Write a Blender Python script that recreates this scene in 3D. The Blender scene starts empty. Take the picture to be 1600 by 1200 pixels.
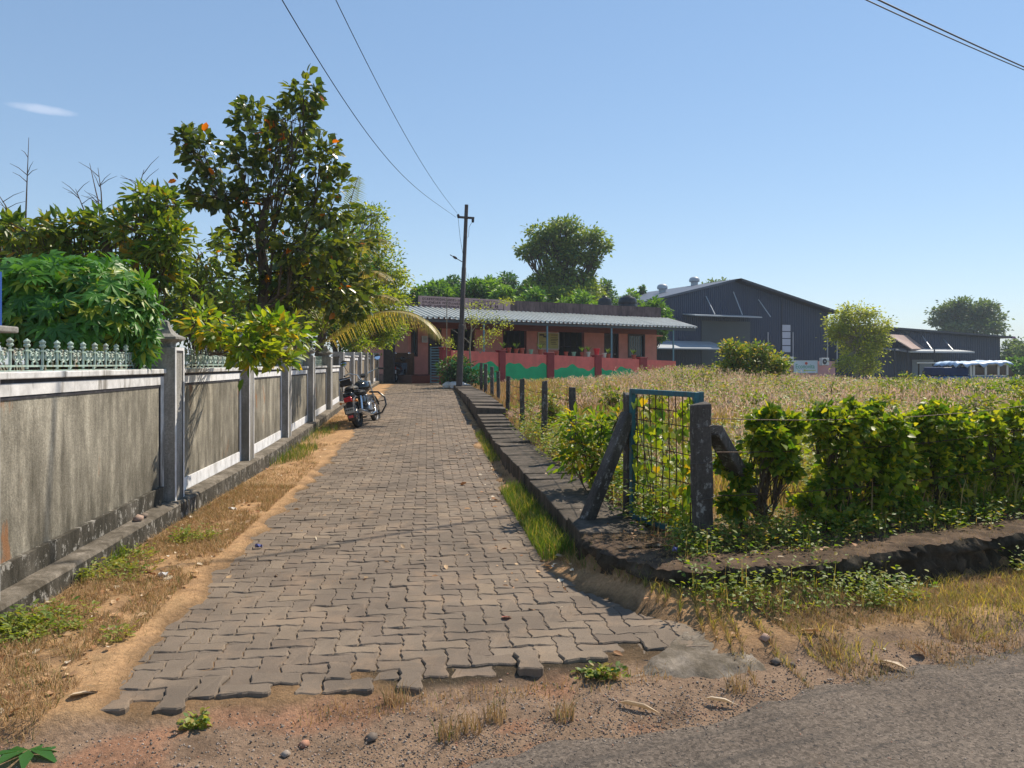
import bpy, math, random
import numpy as np
from mathutils import Vector, Matrix
random.seed(7); rng = np.random.default_rng(11)
sc = bpy.context.scene
col = sc.collection
# ------------------------------------------------------------------ camera, sky, sun, exposure
EYE = 1.45
cam = bpy.data.cameras.new('camera'); cam.lens = 27.0; cam.sensor_width = 36.0; cam.shift_y = -0.02
cam.clip_start = 0.05; cam.clip_end = 4000
camo = bpy.data.objects.new('camera', cam); col.objects.link(camo)
camo.location = (0, 0, EYE); camo.rotation_euler = (math.radians(90), 0, 0); sc.camera = camo
SUN_AZ = math.radians(43); SUN_EL = math.radians(50)      # azimuth clockwise from +Y
world = bpy.data.worlds.new('World'); sc.world = world; world.use_nodes = True
wn = world.node_tree.nodes; wl = world.node_tree.links
sky = wn.new('ShaderNodeTexSky'); sky.sky_type = 'NISHITA'; sky.sun_disc = False
sky.sun_elevation = SUN_EL; sky.sun_rotation = SUN_AZ; sky.air_density = 1.0; sky.dust_density = 0.0; sky.ozone_density = 4.0
bg = wn['Background']; bg.inputs[1].default_value = 0.15
gam = wn.new('ShaderNodeGamma'); gam.inputs[1].default_value = 0.60; wl.new(sky.outputs[0], gam.inputs[0]); hsv = wn.new('ShaderNodeHueSaturation'); hsv.inputs['Saturation'].default_value = 1.2; wl.new(gam.outputs[0], hsv.inputs['Color'])
skm = wn.new('ShaderNodeMix'); skm.data_type = 'RGBA'; skm.blend_type = 'MULTIPLY'; skm.inputs[0].default_value = 1; skm.inputs[7].default_value = (1.40, 1.42, 1.47, 1)
wl.new(hsv.outputs[0], skm.inputs[6]); 
# one small wisp of cloud high in the left of the sky, placed by its direction
tcw = wn.new('ShaderNodeTexCoord'); cdir = Vector((-733.0, 1200.0, 397.0)).normalized()
def wmath(op, a, b=0.0):
    q = wn.new('ShaderNodeMath'); q.operation = op
    for i, v in ((0, a), (1, b)):
        if hasattr(v, 'links'): wl.new(v, q.inputs[i])
        else: q.inputs[i].default_value = v
    return q.outputs[0]
def wdot(v):
    q = wn.new('ShaderNodeVectorMath'); q.operation = 'DOT_PRODUCT'; wl.new(tcw.outputs['Generated'], q.inputs[0]); q.inputs[1].default_value = tuple(v); return q.outputs['Value']
cx_ax = cdir.cross(Vector((0, 0, 1))).normalized(); cy_ax = cx_ax.cross(cdir)
da = wmath('MULTIPLY', wdot(cx_ax), 1/.036); db = wmath('MULTIPLY', wdot(cy_ax), 1/.0052); dc = wmath('GREATER_THAN', wdot(cdir), .9)
wnz = wn.new('ShaderNodeTexNoise'); wnz.inputs['Scale'].default_value = 45; wnz.inputs['Detail'].default_value = 5; wl.new(tcw.outputs['Generated'], wnz.inputs['Vector'])
r2 = wmath('ADD', wmath('MULTIPLY', da, da), wmath('MULTIPLY', db, db)); fo = wmath('SUBTRACT', wmath('ADD', .45, wmath('MULTIPLY', wnz.outputs['Fac'], 1.3)), r2)
cm = wmath('MULTIPLY', wmath('MULTIPLY', wmath('MINIMUM', wmath('MAXIMUM', fo, 0.0), 1.0), .32), dc)
clm = wn.new('ShaderNodeMix'); clm.data_type = 'RGBA'; wl.new(cm, clm.inputs[0]); wl.new(skm.outputs[2], clm.inputs[6]); clm.inputs[7].default_value = (5.5, 5.6, 6.2, 1)
wl.new(clm.outputs[2], bg.inputs[0])
sun = bpy.data.lights.new('sun', 'SUN'); sun.energy = 5.0; sun.angle = math.radians(0.5); sun.color = (1.0, 0.89, 0.73)
suno = bpy.data.objects.new('sun', sun); col.objects.link(suno)
sd = Vector((math.sin(SUN_AZ)*math.cos(SUN_EL), math.cos(SUN_AZ)*math.cos(SUN_EL), math.sin(SUN_EL)))
suno.rotation_euler = sd.to_track_quat('Z', 'Y').to_euler(); suno.location = (20, 10, 30)
vs = sc.view_settings; vs.view_transform = 'Standard'; vs.look = 'None'; vs.gamma = 1; vs.use_curve_mapping = False; vs.exposure = 0.36
sc.cycles.max_bounces = 6; sc.cycles.transparent_max_bounces = 6; sc.cycles.use_denoising = True

# ------------------------------------------------------------------ helpers
def px(x, y, Y):
    return Vector(((x-800)/1200*Y, Y, EYE+(568-y)/1200*Y))
def sm(a, b, x):
    t = np.clip((np.asarray(x, float)-a)/(b-a), 0, 1); return t*t*(3-2*t)
def vnoise(x, y, s=0):
    x = np.asarray(x, float); y = np.asarray(y, float)
    xi = np.floor(x); yi = np.floor(y); fx = x-xi; fy = y-yi
    fx = fx*fx*(3-2*fx); fy = fy*fy*(3-2*fy)
    def h(i, j):
        v = np.sin(i*127.1+j*311.7+s*74.7)*43758.5453
        return v-np.floor(v)
    return (h(xi, yi)*(1-fx)+h(xi+1, yi)*fx)*(1-fy)+(h(xi, yi+1)*(1-fx)+h(xi+1, yi+1)*fx)*fy
def fnoise(x, y, s=0):
    return .5*vnoise(x, y, s)+.3*vnoise(x*2.1, y*2.1, s+1)+.2*vnoise(x*4.3, y*4.3, s+2)

class MB:
    def __init__(s): s.v = []; s.f = []; s.t = []; s.m = []
    def add(s, vs_, fs_, tone=None, mi=0):
        b = len(s.v); s.v += [tuple(p) for p in vs_]
        tn = random.random() if tone is None else tone
        for f in fs_: s.f.append(tuple(i+b for i in f)); s.t.append(tn); s.m.append(mi)
        return s
    def box(s, c, d, R=None, tone=None, mi=0):
        c = Vector(c); h = [d[0]/2, d[1]/2, d[2]/2]
        ps = [Vector((sx*h[0], sy*h[1], sz*h[2])) for sx in (-1, 1) for sy in (-1, 1) for sz in (-1, 1)]
        if R is not None: ps = [R @ p for p in ps]
        ps = [c+p for p in ps]
        return s.add(ps, [(0,1,3,2),(4,6,7,5),(0,4,5,1),(2,3,7,6),(0,2,6,4),(1,5,7,3)], tone, mi)
    def bb(s, x0, x1, y0, y1, z0, z1, tone=None, mi=0):
        return s.box(((x0+x1)/2, (y0+y1)/2, (z0+z1)/2), (x1-x0, y1-y0, z1-z0), None, tone, mi)
    def hexy(s, y0, y1, x0, x1, zb0, zb1, zt0, zt1, tone=None, mi=0):
        ps = [(x0,y0,zb0),(x0,y0,zt0),(x0,y1,zb1),(x0,y1,zt1),(x1,y0,zb0),(x1,y0,zt0),(x1,y1,zb1),(x1,y1,zt1)]
        return s.add(ps, [(0,1,3,2),(4,6,7,5),(0,4,5,1),(2,3,7,6),(0,2,6,4),(1,5,7,3)], tone, mi)
    def hexx(s, x0, x1, y0, y1, zb0, zb1, zt0, zt1, tone=None, mi=0):
        ps = [(x0,y0,zb0),(x0,y0,zt0),(x0,y1,zb0),(x0,y1,zt0),(x1,y0,zb1),(x1,y0,zt1),(x1,y1,zb1),(x1,y1,zt1)]
        return s.add(ps, [(0,1,3,2),(4,6,7,5),(0,4,5,1),(2,3,7,6),(0,2,6,4),(1,5,7,3)], tone, mi)
    def tube(s, pts, r, n=8, tone=None, mi=0, cap=True, closed=False):
        pts = [Vector(p) for p in pts]; k = len(pts)
        if not hasattr(r, '__len__'): r = [r]*k
        vs_ = []; up = None
        for i, p in enumerate(pts):
            if closed: d = pts[(i+1) % k]-pts[i-1]
            else: d = pts[min(i+1, k-1)]-pts[max(i-1, 0)]
            d = d.normalized() if d.length > 1e-9 else Vector((0,0,1))
            if up is None: up = Vector((0,0,1)) if abs(d.z) < .9 else Vector((1,0,0))
            a = d.cross(up); a = a.normalized() if a.length > 1e-6 else d.orthogonal().normalized()
            b = a.cross(d).normalized(); up = b
            for j in range(n):
                t = 2*math.pi*j/n; vs_.append(p+(a*math.cos(t)+b*math.sin(t))*r[i])
        fs_ = []
        for i in range(k if closed else k-1):
            for j in range(n):
                q = (i+1) % k
                fs_.append((i*n+j, i*n+(j+1) % n, q*n+(j+1) % n, q*n+j))
        if cap and not closed:
            fs_.append(tuple(range(n-1, -1, -1))); fs_.append(tuple((k-1)*n+j for j in range(n)))
        return s.add(vs_, fs_, tone, mi)
    def lathe(s, prof, n=16, o=(0,0,0), R=None, tone=None, mi=0, sq=False):
        o = Vector(o); vs_ = []
        for r, z in prof:
            for j in range(n):
                t = 2*math.pi*(j+.5)/n; c = Vector((r*math.cos(t), r*math.sin(t), z))
                if R is not None: c = R @ c
                vs_.append(o+c)
        fs_ = []
        for i in range(len(prof)-1):
            for j in range(n): fs_.append((i*n+j, i*n+(j+1) % n, (i+1)*n+(j+1) % n, (i+1)*n+j))
        fs_.append(tuple(range(n-1, -1, -1))); fs_.append(tuple((len(prof)-1)*n+j for j in range(n)))
        return s.add(vs_, fs_, tone, mi)
    def ball(s, c, r, n=10, k=6, tone=None, mi=0, R=None):
        rr = r if hasattr(r, '__len__') else (r, r, r); c = Vector(c); vs_ = []
        for i in range(k+1):
            ph = math.pi*i/k
            for j in range(n):
                t = 2*math.pi*j/n; p = Vector((rr[0]*math.sin(ph)*math.cos(t), rr[1]*math.sin(ph)*math.sin(t), rr[2]*math.cos(ph)))
                vs_.append(c+(R @ p if R is not None else p))
        fs_ = [(i*n+j, (i+1)*n+j, (i+1)*n+(j+1) % n, i*n+(j+1) % n) for i in range(k) for j in range(n)]
        return s.add(vs_, fs_, tone, mi)
    def prism(s, poly, z0, z1, M=None, tone=None, mi=0):
        n = len(poly); ps = [Vector((x, y, z0)) for x, y in poly]+[Vector((x, y, z1)) for x, y in poly]
        if M is not None: ps = [M @ p for p in ps]
        return s.add(ps, [tuple(range(n-1, -1, -1)), tuple(range(n, 2*n))]+[(i, (i+1) % n, n+(i+1) % n, n+i) for i in range(n)], tone, mi)
    def mesh(s, name, mats, smooth=False):
        me = bpy.data.meshes.new(name); me.from_pydata(s.v, [], s.f)
        if not isinstance(mats, (list, tuple)): mats = [mats]
        for m in mats: me.materials.append(m)
        if any(s.m): me.polygons.foreach_set('material_index', s.m)
        a = me.attributes.new('tone', 'FLOAT', 'FACE'); a.data.foreach_set('value', s.t)
        if smooth:
            me.polygons.foreach_set('use_smooth', [True]*len(s.f))
            try: me.set_sharp_from_angle(angle=math.radians(38))
            except Exception: pass
        me.update(); return me
    def build(s, name, mats, parent=None, smooth=False, loc=None, bev=0):
        o = link(name, s.mesh(name, mats, smooth), parent)
        if loc is not None: o.location = loc
        if bev:
            b = o.modifiers.new('bevel', 'BEVEL'); b.width = bev; b.segments = 2; b.limit_method = 'ANGLE'
        return o

def link(name, data, parent=None, mw=None):
    o = bpy.data.objects.new(name, data); col.objects.link(o)
    if parent is not None: o.parent = parent
    if mw is not None: o.matrix_local = mw
    return o
def tag(o, label=None, cat=None, group=None, kind=None):
    if label: o['label'] = label
    if cat: o['category'] = cat
    if group: o['group'] = group
    if kind: o['kind'] = kind
    return o
def thing(name, label, cat, loc=(0,0,0), rz=0, group=None, kind=None):
    o = link(name, None); o.location = loc; o.rotation_euler = (0, 0, rz); o.empty_display_size = .2
    return tag(o, label, cat, group, kind)
def copy_tree(o, parent=None):
    c = o.copy(); col.objects.link(c); c.parent = parent
    for ch in [x for x in list(o.children)]: copy_tree(ch, c)
    return c
def npmesh(name, V, F, mats, tone=None, smooth=False, colr=None):
    """V (n,3); F (m,k) fixed-size faces, k=3 or 4"""
    me = bpy.data.meshes.new(name); V = np.ascontiguousarray(V, np.float32); F = np.ascontiguousarray(F, np.int32)
    m, k = F.shape
    me.vertices.add(len(V)); me.vertices.foreach_set('co', V.ravel())
    me.loops.add(m*k); me.loops.foreach_set('vertex_index', F.ravel())
    me.polygons.add(m); me.polygons.foreach_set('loop_start', np.arange(0, m*k, k, dtype=np.int32))
    try: me.polygons.foreach_set('loop_total', np.full(m, k, np.int32))
    except Exception: pass
    if smooth: me.polygons.foreach_set('use_smooth', np.ones(m, bool))
    me.update(calc_edges=True)
    if not isinstance(mats, (list, tuple)): mats = [mats]
    for a in mats: me.materials.append(a)
    if tone is not None:
        a = me.attributes.new('tone', 'FLOAT', 'FACE'); a.data.foreach_set('value', np.ascontiguousarray(tone, np.float32))
    if colr is not None:
        a = me.attributes.new('Col', 'FLOAT_COLOR', 'POINT'); a.data.foreach_set('color', np.ascontiguousarray(colr, np.float32).ravel())
    return me

# ------------------------------------------------------------------ materials
class NT:
    def __init__(s, name):
        s.m = bpy.data.materials.new(name); s.m.use_nodes = True; s.t = s.m.node_tree; s.n = s.t.nodes; s.l = s.t.links
        s.p = s.n['Principled BSDF']; s.out = s.n['Material Output']
        s.pos = s.n.new('ShaderNodeNewGeometry').outputs['Position']
    def map(s, sc_, src=None):
        q = s.n.new('ShaderNodeMapping'); q.inputs['Scale'].default_value = sc_ if hasattr(sc_, '__len__') else (sc_,)*3
        s.l.new(src or s.pos, q.inputs['Vector']); return q.outputs[0]
    def noise(s, scale, detail=4, rough=.6, src=None):
        q = s.n.new('ShaderNodeTexNoise'); q.inputs['Scale'].default_value = 1; q.inputs['Detail'].default_value = detail; q.inputs['Roughness'].default_value = rough
        s.l.new(s.map(scale, src), q.inputs['Vector']); return q.outputs['Fac']
    def vor(s, scale, out='Distance', feat='F1', src=None):
        q = s.n.new('ShaderNodeTexVoronoi'); q.feature = feat; q.inputs['Scale'].default_value = 1
        s.l.new(s.map(scale, src), q.inputs['Vector']); return q.outputs[out]
    def ramp(s, fac, stops):
        q = s.n.new('ShaderNodeValToRGB'); e = q.color_ramp.elements
        while len(e) < len(stops): e.new(.5)
        for i, (p, c) in enumerate(stops):
            e[i].position = p; e[i].color = (c, c, c, 1) if not hasattr(c, '__len__') else (*c[:3], 1)
        s.l.new(fac, q.inputs[0]); return q.outputs[0]
    def mix(s, fac, a, b, mode='MIX'):
        q = s.n.new('ShaderNodeMix'); q.data_type = 'RGBA'; q.blend_type = mode
        for i, v in ((0, fac), (6, a), (7, b)):
            if hasattr(v, 'links'): s.l.new(v, q.inputs[i])
            elif i == 0: q.inputs[i].default_value = v
            else: q.inputs[i].default_value = (*v[:3], 1) if hasattr(v, '__len__') else (v, v, v, 1)
        return q.outputs[2]
    def math(s, op, a, b=0.0):
        q = s.n.new('ShaderNodeMath'); q.operation = op
        for i, v in ((0, a), (1, b)):
            if hasattr(v, 'links'): s.l.new(v, q.inputs[i])
            else: q.inputs[i].default_value = v
        return q.outputs[0]
    def sep(s, src=None):
        q = s.n.new('ShaderNodeSeparateXYZ'); s.l.new(src or s.pos, q.inputs[0]); return q.outputs
    def tone(s):
        a = s.n.new('ShaderNodeAttribute'); a.attribute_name = 'tone'
        o = s.n.new('ShaderNodeObjectInfo')
        return s.math('FRACT', s.math('ADD', a.outputs['Fac'], o.outputs['Random']))
    def attr(s, name):
        a = s.n.new('ShaderNodeAttribute'); a.attribute_name = name; return a.outputs['Color']
    def bump(s, h, dist=.005, strength=.6):
        q = s.n.new('ShaderNodeBump'); q.inputs['Distance'].default_value = dist; q.inputs['Strength'].default_value = strength
        s.l.new(h, q.inputs['Height']); s.l.new(q.outputs[0], s.p.inputs['Normal'])
    def setc(s, c):
        if hasattr(c, 'links'): s.l.new(c, s.p.inputs['Base Color'])
        else: s.p.inputs['Base Color'].default_value = (*c[:3], 1)
    def done(s, rough=.8, metal=0, spec=.3):
        s.p.inputs['Roughness'].default_value = rough; s.p.inputs['Metallic'].default_value = metal
        s.p.inputs['Specular IOR Level'].default_value = spec; return s.m

def flat(name, c, rough=.6, var=.25, scale=9, metal=0, spec=.4, bump=0, dirt=None, dirtamt=.5):
    t = NT(name); n = t.noise(scale, 5)
    k = t.ramp(n, [(.25, 1-var), (.75, 1+var)])
    cc = t.mix(1.0, c, k, 'MULTIPLY')
    if dirt is not None:
        d = t.ramp(t.noise((scale*.7, scale*.7, scale*.12), 6, .7), [(.5, 0), (.5+.3*(1.2-dirtamt), dirtamt)])
        cc = t.mix(d, cc, dirt)
    t.setc(cc)
    if bump: t.bump(t.noise(scale*12, 3), bump)
    return t.done(rough, metal, spec)
def leafmat(name, c1, c2, c3=None, p3=.97, trans=.4, rough=.42, sp=.35, tcol=None):
    t = NT(name); tn = t.tone()
    stops = [(0, c1), (.75, c2)]
    if c3 is not None: stops += [(p3-.01, c2), (p3, c3)]
    cc = t.ramp(tn, stops)
    t.setc(cc); t.p.inputs['Roughness'].default_value = rough; t.p.inputs['Specular IOR Level'].default_value = sp
    tr = t.n.new('ShaderNodeBsdfTranslucent')
    tc = t.mix(1.0, cc, tcol or (1.9, 1.75, .5), 'MULTIPLY'); t.l.new(tc, tr.inputs[0])
    mx = t.n.new('ShaderNodeMixShader'); mx.inputs[0].default_value = trans
    t.l.new(t.p.outputs[0], mx.inputs[1]); t.l.new(tr.outputs[0], mx.inputs[2]); t.l.new(mx.outputs[0], t.out.inputs[0])
    return t.m

M = {}
# ground: vertex colour (material distribution) + fine noise
t = NT('earth'); c = t.attr('Col')
k = t.ramp(t.noise(34, 7, .78), [(.25, .45), (.5, 1.0), (.78, 1.5)])
k2 = t.ramp(t.noise(4, 4), [(.3, .8), (.7, 1.15)])
c = t.mix(1, t.mix(1, c, k, 'MULTIPLY'), k2, 'MULTIPLY')
st = t.ramp(t.vor(55), [(.12, 1), (.22, 0)])
c = t.mix(t.math('MULTIPLY', st, .35), c, (.3, .26, .2)); t.setc(c); t.bump(t.noise(45, 6, .75), .02, .9); M['earth'] = t.done(.95, 0, .15)
t = NT('asphalt')
c = t.ramp(t.noise(1.6, 5, .7), [(.3, (.13, .102, .08)), (.7, (.205, .165, .13))])
sp = t.ramp(t.vor(85, 'Color'), [(0, .42), (1, 1.5)]); c = t.mix(1, c, sp, 'MULTIPLY')
rm = t.n.new('ShaderNodeMapping'); rm.vector_type = 'POINT'; rm.inputs['Rotation'].default_value = (0, 0, -.37); t.l.new(t.pos, rm.inputs['Vector'])
big = t.ramp(t.noise((.5, 7.0, 1), 4, .6, rm.outputs[0]), [(.50, 0), (.64, .6)])
c = t.mix(big, c, (.055, .05, .045)); c = t.mix(t.ramp(t.noise((2.2, 2.2, 1), 6, .8), [(.55, 0), (.75, .5)]), c, (.22, .16, .11))
dk = t.ramp(t.noise(48, 3, .6), [(.60, 0), (.67, .85)]); c = t.mix(dk, c, (.045, .042, .04)); t.setc(c)
t.bump(t.noise(80, 5, .8), .012, 1); M['asphalt'] = t.done(.88, 0, .3)
t = NT('paver'); tn = t.tone()
c = t.ramp(tn, [(0, (.155, .118, .088)), (.3, (.19, .148, .11)), (.85, (.208, .163, .12)), (1, (.25, .19, .132))])
c = t.mix(1, c, t.ramp(t.noise(2.0, 4), [(.3, .82), (.7, 1.12)]), 'MULTIPLY')
c = t.mix(1, c, t.ramp(t.noise(160, 3, .7), [(.3, .72), (.7, 1.22)]), 'MULTIPLY')
c = t.mix(t.ramp(t.noise(1.1, 4, .6), [(.42, 0), (.66, .75)]), c, (.115, .09, .068)); dust = t.ramp(t.noise(2.6, 6, .75), [(.5, 0), (.70, .7)]); c = t.mix(dust, c, (.27, .19, .125)); c = t.mix(t.ramp(t.noise(26, 4, .7), [(.6, 0), (.75, .5)]), c, (.07, .055, .042)); t.setc(c)
t.bump(t.noise(220, 3), .003, .8); M['paver'] = t.done(.85, 0, .3)
def dirtyconc(name, base, dark, amt=.6, stain=None, white=None):
    t = NT(name); c = t.mix(t.ramp(t.noise((9, 9, 1.0), 6, .72), [(.35, 0), (.7, amt)]), base, dark)
    c = t.mix(1, c, t.ramp(t.noise(60, 5, .75), [(.3, .62), (.7, 1.25)]), 'MULTIPLY')
    c = t.mix(t.ramp(t.noise((2.2, 2.2, 1.1), 6, .75), [(.40, 0), (.66, .75)]), c, (dark[0]*.8, dark[1]*.8, dark[2]*.75))
    c = t.mix(t.ramp(t.noise((3.1, 3.1, 2.0), 5, .7), [(.56, 0), (.75, .45)]), c, (base[0]*1.35, base[1]*1.33, base[2]*1.3))
    z = t.sep()[2]
    low = t.math('MULTIPLY', t.ramp(z, [(.15, 1), (1.15, 0)]), t.ramp(t.noise((7, 7, 2.2), 6, .75), [(.35, 0), (.62, .95)]))
    c = t.mix(low, c, (dark[0]*.55, dark[1]*.55, dark[2]*.5))
    if stain: c = t.mix(t.ramp(t.noise((3.2, 3.2, 1.3), 4, .7), [(.625, 0), (.68, .75)]), c, stain)
    if white: c = t.mix(t.ramp(t.noise((14, 14, 9), 5, .8), [(.55, 0), (.62, .75)]), c, white)
    t.setc(c); t.bump(t.noise(70, 5, .7), .006, .8); return t.done(.92, 0, .2)
M['panel'] = dirtyconc('weathered_plaster', (.50, .46, .37), (.10, .09, .072), .85, (.30, .14, .06))
M['panel_far'] = dirtyconc('beige_plaster', (.36, .30, .22), (.18, .14, .10), .7)
M['plinth'] = dirtyconc('mossy_plinth', (.20, .18, .15), (.05, .045, .035), .9, None, (.42, .40, .36))
M['plinthtop'] = dirtyconc('plinth_top', (.33, .29, .24), (.12, .10, .08), .7)
M['pillar'] = dirtyconc('grey_pillar', (.42, .41, .385), (.17, .16, .145), .65)
M['white'] = flat('weathered_whitewash', (.74, .74, .75), .8, .2, 10, dirt=(.2, .18, .15), dirtamt=.6)
M['whiteband'] = flat('stained_whitewash', (.64, .63, .62), .8, .3, 9, dirt=(.16, .14, .11), dirtamt=.8)
M['black'] = flat('black_paint_line', (.03, .028, .035), .7, .4, 12, dirt=(.2, .19, .17), dirtamt=.4)
M['rail'] = flat('pale_green_iron', (.32, .42, .36), .55, .3, 25, dirt=(.25, .11, .04), dirtamt=.7)
M['slab'] = dirtyconc('old_concrete_slab', (.21, .17, .135), (.07, .06, .05), .8)
M['mossy'] = dirtyconc('mossy_kerb_wall', (.15, .115, .08), (.04, .034, .024), .8)
M['kerbtop'] = dirtyconc('littered_kerb_top', (.21, .14, .09), (.07, .045, .03), .8)
M['post'] = dirtyconc('lichen_concrete_post', (.15, .135, .12), (.045, .04, .035), .8, None, (.3, .3, .28))
M['teal'] = flat('teal_paint', (.018, .115, .145), .5, .3, 30, dirt=(.1, .05, .03), dirtamt=.5)
M['rust'] = flat('rusty_iron', (.075, .04, .025), .8, .4, 60)
M['wire'] = flat('wire', (.09, .08, .08), .6, .2, 60)
M['cable'] = flat('black_cable', (.02, .02, .025), .6, .1, 5)
M['bark'] = flat('grey_brown_bark', (.10, .075, .05), .9, .4, 14, bump=.01)
M['paltrunk'] = flat('pale_bark', (.3, .26, .2), .9, .3, 14)
M['twig'] = flat('dry_twig', (.11, .085, .07), .9, .3, 14)
# ------------------------------------------------------------------ terrain
RX = [-1e3, 10.5, 13, 15.5, 19.6, 23.7, 30, 38, 60, 1e4]; RZ = [0, 0, .07, .2, .36, .48, .62, .72, .75, .75]
def rise(Y): return np.interp(Y, RX, RZ)
def riseT(X, Y): return rise(Y)-np.clip((np.asarray(X)+2)*.037, 0, 1.1)*sm(14, 28, Y)
FX = [-50, -1, .45, .78, 1.25, 2.0, 2.57, 3.75, 60]; FY = [6.2, 6.2, 5.3, 4.72, 4.56, 4.8, 5.14, 5.6, 28]
def dfield(X, Y):
    dL = (X-(1.14-.117*Y)); dF = (Y-np.interp(X, FX, FY))
    return np.minimum(dL, dF), dL, dF
def pathmask(X, Y):
    xl = -1.50-.11*Y; xr = .98-.11*Y+.58*sm(5.6, 3.75, Y)
    return np.minimum(X-xl, xr-X), Y-(3.14+.27*(X+1.62))
def G(X, Y):
    X = np.asarray(X, float); Y = np.asarray(Y, float)
    r = riseT(X, Y); pd, fr = pathmask(X, Y)
    z = r+(-.065)*(1-sm(-.05, .05, fr))
    nz = fnoise(X*1.7, Y*1.7, 3)
    inner = sm(-.02, .16, pd+(nz-.5)*.35)*sm(-.02, .03, fr)
    near = 1-sm(25, 40, Y)
    z = z+near*((.018+.03*(fnoise(X*3, Y*3, 5)-.4))*(1-inner)+(-.013)*inner)*sm(-.3, .1, fr+.2)
    z = z+(fnoise(X*9, Y*9, 8)-.5)*.014*(1-inner)*near
    d, dL, dF = dfield(X, Y)
    dit = sm(-.75, -.3, dF)*(1-sm(-.05, .02, dF))*sm(.9, 1.6, X)*(Y < 30)
    z = z-.05*dit*sm(1.8, 2.4, X)+.085*sm(-.42, -.02, np.maximum(np.minimum(dF, .5), -9))*(dL > -.3)*sm(.3, .7, X)*(1-sm(1.7, 2.2, X))*(Y < 6)
    k = sm(12, 22, Y); fz = np.maximum(.215+.03*(fnoise(X*1.3, Y*1.3, 9)-.5), 0)*(1-k)+(r+.03)*k
    s = sm(-.02, .05, d)*(1-sm(28, 31, Y)); fz = fz-.05*(1-sm(.45, .6, dL))*sm(5.2, 5.8, Y)
    return z*(1-s)+fz*s
def axis(parts):
    out = []
    for a, b, n in parts: out += list(np.linspace(a, b, n, endpoint=False))
    return np.array(out)
gx = axis([(-900, -60, 10), (-60, -8, 20), (-8, -4.2, 18), (-4.2, 5, 190), (5, 12, 40), (12, 60, 50), (60, 900, 11)])
gy = axis([(-60, 0, 10), (0, 2.4, 12), (2.4, 11, 190), (11, 24, 130), (24, 45, 60), (45, 150, 30), (150, 1800, 16)])
XX, YY = np.meshgrid(gx, gy); ZZ = G(XX, YY)
def gridfaces(nx, ny):
    i = np.arange(nx-1); j = np.arange(ny-1); I, J = np.meshgrid(i, j); a = (J*nx+I).ravel()
    return np.stack([a, a+1, a+nx+1, a+nx], 1)
sand = np.array((.47, .285, .145)); straw = np.array((.37, .235, .12)); soil = np.array((.13, .085, .055)); gravel = np.array((.27, .185, .125))
joint = np.array((.06, .045, .028)); greenish = np.array((.12, .12, .045)); fields = np.array((.22, .16, .085)); red = np.array((.36, .16, .085))
def L3(a, b, m): return a*(1-m[..., None])+b*m[..., None]
n1 = fnoise(XX*.9, YY*.9, 21); n2 = fnoise(XX*2.7, YY*2.7, 22); n3 = fnoise(XX*7, YY*7, 23)
pd, fr = pathmask(XX, YY); d, dL, dF = dfield(XX, YY)
C = np.broadcast_to(straw, XX.shape+(3,)).copy()
sandm = sm(-.75, -.2, pd+(n2-.5)*.6)*(1-sm(.3, .4, pd)); C = L3(C, sand, sandm*sm(.3, .6, n3+.1)*.9)
C = L3(C, soil, sm(.55, .75, n3)*.45)
C = L3(C, soil, sm(.9, 1.25, -pd-.2+n2*.4)*(XX < 0)*.5)
inner = sm(.0, .14, pd+(fnoise(XX*1.7, YY*1.7, 3)-.5)*.35)*(fr > -.02)
C = L3(C, joint*1.0, inner)
C = L3(C, sand*.8, inner*sm(.45, .6, n1)*.55)
front = 1-sm(-.05, .05, fr+(n3-.5)*.12)
C = L3(C, gravel, front*sm(-2.2, -1.4, XX+n2*.6)); C = L3(C, red, front*sm(.5, .62, n2)*.5*sm(1.0, .3, XX)); C = L3(C, soil, front*sm(.55, .7, n3)*.6)
fld = sm(-.03, .05, d); C = L3(C, soil*.9, fld*(1-sm(.7, 1.6, d))); C = L3(C, fields, fld*sm(.7, 1.6, d))
dt = sm(-.8, -.3, dF)*(1-sm(-.05, .02, dF))*sm(1.0, 1.7, XX); C = L3(C, soil, dt*.7)
far = sm(30, 45, YY); C = L3(C, np.array((.14, .12, .06)), far)
C4 = np.concatenate([C, np.ones(C.shape[:2]+(1,))], 2).reshape(-1, 4)
V = np.stack([XX, YY, ZZ], 2).reshape(-1, 3)
ground = link('ground', npmesh('ground', V, gridfaces(len(gx), len(gy)), M['earth'], smooth=True, colr=C4)); tag(ground, 'dry sandy earth with straw, soil and red gravel patches', None, None, 'structure')

# asphalt road at the camera's feet, direction (1,.4), ragged edge
rs = axis([(-30, -3, 20), (-3, 7, 220), (7, 60, 30)]); rt = np.concatenate([[0, .03, .07, .12, .2], np.linspace(.35, 7, 14)])
S, T = np.meshgrid(rs, rt); edge = 3.02+.385*S+.26*(fnoise(S*1.3, S*0+3, 31)-.5)+.09*(vnoise(S*9, S*0, 32)-.5)+np.where(S < -1.2, (S+1.2)*.25, 0)
RXX = S+T*.36; RYY = edge-T*.93
RZZ = -.052+.016*sm(0, .2, T)+.006*(fnoise(RXX*5, RYY*5, 33)-.5)
RZZ += np.where(T == 0, -.035, 0)
road = link('road', npmesh('road', np.stack([RXX, RYY, RZZ], 2).reshape(-1, 3), gridfaces(len(rs), len(rt))[:, ::-1], M['asphalt'], smooth=True))
tag(road, 'worn grey asphalt road with dusty stony surface and ragged edge', None, None, 'structure')

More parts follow.
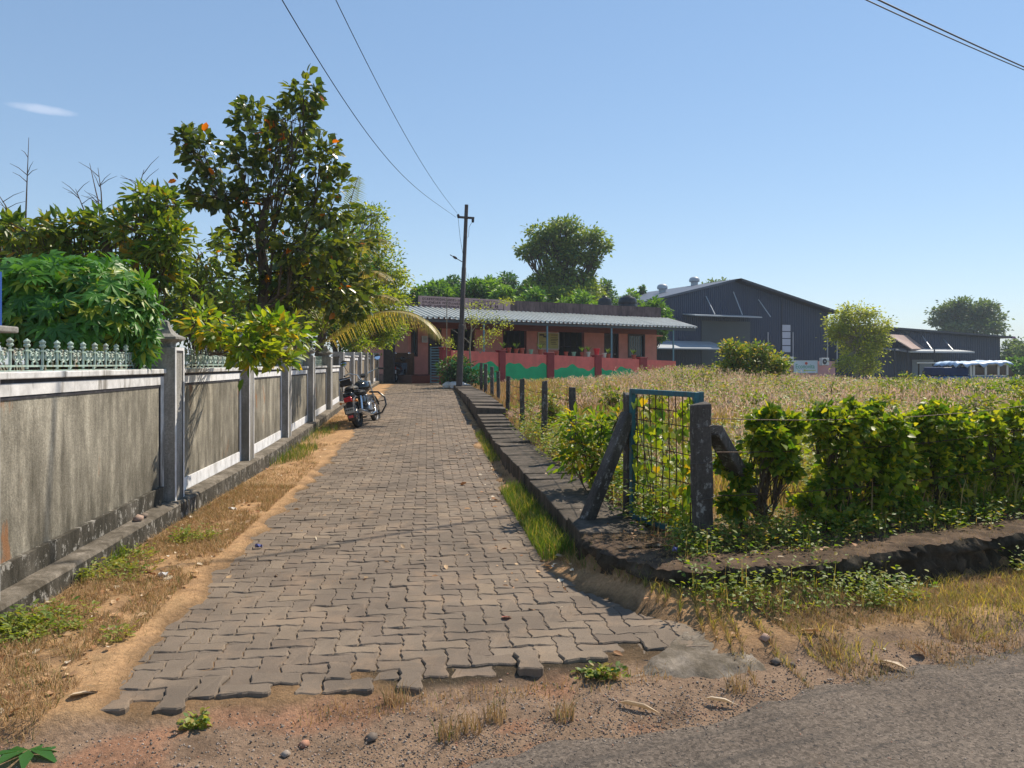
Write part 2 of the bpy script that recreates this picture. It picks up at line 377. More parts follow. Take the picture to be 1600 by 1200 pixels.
# ------------------------------------------------------------------ paved path: interlocking wavy concrete pavers in herringbone
A = .1125; DD = .07; GAP = .0013
def wavy(pts_units, seq):
    out = []
    for (p, q), s in zip(pts_units, seq):
        p = Vector(p); q = Vector(q); e = (q-p); nrm = Vector((-e.y, e.x))
        for f, o in ((0, 0), (.22, s), (.78, -s)): out.append(p+e*f+nrm*o*DD)
    return out
def hpoly(v=False):
    # outline of the two-cell block in cell units, counter-clockwise from (-1,-.5)
    if not v:
        edges = [((-1,-.5),(0,-.5)), ((0,-.5),(1,-.5)), ((1,-.5),(1,.5)), ((1,.5),(0,.5)), ((0,.5),(-1,.5)), ((-1,.5),(-1,-.5))]
        # normal here is left of travel; bottom: (-d,+d),(+d,-d); top (+d,-d),(-d,+d); sides x: (+d,-d)
        seq = [-1, 1, -1, -1, 1, -1]
        # bottom travel +x, left normal = +y: seq = y offset. right travel +y, left normal = -x: x offset +d => -1
        # top travel -x, left normal = -y: top right traversed from x=1: offsets reversed: (+d near x=1) => -1 ; top left: (-d near 0) => +1
        # left travel -y, left normal = +x: reversed (+d,-d low-high) => high first: -d => -1
    else:
        edges = [((-.5,-1),(.5,-1)), ((.5,-1),(.5,0)), ((.5,0),(.5,1)), ((.5,1),(-.5,1)), ((-.5,1),(-.5,0)), ((-.5,0),(-.5,-1))]
        # bottom end (+d,-d) => +1 ; right lower (+d,-d): left normal of +y is -x => -1 ; right upper (-d,+d) => +1
        # top end travel -x: reversed of (+d,-d): near x=+.5 is -d, normal -y => +1 ; left upper (+d,-d) low-high, reversed: -d first, normal of -y is +x => -1
        # left lower (-d,+d) reversed: +d first => +1
        seq = [1, -1, 1, 1, -1, 1]
    return [p*A for p in wavy(edges, seq)]
def inset(poly, g):
    n = len(poly); out = []
    for i in range(n):
        a, b, c = poly[i-1], poly[i], poly[(i+1) % n]
        n1_ = Vector((-(b-a).y, (b-a).x)).normalized(); n2_ = Vector((-(c-b).y, (c-b).x)).normalized()
        nn = (n1_+n2_); nn = nn/max(.4, nn.length_squared/2*1.0) if nn.length > .1 else n1_
        out.append(b+nn*g)
    return out
def pmesh(poly, bevel=True):
    o = inset(poly, GAP); n = len(o); i = inset(poly, GAP+.0055)
    V_ = [(p.x, p.y, -.06) for p in o]+[(p.x, p.y, -.006) for p in o]
    F_ = [(k, (k+1) % n, n+(k+1) % n, n+k) for k in range(n)]
    if bevel:
        V_ += [(p.x, p.y, 0) for p in i]; F_ += [(n+k, n+(k+1) % n, 2*n+(k+1) % n, 2*n+k) for k in range(n)]
        F_.append(tuple(range(2*n, 3*n)))
    else:
        V_ = [(p.x, p.y, -.03) for p in o]+[(p.x, p.y, 0) for p in o]; F_.append(tuple(range(n, 2*n)))
    return V_, F_
PH, PV = pmesh(hpoly(False)), pmesh(hpoly(True))
path = thing('path', 'grey wavy interlocking paver lane running up to the bungalow gate', None, kind='structure')
def worn(P_):
    n_ = len(P_[0])//3; V_ = [list(p) for p in P_[0]]
    for i in range(n_):
        jx, jy = random.gauss(0, .0013), random.gauss(0, .0013); chip = random.random() < .07
        for q in (n_+i, 2*n_+i): V_[q][0] += jx; V_[q][1] += jy
        V_[n_+i][2] -= abs(random.gauss(0, .002)); V_[2*n_+i][2] -= abs(random.gauss(0, .0012))+(.006 if chip else 0)
    return V_, P_[1]
PHs = [worn(PH) for _ in range(7)]; PVs = [worn(PV) for _ in range(7)]
def pvm(P_): me = bpy.data.meshes.new('paver'); me.from_pydata(P_[0], [], P_[1]); me.materials.append(M['paver']); return me
meHs = [pvm(p) for p in PHs]; meVs = [pvm(p) for p in PVs]
th = math.atan(.11)-.0; ca, sa = math.cos(th), math.sin(th)
cand = []
for i in range(-40, 60):
    for j in range(-10, 330):
        k = (i-j) % 4
        if k == 0: c_ = ((i+1)*A, (j+.5)*A, 0)
        elif k == 3: c_ = ((i+.5)*A, (j+1)*A, 1)
        else: continue
        X = c_[0]*ca-c_[1]*sa; Y = c_[0]*sa+c_[1]*ca
        X += -.35; Y += 3.0
        if Y > 31: continue
        pdv, frv = pathmask(X, Y)
        if pdv < -.10 or frv < .085+.0*X: continue
        cand.append((Y+abs(X)*.2, X, Y, c_[2]))
cand.sort()
mbp = MB(); cnt = 0
for _, X, Y, v in cand:
    z = float(riseT(X, Y)); sl = (float(riseT(X, Y+.1))-z)/.1
    dip = .022*(float(fnoise(X*1.1, Y*1.1, 44))-.5)
    e = float(pathmask(X, Y)[1]); loose = 1.0 if e < .28 else .25
    yaw = th+random.gauss(0, .035*loose*(loose > .5)+.006)
    Mx = Matrix.Translation((X, Y, z+dip*.6+random.gauss(0, .0022+.006*(loose > .5))))@Matrix.Rotation(math.atan(sl)+random.gauss(0, .012+.02*(loose > .5)), 4, 'X')@Matrix.Rotation(random.gauss(0, .01+.015*(loose > .5)), 4, 'Y')@Matrix.Rotation(yaw, 4, 'Z')
    if cnt < 300:
        link('paver', random.choice(meVs if v else meHs), path, Mx); cnt += 1
    else:
        P_ = random.choice(PVs if v else PHs)
        mbp.add([Mx@Vector(p) for p in P_[0]], P_[1])
tag(mbp.build('paver_field', M['paver'], path), None, None, None, 'stuff')

# cracked concrete apron at the right foot of the path
M['apron'] = dirtyconc('crumbled_cement', (.36, .31, .255), (.16, .13, .10), .6)
nu_, nv_ = 60, 36; Vp = []
for v in np.linspace(0, 1, nv_):
    for u in np.linspace(0, 1, nu_):
        a0 = np.array((.50, 3.60))*(1-v)+np.array((.98, 4.26))*v; a1 = np.array((1.32, 3.72))*(1-v)+np.array((1.16, 4.24))*v; p_ = a0*(1-u)+a1*u
        e_ = min(u, 1-u, v, 1-v); rg = .07*(fnoise(p_[0]*9, p_[1]*9, 53)-.5)
        X, Y = p_[0]+rg, p_[1]-.04*math.sin(u*3)*(1-v)+rg; gz_ = float(G(X, Y)); bl_ = float(sm(.02, .16, e_+.10*(fnoise(X*13, Y*13, 57)-.5))); crack = -.012*float(abs(fnoise(X*5, Y*5, 54)-.5) < .018)
        Vp.append((X, Y, .012+.026*(fnoise(X*6, Y*6, 51)-.5)+.010*(fnoise(X*34, Y*34, 52)-.5)+crack)); Vp[-1] = (X, Y, (Vp[-1][2]-.048*(1-v)**1.3*float(sm(0, .35, u)))*bl_+(gz_-.012)*(1-bl_))
apr = link('concrete_apron', npmesh('concrete_apron', np.array(Vp), gridfaces(nu_, nv_), M['apron'], smooth=False)); tag(apr, 'broken grey concrete apron where the path meets the road', None, None, 'structure')
CH = [2.45]

# drain slabs along the right of the path
edge_ = thing('drain_edge', 'row of dark old concrete slabs edging the right side of the path', None, kind='structure')
y = 5.55; k = 0
while y < 27.5:
    L_ = random.uniform(.42, .62) if y < 15.4 else random.uniform(.7, .95)
    up = y > 15.4
    yc = y+L_/2; X = 1.14-.117*yc; z = float(rise(yc)); zt = (.235+max(0, z-.03)*1.0) if not up else z+.30-.18*float(sm(17, 27, yc))
    w = random.uniform(.50, .56) if not up else .62
    m = MB(); hx, hy = w/2, L_/2-.012
    n_ = 6
    zt0 = zt
    jit = [(random.uniform(-.012, .012), random.uniform(-.012, .012)) for _ in range(4)]
    pts = [(-hx+jit[0][0], -hy+jit[0][1]), (hx, -hy+jit[1][1]), (hx, hy+jit[2][1]), (-hx+jit[3][0], hy+jit[3][1])]
    m.prism(pts, -.24, 0)
    o = m.build('slab', M['slab'], edge_, bev=.012)
    o.matrix_local = Matrix.Translation((X+w/2-.01, yc, zt))@Matrix.Rotation(.116+random.gauss(0, .02), 4, 'Z')@Matrix.Rotation(random.gauss(0, .02), 4, 'X')@Matrix.Rotation(random.gauss(0, .02), 4, 'Y')
    y += L_
# mossy kerb wall that turns the corner along the road
pl = [(.50, 5.9), (.50, 5.4), (.60, 5.0), (.80, 4.72), (1.02, 4.60), (1.3, 4.57), (1.7, 4.68), (2.05, 4.82), (2.6, 5.12), (3.2, 5.38), (3.8, 5.63), (4.6, 5.95), (6, 6.5), (9, 7.7), (14, 9.7)]
P_ = []; 
for a, b in zip(pl[:-1], pl[1:]):
    n_ = max(2, int(math.dist(a, b)/.025))
    for q in range(n_): P_.append((a[0]+(b[0]-a[0])*q/n_, a[1]+(b[1]-a[1])*q/n_))
P_ = np.array(P_); tg = np.gradient(P_, axis=0); tg /= np.linalg.norm(tg, axis=1)[:, None]; nr = np.stack([-tg[:, 1], tg[:, 0]], 1)
prof = [(-.03, -.22), (-.01, -.05), (-.03, .0), (-.01, .04), (-.03, .08), (-.005, .12), (-.03, .16), (-.01, .19), (.0, .215), (.03, .224), (.07, .226), (.12, .224), (.17, .224), (.22, .222), (.28, .222), (.34, .22), (.4, .218), (.5, .214), (.56, .15)]
rows = []
for q, (o_, z_) in enumerate(prof):
    nz = (fnoise(P_[:, 0]*11, P_[:, 1]*7+q*3, 61)-.5)
    of = o_+nz*.10*(q < 9)+.05*(vnoise(P_[:, 0]*33, P_[:, 1]*33+q*9, 62)-.5)*(q < 10); zz = z_+nz*.03+.012*(vnoise(P_[:, 0]*30, P_[:, 1]*30+q*5, 64)-.5)+.03*(fnoise(P_[:, 0]*2, P_[:, 1]*2, 63)-.5)*(q > 2)
    rows.append(np.stack([P_[:, 0]+nr[:, 0]*of, P_[:, 1]+nr[:, 1]*of, zz], 1))
kerb = thing('kerb_wall', 'low dark mossy retaining kerb curving round the corner of the field', None, kind='structure')
link('kerb_face', npmesh('kerb_face', np.concatenate(rows[:9]), gridfaces(len(P_), 9)[:, ::-1], M['mossy']), kerb)
link('kerb_top', npmesh('kerb_top', np.concatenate(rows[8:]), gridfaces(len(P_), len(prof)-8)[:, ::-1], M['kerbtop']), kerb)

# ------------------------------------------------------------------ boundary wall on the left
WR = math.atan(.095); WY0 = 3.0
def wfx(Y): return -2.52-.095*Y
CW = math.cos(WR)
wall = thing('boundary_wall', 'long grey plastered compound wall with white borders left of the path', 'wall', (wfx(WY0), WY0, 0), WR)
def ly(Y): return (Y-WY0)/CW
def ptop(Y): return float(np.interp(Y, [0, 3, 7, 11, 15, 19.5, 31], [.12, .125, .19, .22, .345, .5, .78]))
def coping(Y): return 1.40
# plinth ledge
ys = np.arange(-.5, ly(31.2), .12); prof = [(.175, -.3), (.17, -.02), (.16, .0), (0.02, .012)]
rows = []
for q, (o_, zo) in enumerate(prof):
    Yw = ys*CW+WY0; zt = np.array([ptop(a) for a in Yw]); nz = (fnoise(ys*4, ys*0+q*7., 71)-.5)
    z_ = zt+zo if q else zt-.5
    rows.append(np.stack([np.full(len(ys), o_)+nz*.02, ys, z_+nz*.012*(q > 0)], 1))
f = gridfaces(len(ys), 4)[:, ::-1]
link('plinth_face', npmesh('plinth_face', np.concatenate(rows[:2]), gridfaces(len(ys), 2)[:, ::-1], M['plinth']), wall)
link('plinth_ledge', npmesh('plinth_ledge', np.concatenate(rows[1:]), gridfaces(len(ys), 3)[:, ::-1], M['plinthtop']), wall)
PY = [4.2, 7.0, 9.74, 12.25, 14.68, 17.1, 19.35]
PYT = [19.35, 21.7, 23.8, 25.9, 28.1, 30.6]
def pillar(Y, top, cap=True, wd=.25, mt='pillar'):
    y0 = ly(Y); zb = ptop(Y)-.03
    m = MB(); m.hexy(y0, y0+wd, -.16, .11, zb, zb, top, top)
    o = m.build('pillar', M[mt], wall, bev=.006)
    m = MB()   # painted front border: white strips with a black line
    zt = top-.03
    for a, b in ((.0, .03), (wd-.03, wd)): m.bb(.108, .113, y0+a, y0+b, zb+.02, zt)
    m.bb(.108, .113, y0, y0+wd, zt, zt+.028)
    m.build('painted_border', M['white'], o)
    m = MB(); m.bb(.108, .1125, y0+wd-.05, y0+wd-.031, zb+.02, zt-.0); m.bb(.108, .1125, y0+.031, y0+wd-.05, zt-.02, zt-.001)
    m.build('painted_line', M['black'], o)
    if cap:
        m = MB(); s2 = 1.414; h = .14
        m.lathe([(.075*s2, 0), (.07*s2, .03), (.08*s2, .045), (h*s2, .075), (h*s2, .095), (.08*s2, .125), (.053*s2, .165), (.036*s2, .2), (.03*s2, .235), (.012*s2, .25)], 4, (-.02, y0+wd/2, top))
        m.build('cap', M['pillar'], o)
    return o
for Y in PY[1:-1]: pillar(Y, 1.60)
pillar(PY[0]-.25, 1.52, False)
def bay(Ya, Yb, top, low=False, pm='panel', bt=.12):
    a, b = ly(Ya), ly(Yb); za, zb = ptop(Ya), ptop(Yb)
    m = MB(); m.hexy(a, b, -.15, 0, za-.05, zb-.05, top-.04, top-.04); o = m.build('wall_panel', M[pm], wall)
    m = MB(); m.hexy(a, b, -.2, .035, top-.042, top-.042, top, top); m.build('coping', M['whiteband'], wall, bev=.006)
    m = MB(); m.hexy(a, b, -.001, .010, top-.068, top-.068, top-.042, top-.042)
    m.hexy(a+.07, b-.07, -.001, .006, top-.165, top-.165, top-.142, top-.142)
    zi0 = za+bt; zi1 = zb+bt
    m.hexy(a+.07, a+.092, -.001, .006, zi0, zi0, top-.165, top-.165); m.hexy(b-.092, b-.07, -.001, .006, zi1, zi1, top-.165, top-.165)
    m.build('painted_line', M['black'], o)
    m = MB(); m.hexy(a, b, -.001, .012, top-.142, top-.142, top-.0685, top-.0685)
    m.hexy(a, a+.07, -.001, .012, za, za, top-.1425, top-.1425); m.hexy(b-.07, b, -.001, .012, zb, zb, top-.1425, top-.1425)
    m.build('painted_border', M['whiteband' if low else 'white'], o)
    m = MB(); e = .035 if low else .013
    m.hexy(a+(.0701 if not low else 0), b-.0701, -.001, e, za, zb, zi0, zi1); m.build('base_band', M['plinth' if low else 'white'], o)
bays = [(PY[0], PY[1], True)]+[(PY[i]+.24, PY[i+1], False) for i in range(1, 6)]
for a, b, lo in bays: bay(a, b, 1.40, lo, 'panel', .15 if lo else .13)
# iron railing with scrolls and ball finials on the coping
ring = []
def scroll_mesh():
    m = MB(); pts = []
    for i in range(22):
        t = i/21; an = -math.pi/2+t*math.pi*3.3; r = .040*(1-.72*t)
        pts.append((0, r*math.cos(an)*.95, .062+r*math.sin(an)*1.05))
    m.tube(pts, .0055, 5, tone=.3, cap=True)
    m.tube([(0, -.0, .0), (0, 0, .024)], .005, 5); m.ball((0, 0, .112), .011, 6, 4)
    m.tube([(0, .026, .095), (0, 0, .108), (0, -.026, .095)], .004, 4)
    return m.mesh('scroll', M['rail'])
def finial_mesh():
    m = MB(); m.tube([(0, 0, -.03), (0, 0, .14)], .007, 6)
    m.lathe([(.004, .13), (.016, .14), (.018, .15), (.012, .16), (.017, .172), (.018, .18), (.008, .192), (.003, .2)], 8)
    m.box((0, 0, .11), (.014, .05, .012)); return m.mesh('finial', M['rail'])
smesh, fmesh = scroll_mesh(), finial_mesh()
for a, b, lo in bays[:5]:
    rl = MB(); y0, y1 = ly(a)+.02, ly(b)-.02; rl.bb(-.088, -.072, y0, y1, 1.428, 1.440); rl.bb(-.086, -.074, y0, y1, 1.402, 1.408)
    yy = y0+.05
    while yy < y1: rl.bb(-.086, -.074, yy, yy+.012, 1.40, 1.43); yy += .38
    r = rl.build('railing', M['rail'], wall); yy = y0+.06; q = 0
    while yy < y1-.04:
        if q % 3 == 0: link('finial', fmesh, r, Matrix.Translation((-.08, yy, 1.44))@Matrix.Diagonal((1.15, 1.15, .84, 1)))
        else: link('scroll', smesh, r, Matrix.Translation((-.08, yy, 1.438))@Matrix.Diagonal((1.4, 1 if q % 3 == 1 else -1, .88, 1)))
        yy += .064; q += 1
# taller far stretch of the wall
for i in range(len(PYT)-1):
    a, b = PYT[i]+(.24 if i else 0), PYT[i+1]; bay(a, b, 1.66+.012*(a-19), False, 'panel_far', .12)
for Y in PYT: pillar(Y, 1.74+.012*(Y-19), False, .24)
# dark gate pillars at the far end of the wall
def tpost(name, p, w, dpt, h, mt, label, cat, group=None, rz=0, bev=.01):
    o = thing(name, label, cat, p, rz, group); m = MB(); m.box((0, 0, h/2), (w, dpt, h)); m.build('shaft', M[mt], o, bev=bev)
    m = MB(); m.box((0, 0, h+.03), (w*1.12, dpt*1.12, .06)); m.build('cap', M[mt], o); return o
M['shadepillar'] = flat('shade_painted_pillar', (.045, .04, .038), .9, .4, 8)  # near-black base colour stands in for the shade on the pillar
tpost('gate_pillar', (-5.05, 31.6, .5), .42, .42, 1.85, 'shadepillar', 'gate pillar with shade painted into its colour at the far end of the boundary wall', 'pillar')
# white sign with a blue edge on the left gate pillar, only its edge in view
sg = thing('sign_board', 'white sign board with blue edge on the gate pillar at the left picture edge', 'sign', (-2.847, 4.10, 1.52), WR)
m = MB(); m.box((0, 0, .115), (.27, .27, .035)); m.build('cap', M['pillar'], sg, bev=.008)
M['signwhite'] = flat('sign_white', (.75, .78, .8), .4, .05, 4); M['signblue'] = flat('sign_blue', (.02, .07, .3), .4, .1, 4)
m = MB(); m.box((-.030, -.02, .275), (.27, .03, .27)); m.build('board', M['signwhite'], sg)
m = MB(); m.box((.112, -.02, .275), (.012, .036, .29)); m.build('board_edge', M['signblue'], sg)
m = MB(); m.box((-.03, -.02, .418), (.27, .036, .012)); m.build('board_edge', M['signblue'], sg)
# ------------------------------------------------------------------ bungalow (frame: x along the front, y inward, z up from z=0 world)
BO = np.array((-3.5, 32.1)); BU = np.array((.826, .563)); BU = BU/np.linalg.norm(BU); BN = np.array((-BU[1], BU[0])); BR = math.atan2(BU[1], BU[0])
def fs(pxx, off=0.0, O=BO):
    r = (pxx-800)/1200; ox, oy = O[0]+BN[0]*off, O[1]+BN[1]*off
    return (r*oy-ox)/(BU[0]-r*BU[1])
def fz(pxx, pyy, off=0.0, O=BO):
    s = fs(pxx, off, O); Yw = O[1]+BN[1]*off+BU[1]*s
    return EYE+(568-pyy)/1200*Yw
M['pink'] = flat('salmon_wall_paint', (.52, .235, .18), .8, .12, 3, dirt=(.25, .13, .1), dirtamt=.3)
M['pinkshade'] = flat('shaded_pink_beam', (.18, .075, .06), .8, .12, 3)  # wall pink darkened: the deep eave shade is put into the colour
M['coral'] = flat('coral_wall_paint', (.72, .17, .14), .7, .15, 3, dirt=(.3, .12, .08), dirtamt=.4)
M['darkred'] = flat('dark_red_pillar_paint', (.26, .035, .04), .7, .2, 3)
M['green'] = flat('green_wave_paint', (.008, .42, .17), .6, .15, 3)
M['parapet'] = dirtyconc('black_stained_parapet', (.22, .16, .155), (.06, .045, .05), .85)
M['signpink'] = flat('faded_pink_sign', (.42, .29, .28), .8, .15, 4, dirt=(.15, .1, .1), dirtamt=.4)
M['ink'] = flat('faded_dark_lettering', (.05, .03, .03), .8, .2, 6)
M['roofsheet'] = flat('pale_grey_roof_sheet', (.46, .49, .48), .45, .12, 2, metal=.0, spec=.5, dirt=(.3, .3, .28), dirtamt=.5)
M['fascia'] = flat('blue_grey_fascia', (.06, .085, .10), .5, .1, 3)
M['bluepost'] = flat('light_blue_post', (.15, .30, .36), .5, .1, 4)
M['darkwood'] = flat('dark_window_frame', (.03, .022, .018), .6, .2, 8)
M['floor'] = flat('dark_red_floor', (.12, .04, .03), .5, .1, 3)
M['glass'] = flat('dark_glass', (.02, .025, .03), .08, 0, 3, spec=.6)
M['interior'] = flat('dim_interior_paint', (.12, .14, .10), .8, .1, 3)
M['curtain'] = flat('pale_curtain', (.4, .42, .38), .8, .2, 6)
M['tank'] = flat('black_water_tank', (.02, .023, .03), .35, .1, 3)
gz = 0.62
bun = thing('bungalow', 'long low salmon bungalow with grey sheet canopy and dark parapet across the lane end', 'house', (BO[0], BO[1], 0), BR)
OFF = 2.25
sL, sR = .75, fs(1026, OFF)
zP0, zP1 = 4.45, 4.56      # parapet top left / right
sPe = fs(1033, OFF-.12)
fl = .95
def wseg(a, b, z0, z1, mt='pink', name='wall', y0=OFF, y1=OFF+.2):
    m = MB(); m.bb(a, b, y0, y1, z0, z1); return m.build(name, M[mt], bun)
sWL = fs(637, OFF)
ops = [(fs(644, OFF), fs(651, OFF), 'win'), (fs(669, OFF), fs(690, OFF), 'door'), (fs(704, OFF), fs(742, OFF), 'open'), (fs(786, OFF), fs(823, OFF), 'open'), (fs(873, OFF), fs(913, OFF), 'open'), (fs(944, OFF), fs(967, OFF), 'door'), (fs(982, OFF), fs(1006.5, OFF), 'win')]
cur = sWL; LT = 3.05
for a, b, kd in ops:
    wseg(cur, a-.001, gz-.6, LT)
    if kd == 'win': wseg(a, b, gz-.6, fl+.85)
    elif kd == 'open': wseg(a, b, gz-.6, fl+.25)
    cur = b+.001
wseg(cur, sR, gz-.6, LT)
wseg(sWL, sR, LT+.001, 3.93, 'pinkshade', 'beam', OFF-.004, OFF+.2)
wseg(sR-.2, sR, gz-.6, 3.9, 'pink', 'wall', OFF+.201, OFF+5)
wseg(sWL, sWL+.2, gz-.6, 3.9, 'pink', 'wall', OFF+.201, OFF+5)
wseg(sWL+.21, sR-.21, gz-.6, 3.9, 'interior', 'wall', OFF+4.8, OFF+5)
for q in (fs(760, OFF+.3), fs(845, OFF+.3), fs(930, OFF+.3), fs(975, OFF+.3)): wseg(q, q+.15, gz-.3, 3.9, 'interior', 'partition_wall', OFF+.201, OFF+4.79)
m = MB(); m.bb(sWL-.3, sR+.15, OFF-.05, OFF+5.2, 3.935, 4.06); m.build('roof_slab', M['parapet'], bun)
m = MB(); m.bb(sWL-1, sR+.2, -.1, OFF+4.8, gz-.6, fl); m.build('floor_slab', M['floor'], bun)
for a, b, kd in ops:
    if kd == 'win':
        z0, z1 = fl+.86, 3.0
        m = MB(); y = OFF-.02
        for x0, x1, q0, q1 in ((a-.05, a+.05, z0-.05, z1+.05), (b-.05, b+.05, z0-.05, z1+.05), (a+.05, b-.05, z0-.05, z0+.05), (a+.05, b-.05, z1-.05, z1+.05)): m.bb(x0, x1, y, y+.14, q0, q1)
        f_ = m.build('window_frame', M['darkwood'], bun)
        n_ = max(3, int((b-a)/.16))
        for q in range(1, n_): mm = MB(); mm.tube([(a+(b-a)*q/n_, OFF+.04, z0), (a+(b-a)*q/n_, OFF+.04, z1)], .012, 5); mm.build('bar', M['bluepost'], f_)
        mm = MB(); mm.bb(a+.05, b-.05, OFF+.1, OFF+.11, z0, z1); mm.build('pane', M['glass'], f_)
        mm = MB(); mm.bb(a+.1, a+.3, OFF+.13, OFF+.14, z0, z1-.1); mm.build('curtain', M['curtain'], bun)
    elif kd == 'door':
        m = MB()
        for x0, x1 in ((a, a+.07), (b-.07, b)): m.bb(x0, x1, OFF+.02, OFF+.14, fl, LT-.01)
        m.build('door_frame', M['darkwood'], bun)
        m = MB(); m.bb(a+.08, b-.08, OFF+.16, OFF+.2, fl+.01, LT-.02)
        m.bb(a+.15, b-.15, OFF+.145, OFF+.159, fl+.2, fl+.9); m.bb(a+.15, b-.15, OFF+.145, OFF+.159, fl+1.1, LT-.25)
        dr = m.build('door', M['darkwood'], bun); mm = MB(); mm.ball((b-.16, OFF+.13, fl+1), .03); mm.build('handle', M['curtain'], dr)
    else:
        m = MB(); n_ = max(4, int((b-a)/.35))
        for q in range(n_+1): x_ = a+(b-a)*q/n_; m.tube([(x_, OFF+.1, fl+.25), (x_, OFF+.1, LT)], .015, 5)
        for zz in (1.6, 2.3): m.bb(a, b, OFF+.09, OFF+.11, zz, zz+.02)
        m.build('grille', M['darkwood'], bun)
# parapet with sign panel
sg1 = fs(797, OFF-.12)
m = MB(); m.hexx(sg1, sPe, OFF-.12, OFF+.06, 3.94, 3.94, zP0+(zP1-zP0)*(sg1/sPe), zP1); m.build('parapet', M['parapet'], bun)
m = MB(); m.bb(sPe-.16, sPe-.001, OFF+.061, OFF+5, 3.94, zP1-.02); m.build('parapet', M['parapet'], bun)
sg0 = fs(656, OFF-.12)
m = MB(); m.hexx(sg0, sg1-.002, OFF-.14, OFF+.04, 3.94, 3.94, zP0+.03, zP0+.05); sp_ = m.build('sign_panel', M['signpink'], bun)
m = MB(); m.bb(sg0-.6, sg0-.01, OFF+.3, OFF+2, 3.94, 4.25); m.build('parapet', M['parapet'], bun)
random.seed(5)
# weathered lettering: three rows of round script on the left, boxed bold word and a thin line on the right
def glyph_row(x0, x1, z0, h, w, name, frame=False):
    m = MB(); x = x0; yy = OFF-.143
    while x < x1-w:
        if random.random() < .13: x += w*.6; continue
        ww = w*random.uniform(.7, 1.3); st = h*.16
        k_ = random.choice('oencuUmE')
        def bar(a, b, c, d): m.bb(x+a*ww, x+b*ww, yy, yy+.004, z0+c*h, z0+d*h)
        sh = .22
        if k_ in 'oenE': bar(0, .26, 0, 1); bar(0, .85, 0, sh)
        if k_ in 'onecmE': bar(0.2, .85, 1-sh, 1)
        if k_ in 'oumU': bar(.65, .85, sh, 1-sh)
        if k_ in 'enuE': bar(.2, .65, .42, .42+sh)
        if k_ in 'cuU': bar(0, .2, .1, 1); bar(0.2, .85, 0, sh)
        if k_ == 'm': bar(0, .18, 0, .83); bar(.35, .5, 0, .83)
        x += ww*1.08
    return m.build(name, M['ink'], sp_)
sm0, sm1 = sg0+.12, fs(722, OFF-.12)
glyph_row(sm0, sm1, 4.30, .10, .10, 'lettering'); glyph_row(sm0, sm1, 4.15, .10, .10, 'lettering'); glyph_row(sm0, sm1, 4.0, .10, .10, 'lettering')
glyph_row(fs(737, OFF), fs(779, OFF), 4.36, .05, .08, 'lettering')
a, b = fs(736, OFF-.12), fs(787, OFF-.12)
glyph_row(a+.12, b-.1, 4.07, .19, .21, 'lettering')
m = MB(); yy = OFF-.142
for x0, x1, z0, z1 in ((a, b, 4.01, 4.03), (a, b, 4.3, 4.32), (a, a+.03, 4.03, 4.3), (b-.03, b, 4.03, 4.3)): m.bb(x0, x1, yy, yy+.003, z0, z1)
m.build('lettering_box', M['ink'], sp_)
# corrugated canopy: sheets about a metre wide
sc0, sc1 = -1.9, fs(1087, 0)+.02
nsh = 17; wsh = (sc1-sc0)/nsh; zE, zT = 3.34, 3.92
def sheet_mesh():
    m = MB(); xs = []; nr = 4
    for q in range(nr): b_ = wsh*q/nr; k_ = wsh/nr; xs += [(b_, 0), (b_+k_*.60, 0), (b_+k_*.65, .085), (b_+k_*.92, .085)]
    xs.append((wsh, 0)); V_ = []; F_ = []
    for x, h in xs: V_.append((x, -.12, zE+h)); V_.append((x, OFF-.15, zT+h))
    n0 = len(V_)
    for x, h in xs: V_.append((x, -.12, zE+h-.012))
    for q in range(len(xs)-1): F_.append((2*q, 2*q+2, 2*q+3, 2*q+1)); F_.append((n0+q, n0+q+1, 2*q+2, 2*q))
    m.add(V_, F_); return m.mesh('roof_sheet', M['roofsheet'])
shm = sheet_mesh()
for q in range(nsh):
    link('roof_sheet', shm, bun, Matrix.Translation((sc0+q*wsh, 0, random.uniform(-.008, .008))))
m = MB(); m.bb(sc0, sc1-.02, -.02, .05, zE-.14, zE-.02); m.build('fascia', M['fascia'], bun)
m = MB()
for q in range(12): x_ = sc0+.3+q*(sc1-sc0-.6)/11; m.hexy(.051, OFF-.16, x_-.03, x_+.03, zE-.10, zT-.10, zE-.03, zT-.03)
m.build('rafter', M['fascia'], bun)
for pxx in (756, 855, 955.5, 1052):
    s_ = fs(pxx, .02); m = MB(); m.tube([(s_, .02, gz-.5), (s_, .02, zE-.15)], .045, 10); m.build('post', M['bluepost'], bun)
# small orange sunshade slab on the right end wall, poster and notice
m = MB(); m.hexx(sR+.001, sR+1.1, OFF+.6, OFF+2.4, 3.0, 3.0, 3.09, 3.05); m.build('sunshade', M['pink'], bun)
M['poster'] = flat('yellow_green_poster', (.36, .36, .12), .7, .2, 3); M['posterframe'] = flat('pale_frame', (.5, .52, .46), .6, .1, 3); M['black2'] = flat('poster_ink', (.05, .05, .03), .7, .1, 3)
a, b = fs(840, OFF-.03), fs(873, OFF-.03); z0, z1 = fz(855, 546, OFF), fz(855, 519.5, OFF)
ps = thing('wall_poster', 'yellow green notice board in a pale frame on the bungalow wall', 'notice board', (BO[0]+BU[0]*a+BN[0]*(OFF-.05), BO[1]+BU[1]*a+BN[1]*(OFF-.05), z0), BR)
m = MB(); m.bb(0, b-a, 0, .03, 0, z1-z0); bd = m.build('board', M['poster'], ps)
m = MB(); w_, h_ = b-a, z1-z0
for x0, x1, q0, q1 in ((0, w_, 0, .04), (0, w_, h_-.04, h_), (0, .04, .04, h_-.04), (w_-.04, w_, .04, h_-.04)): m.bb(x0, x1, -.015, -.001, q0, q1)
m.build('frame', M['posterframe'], ps)
m = MB()
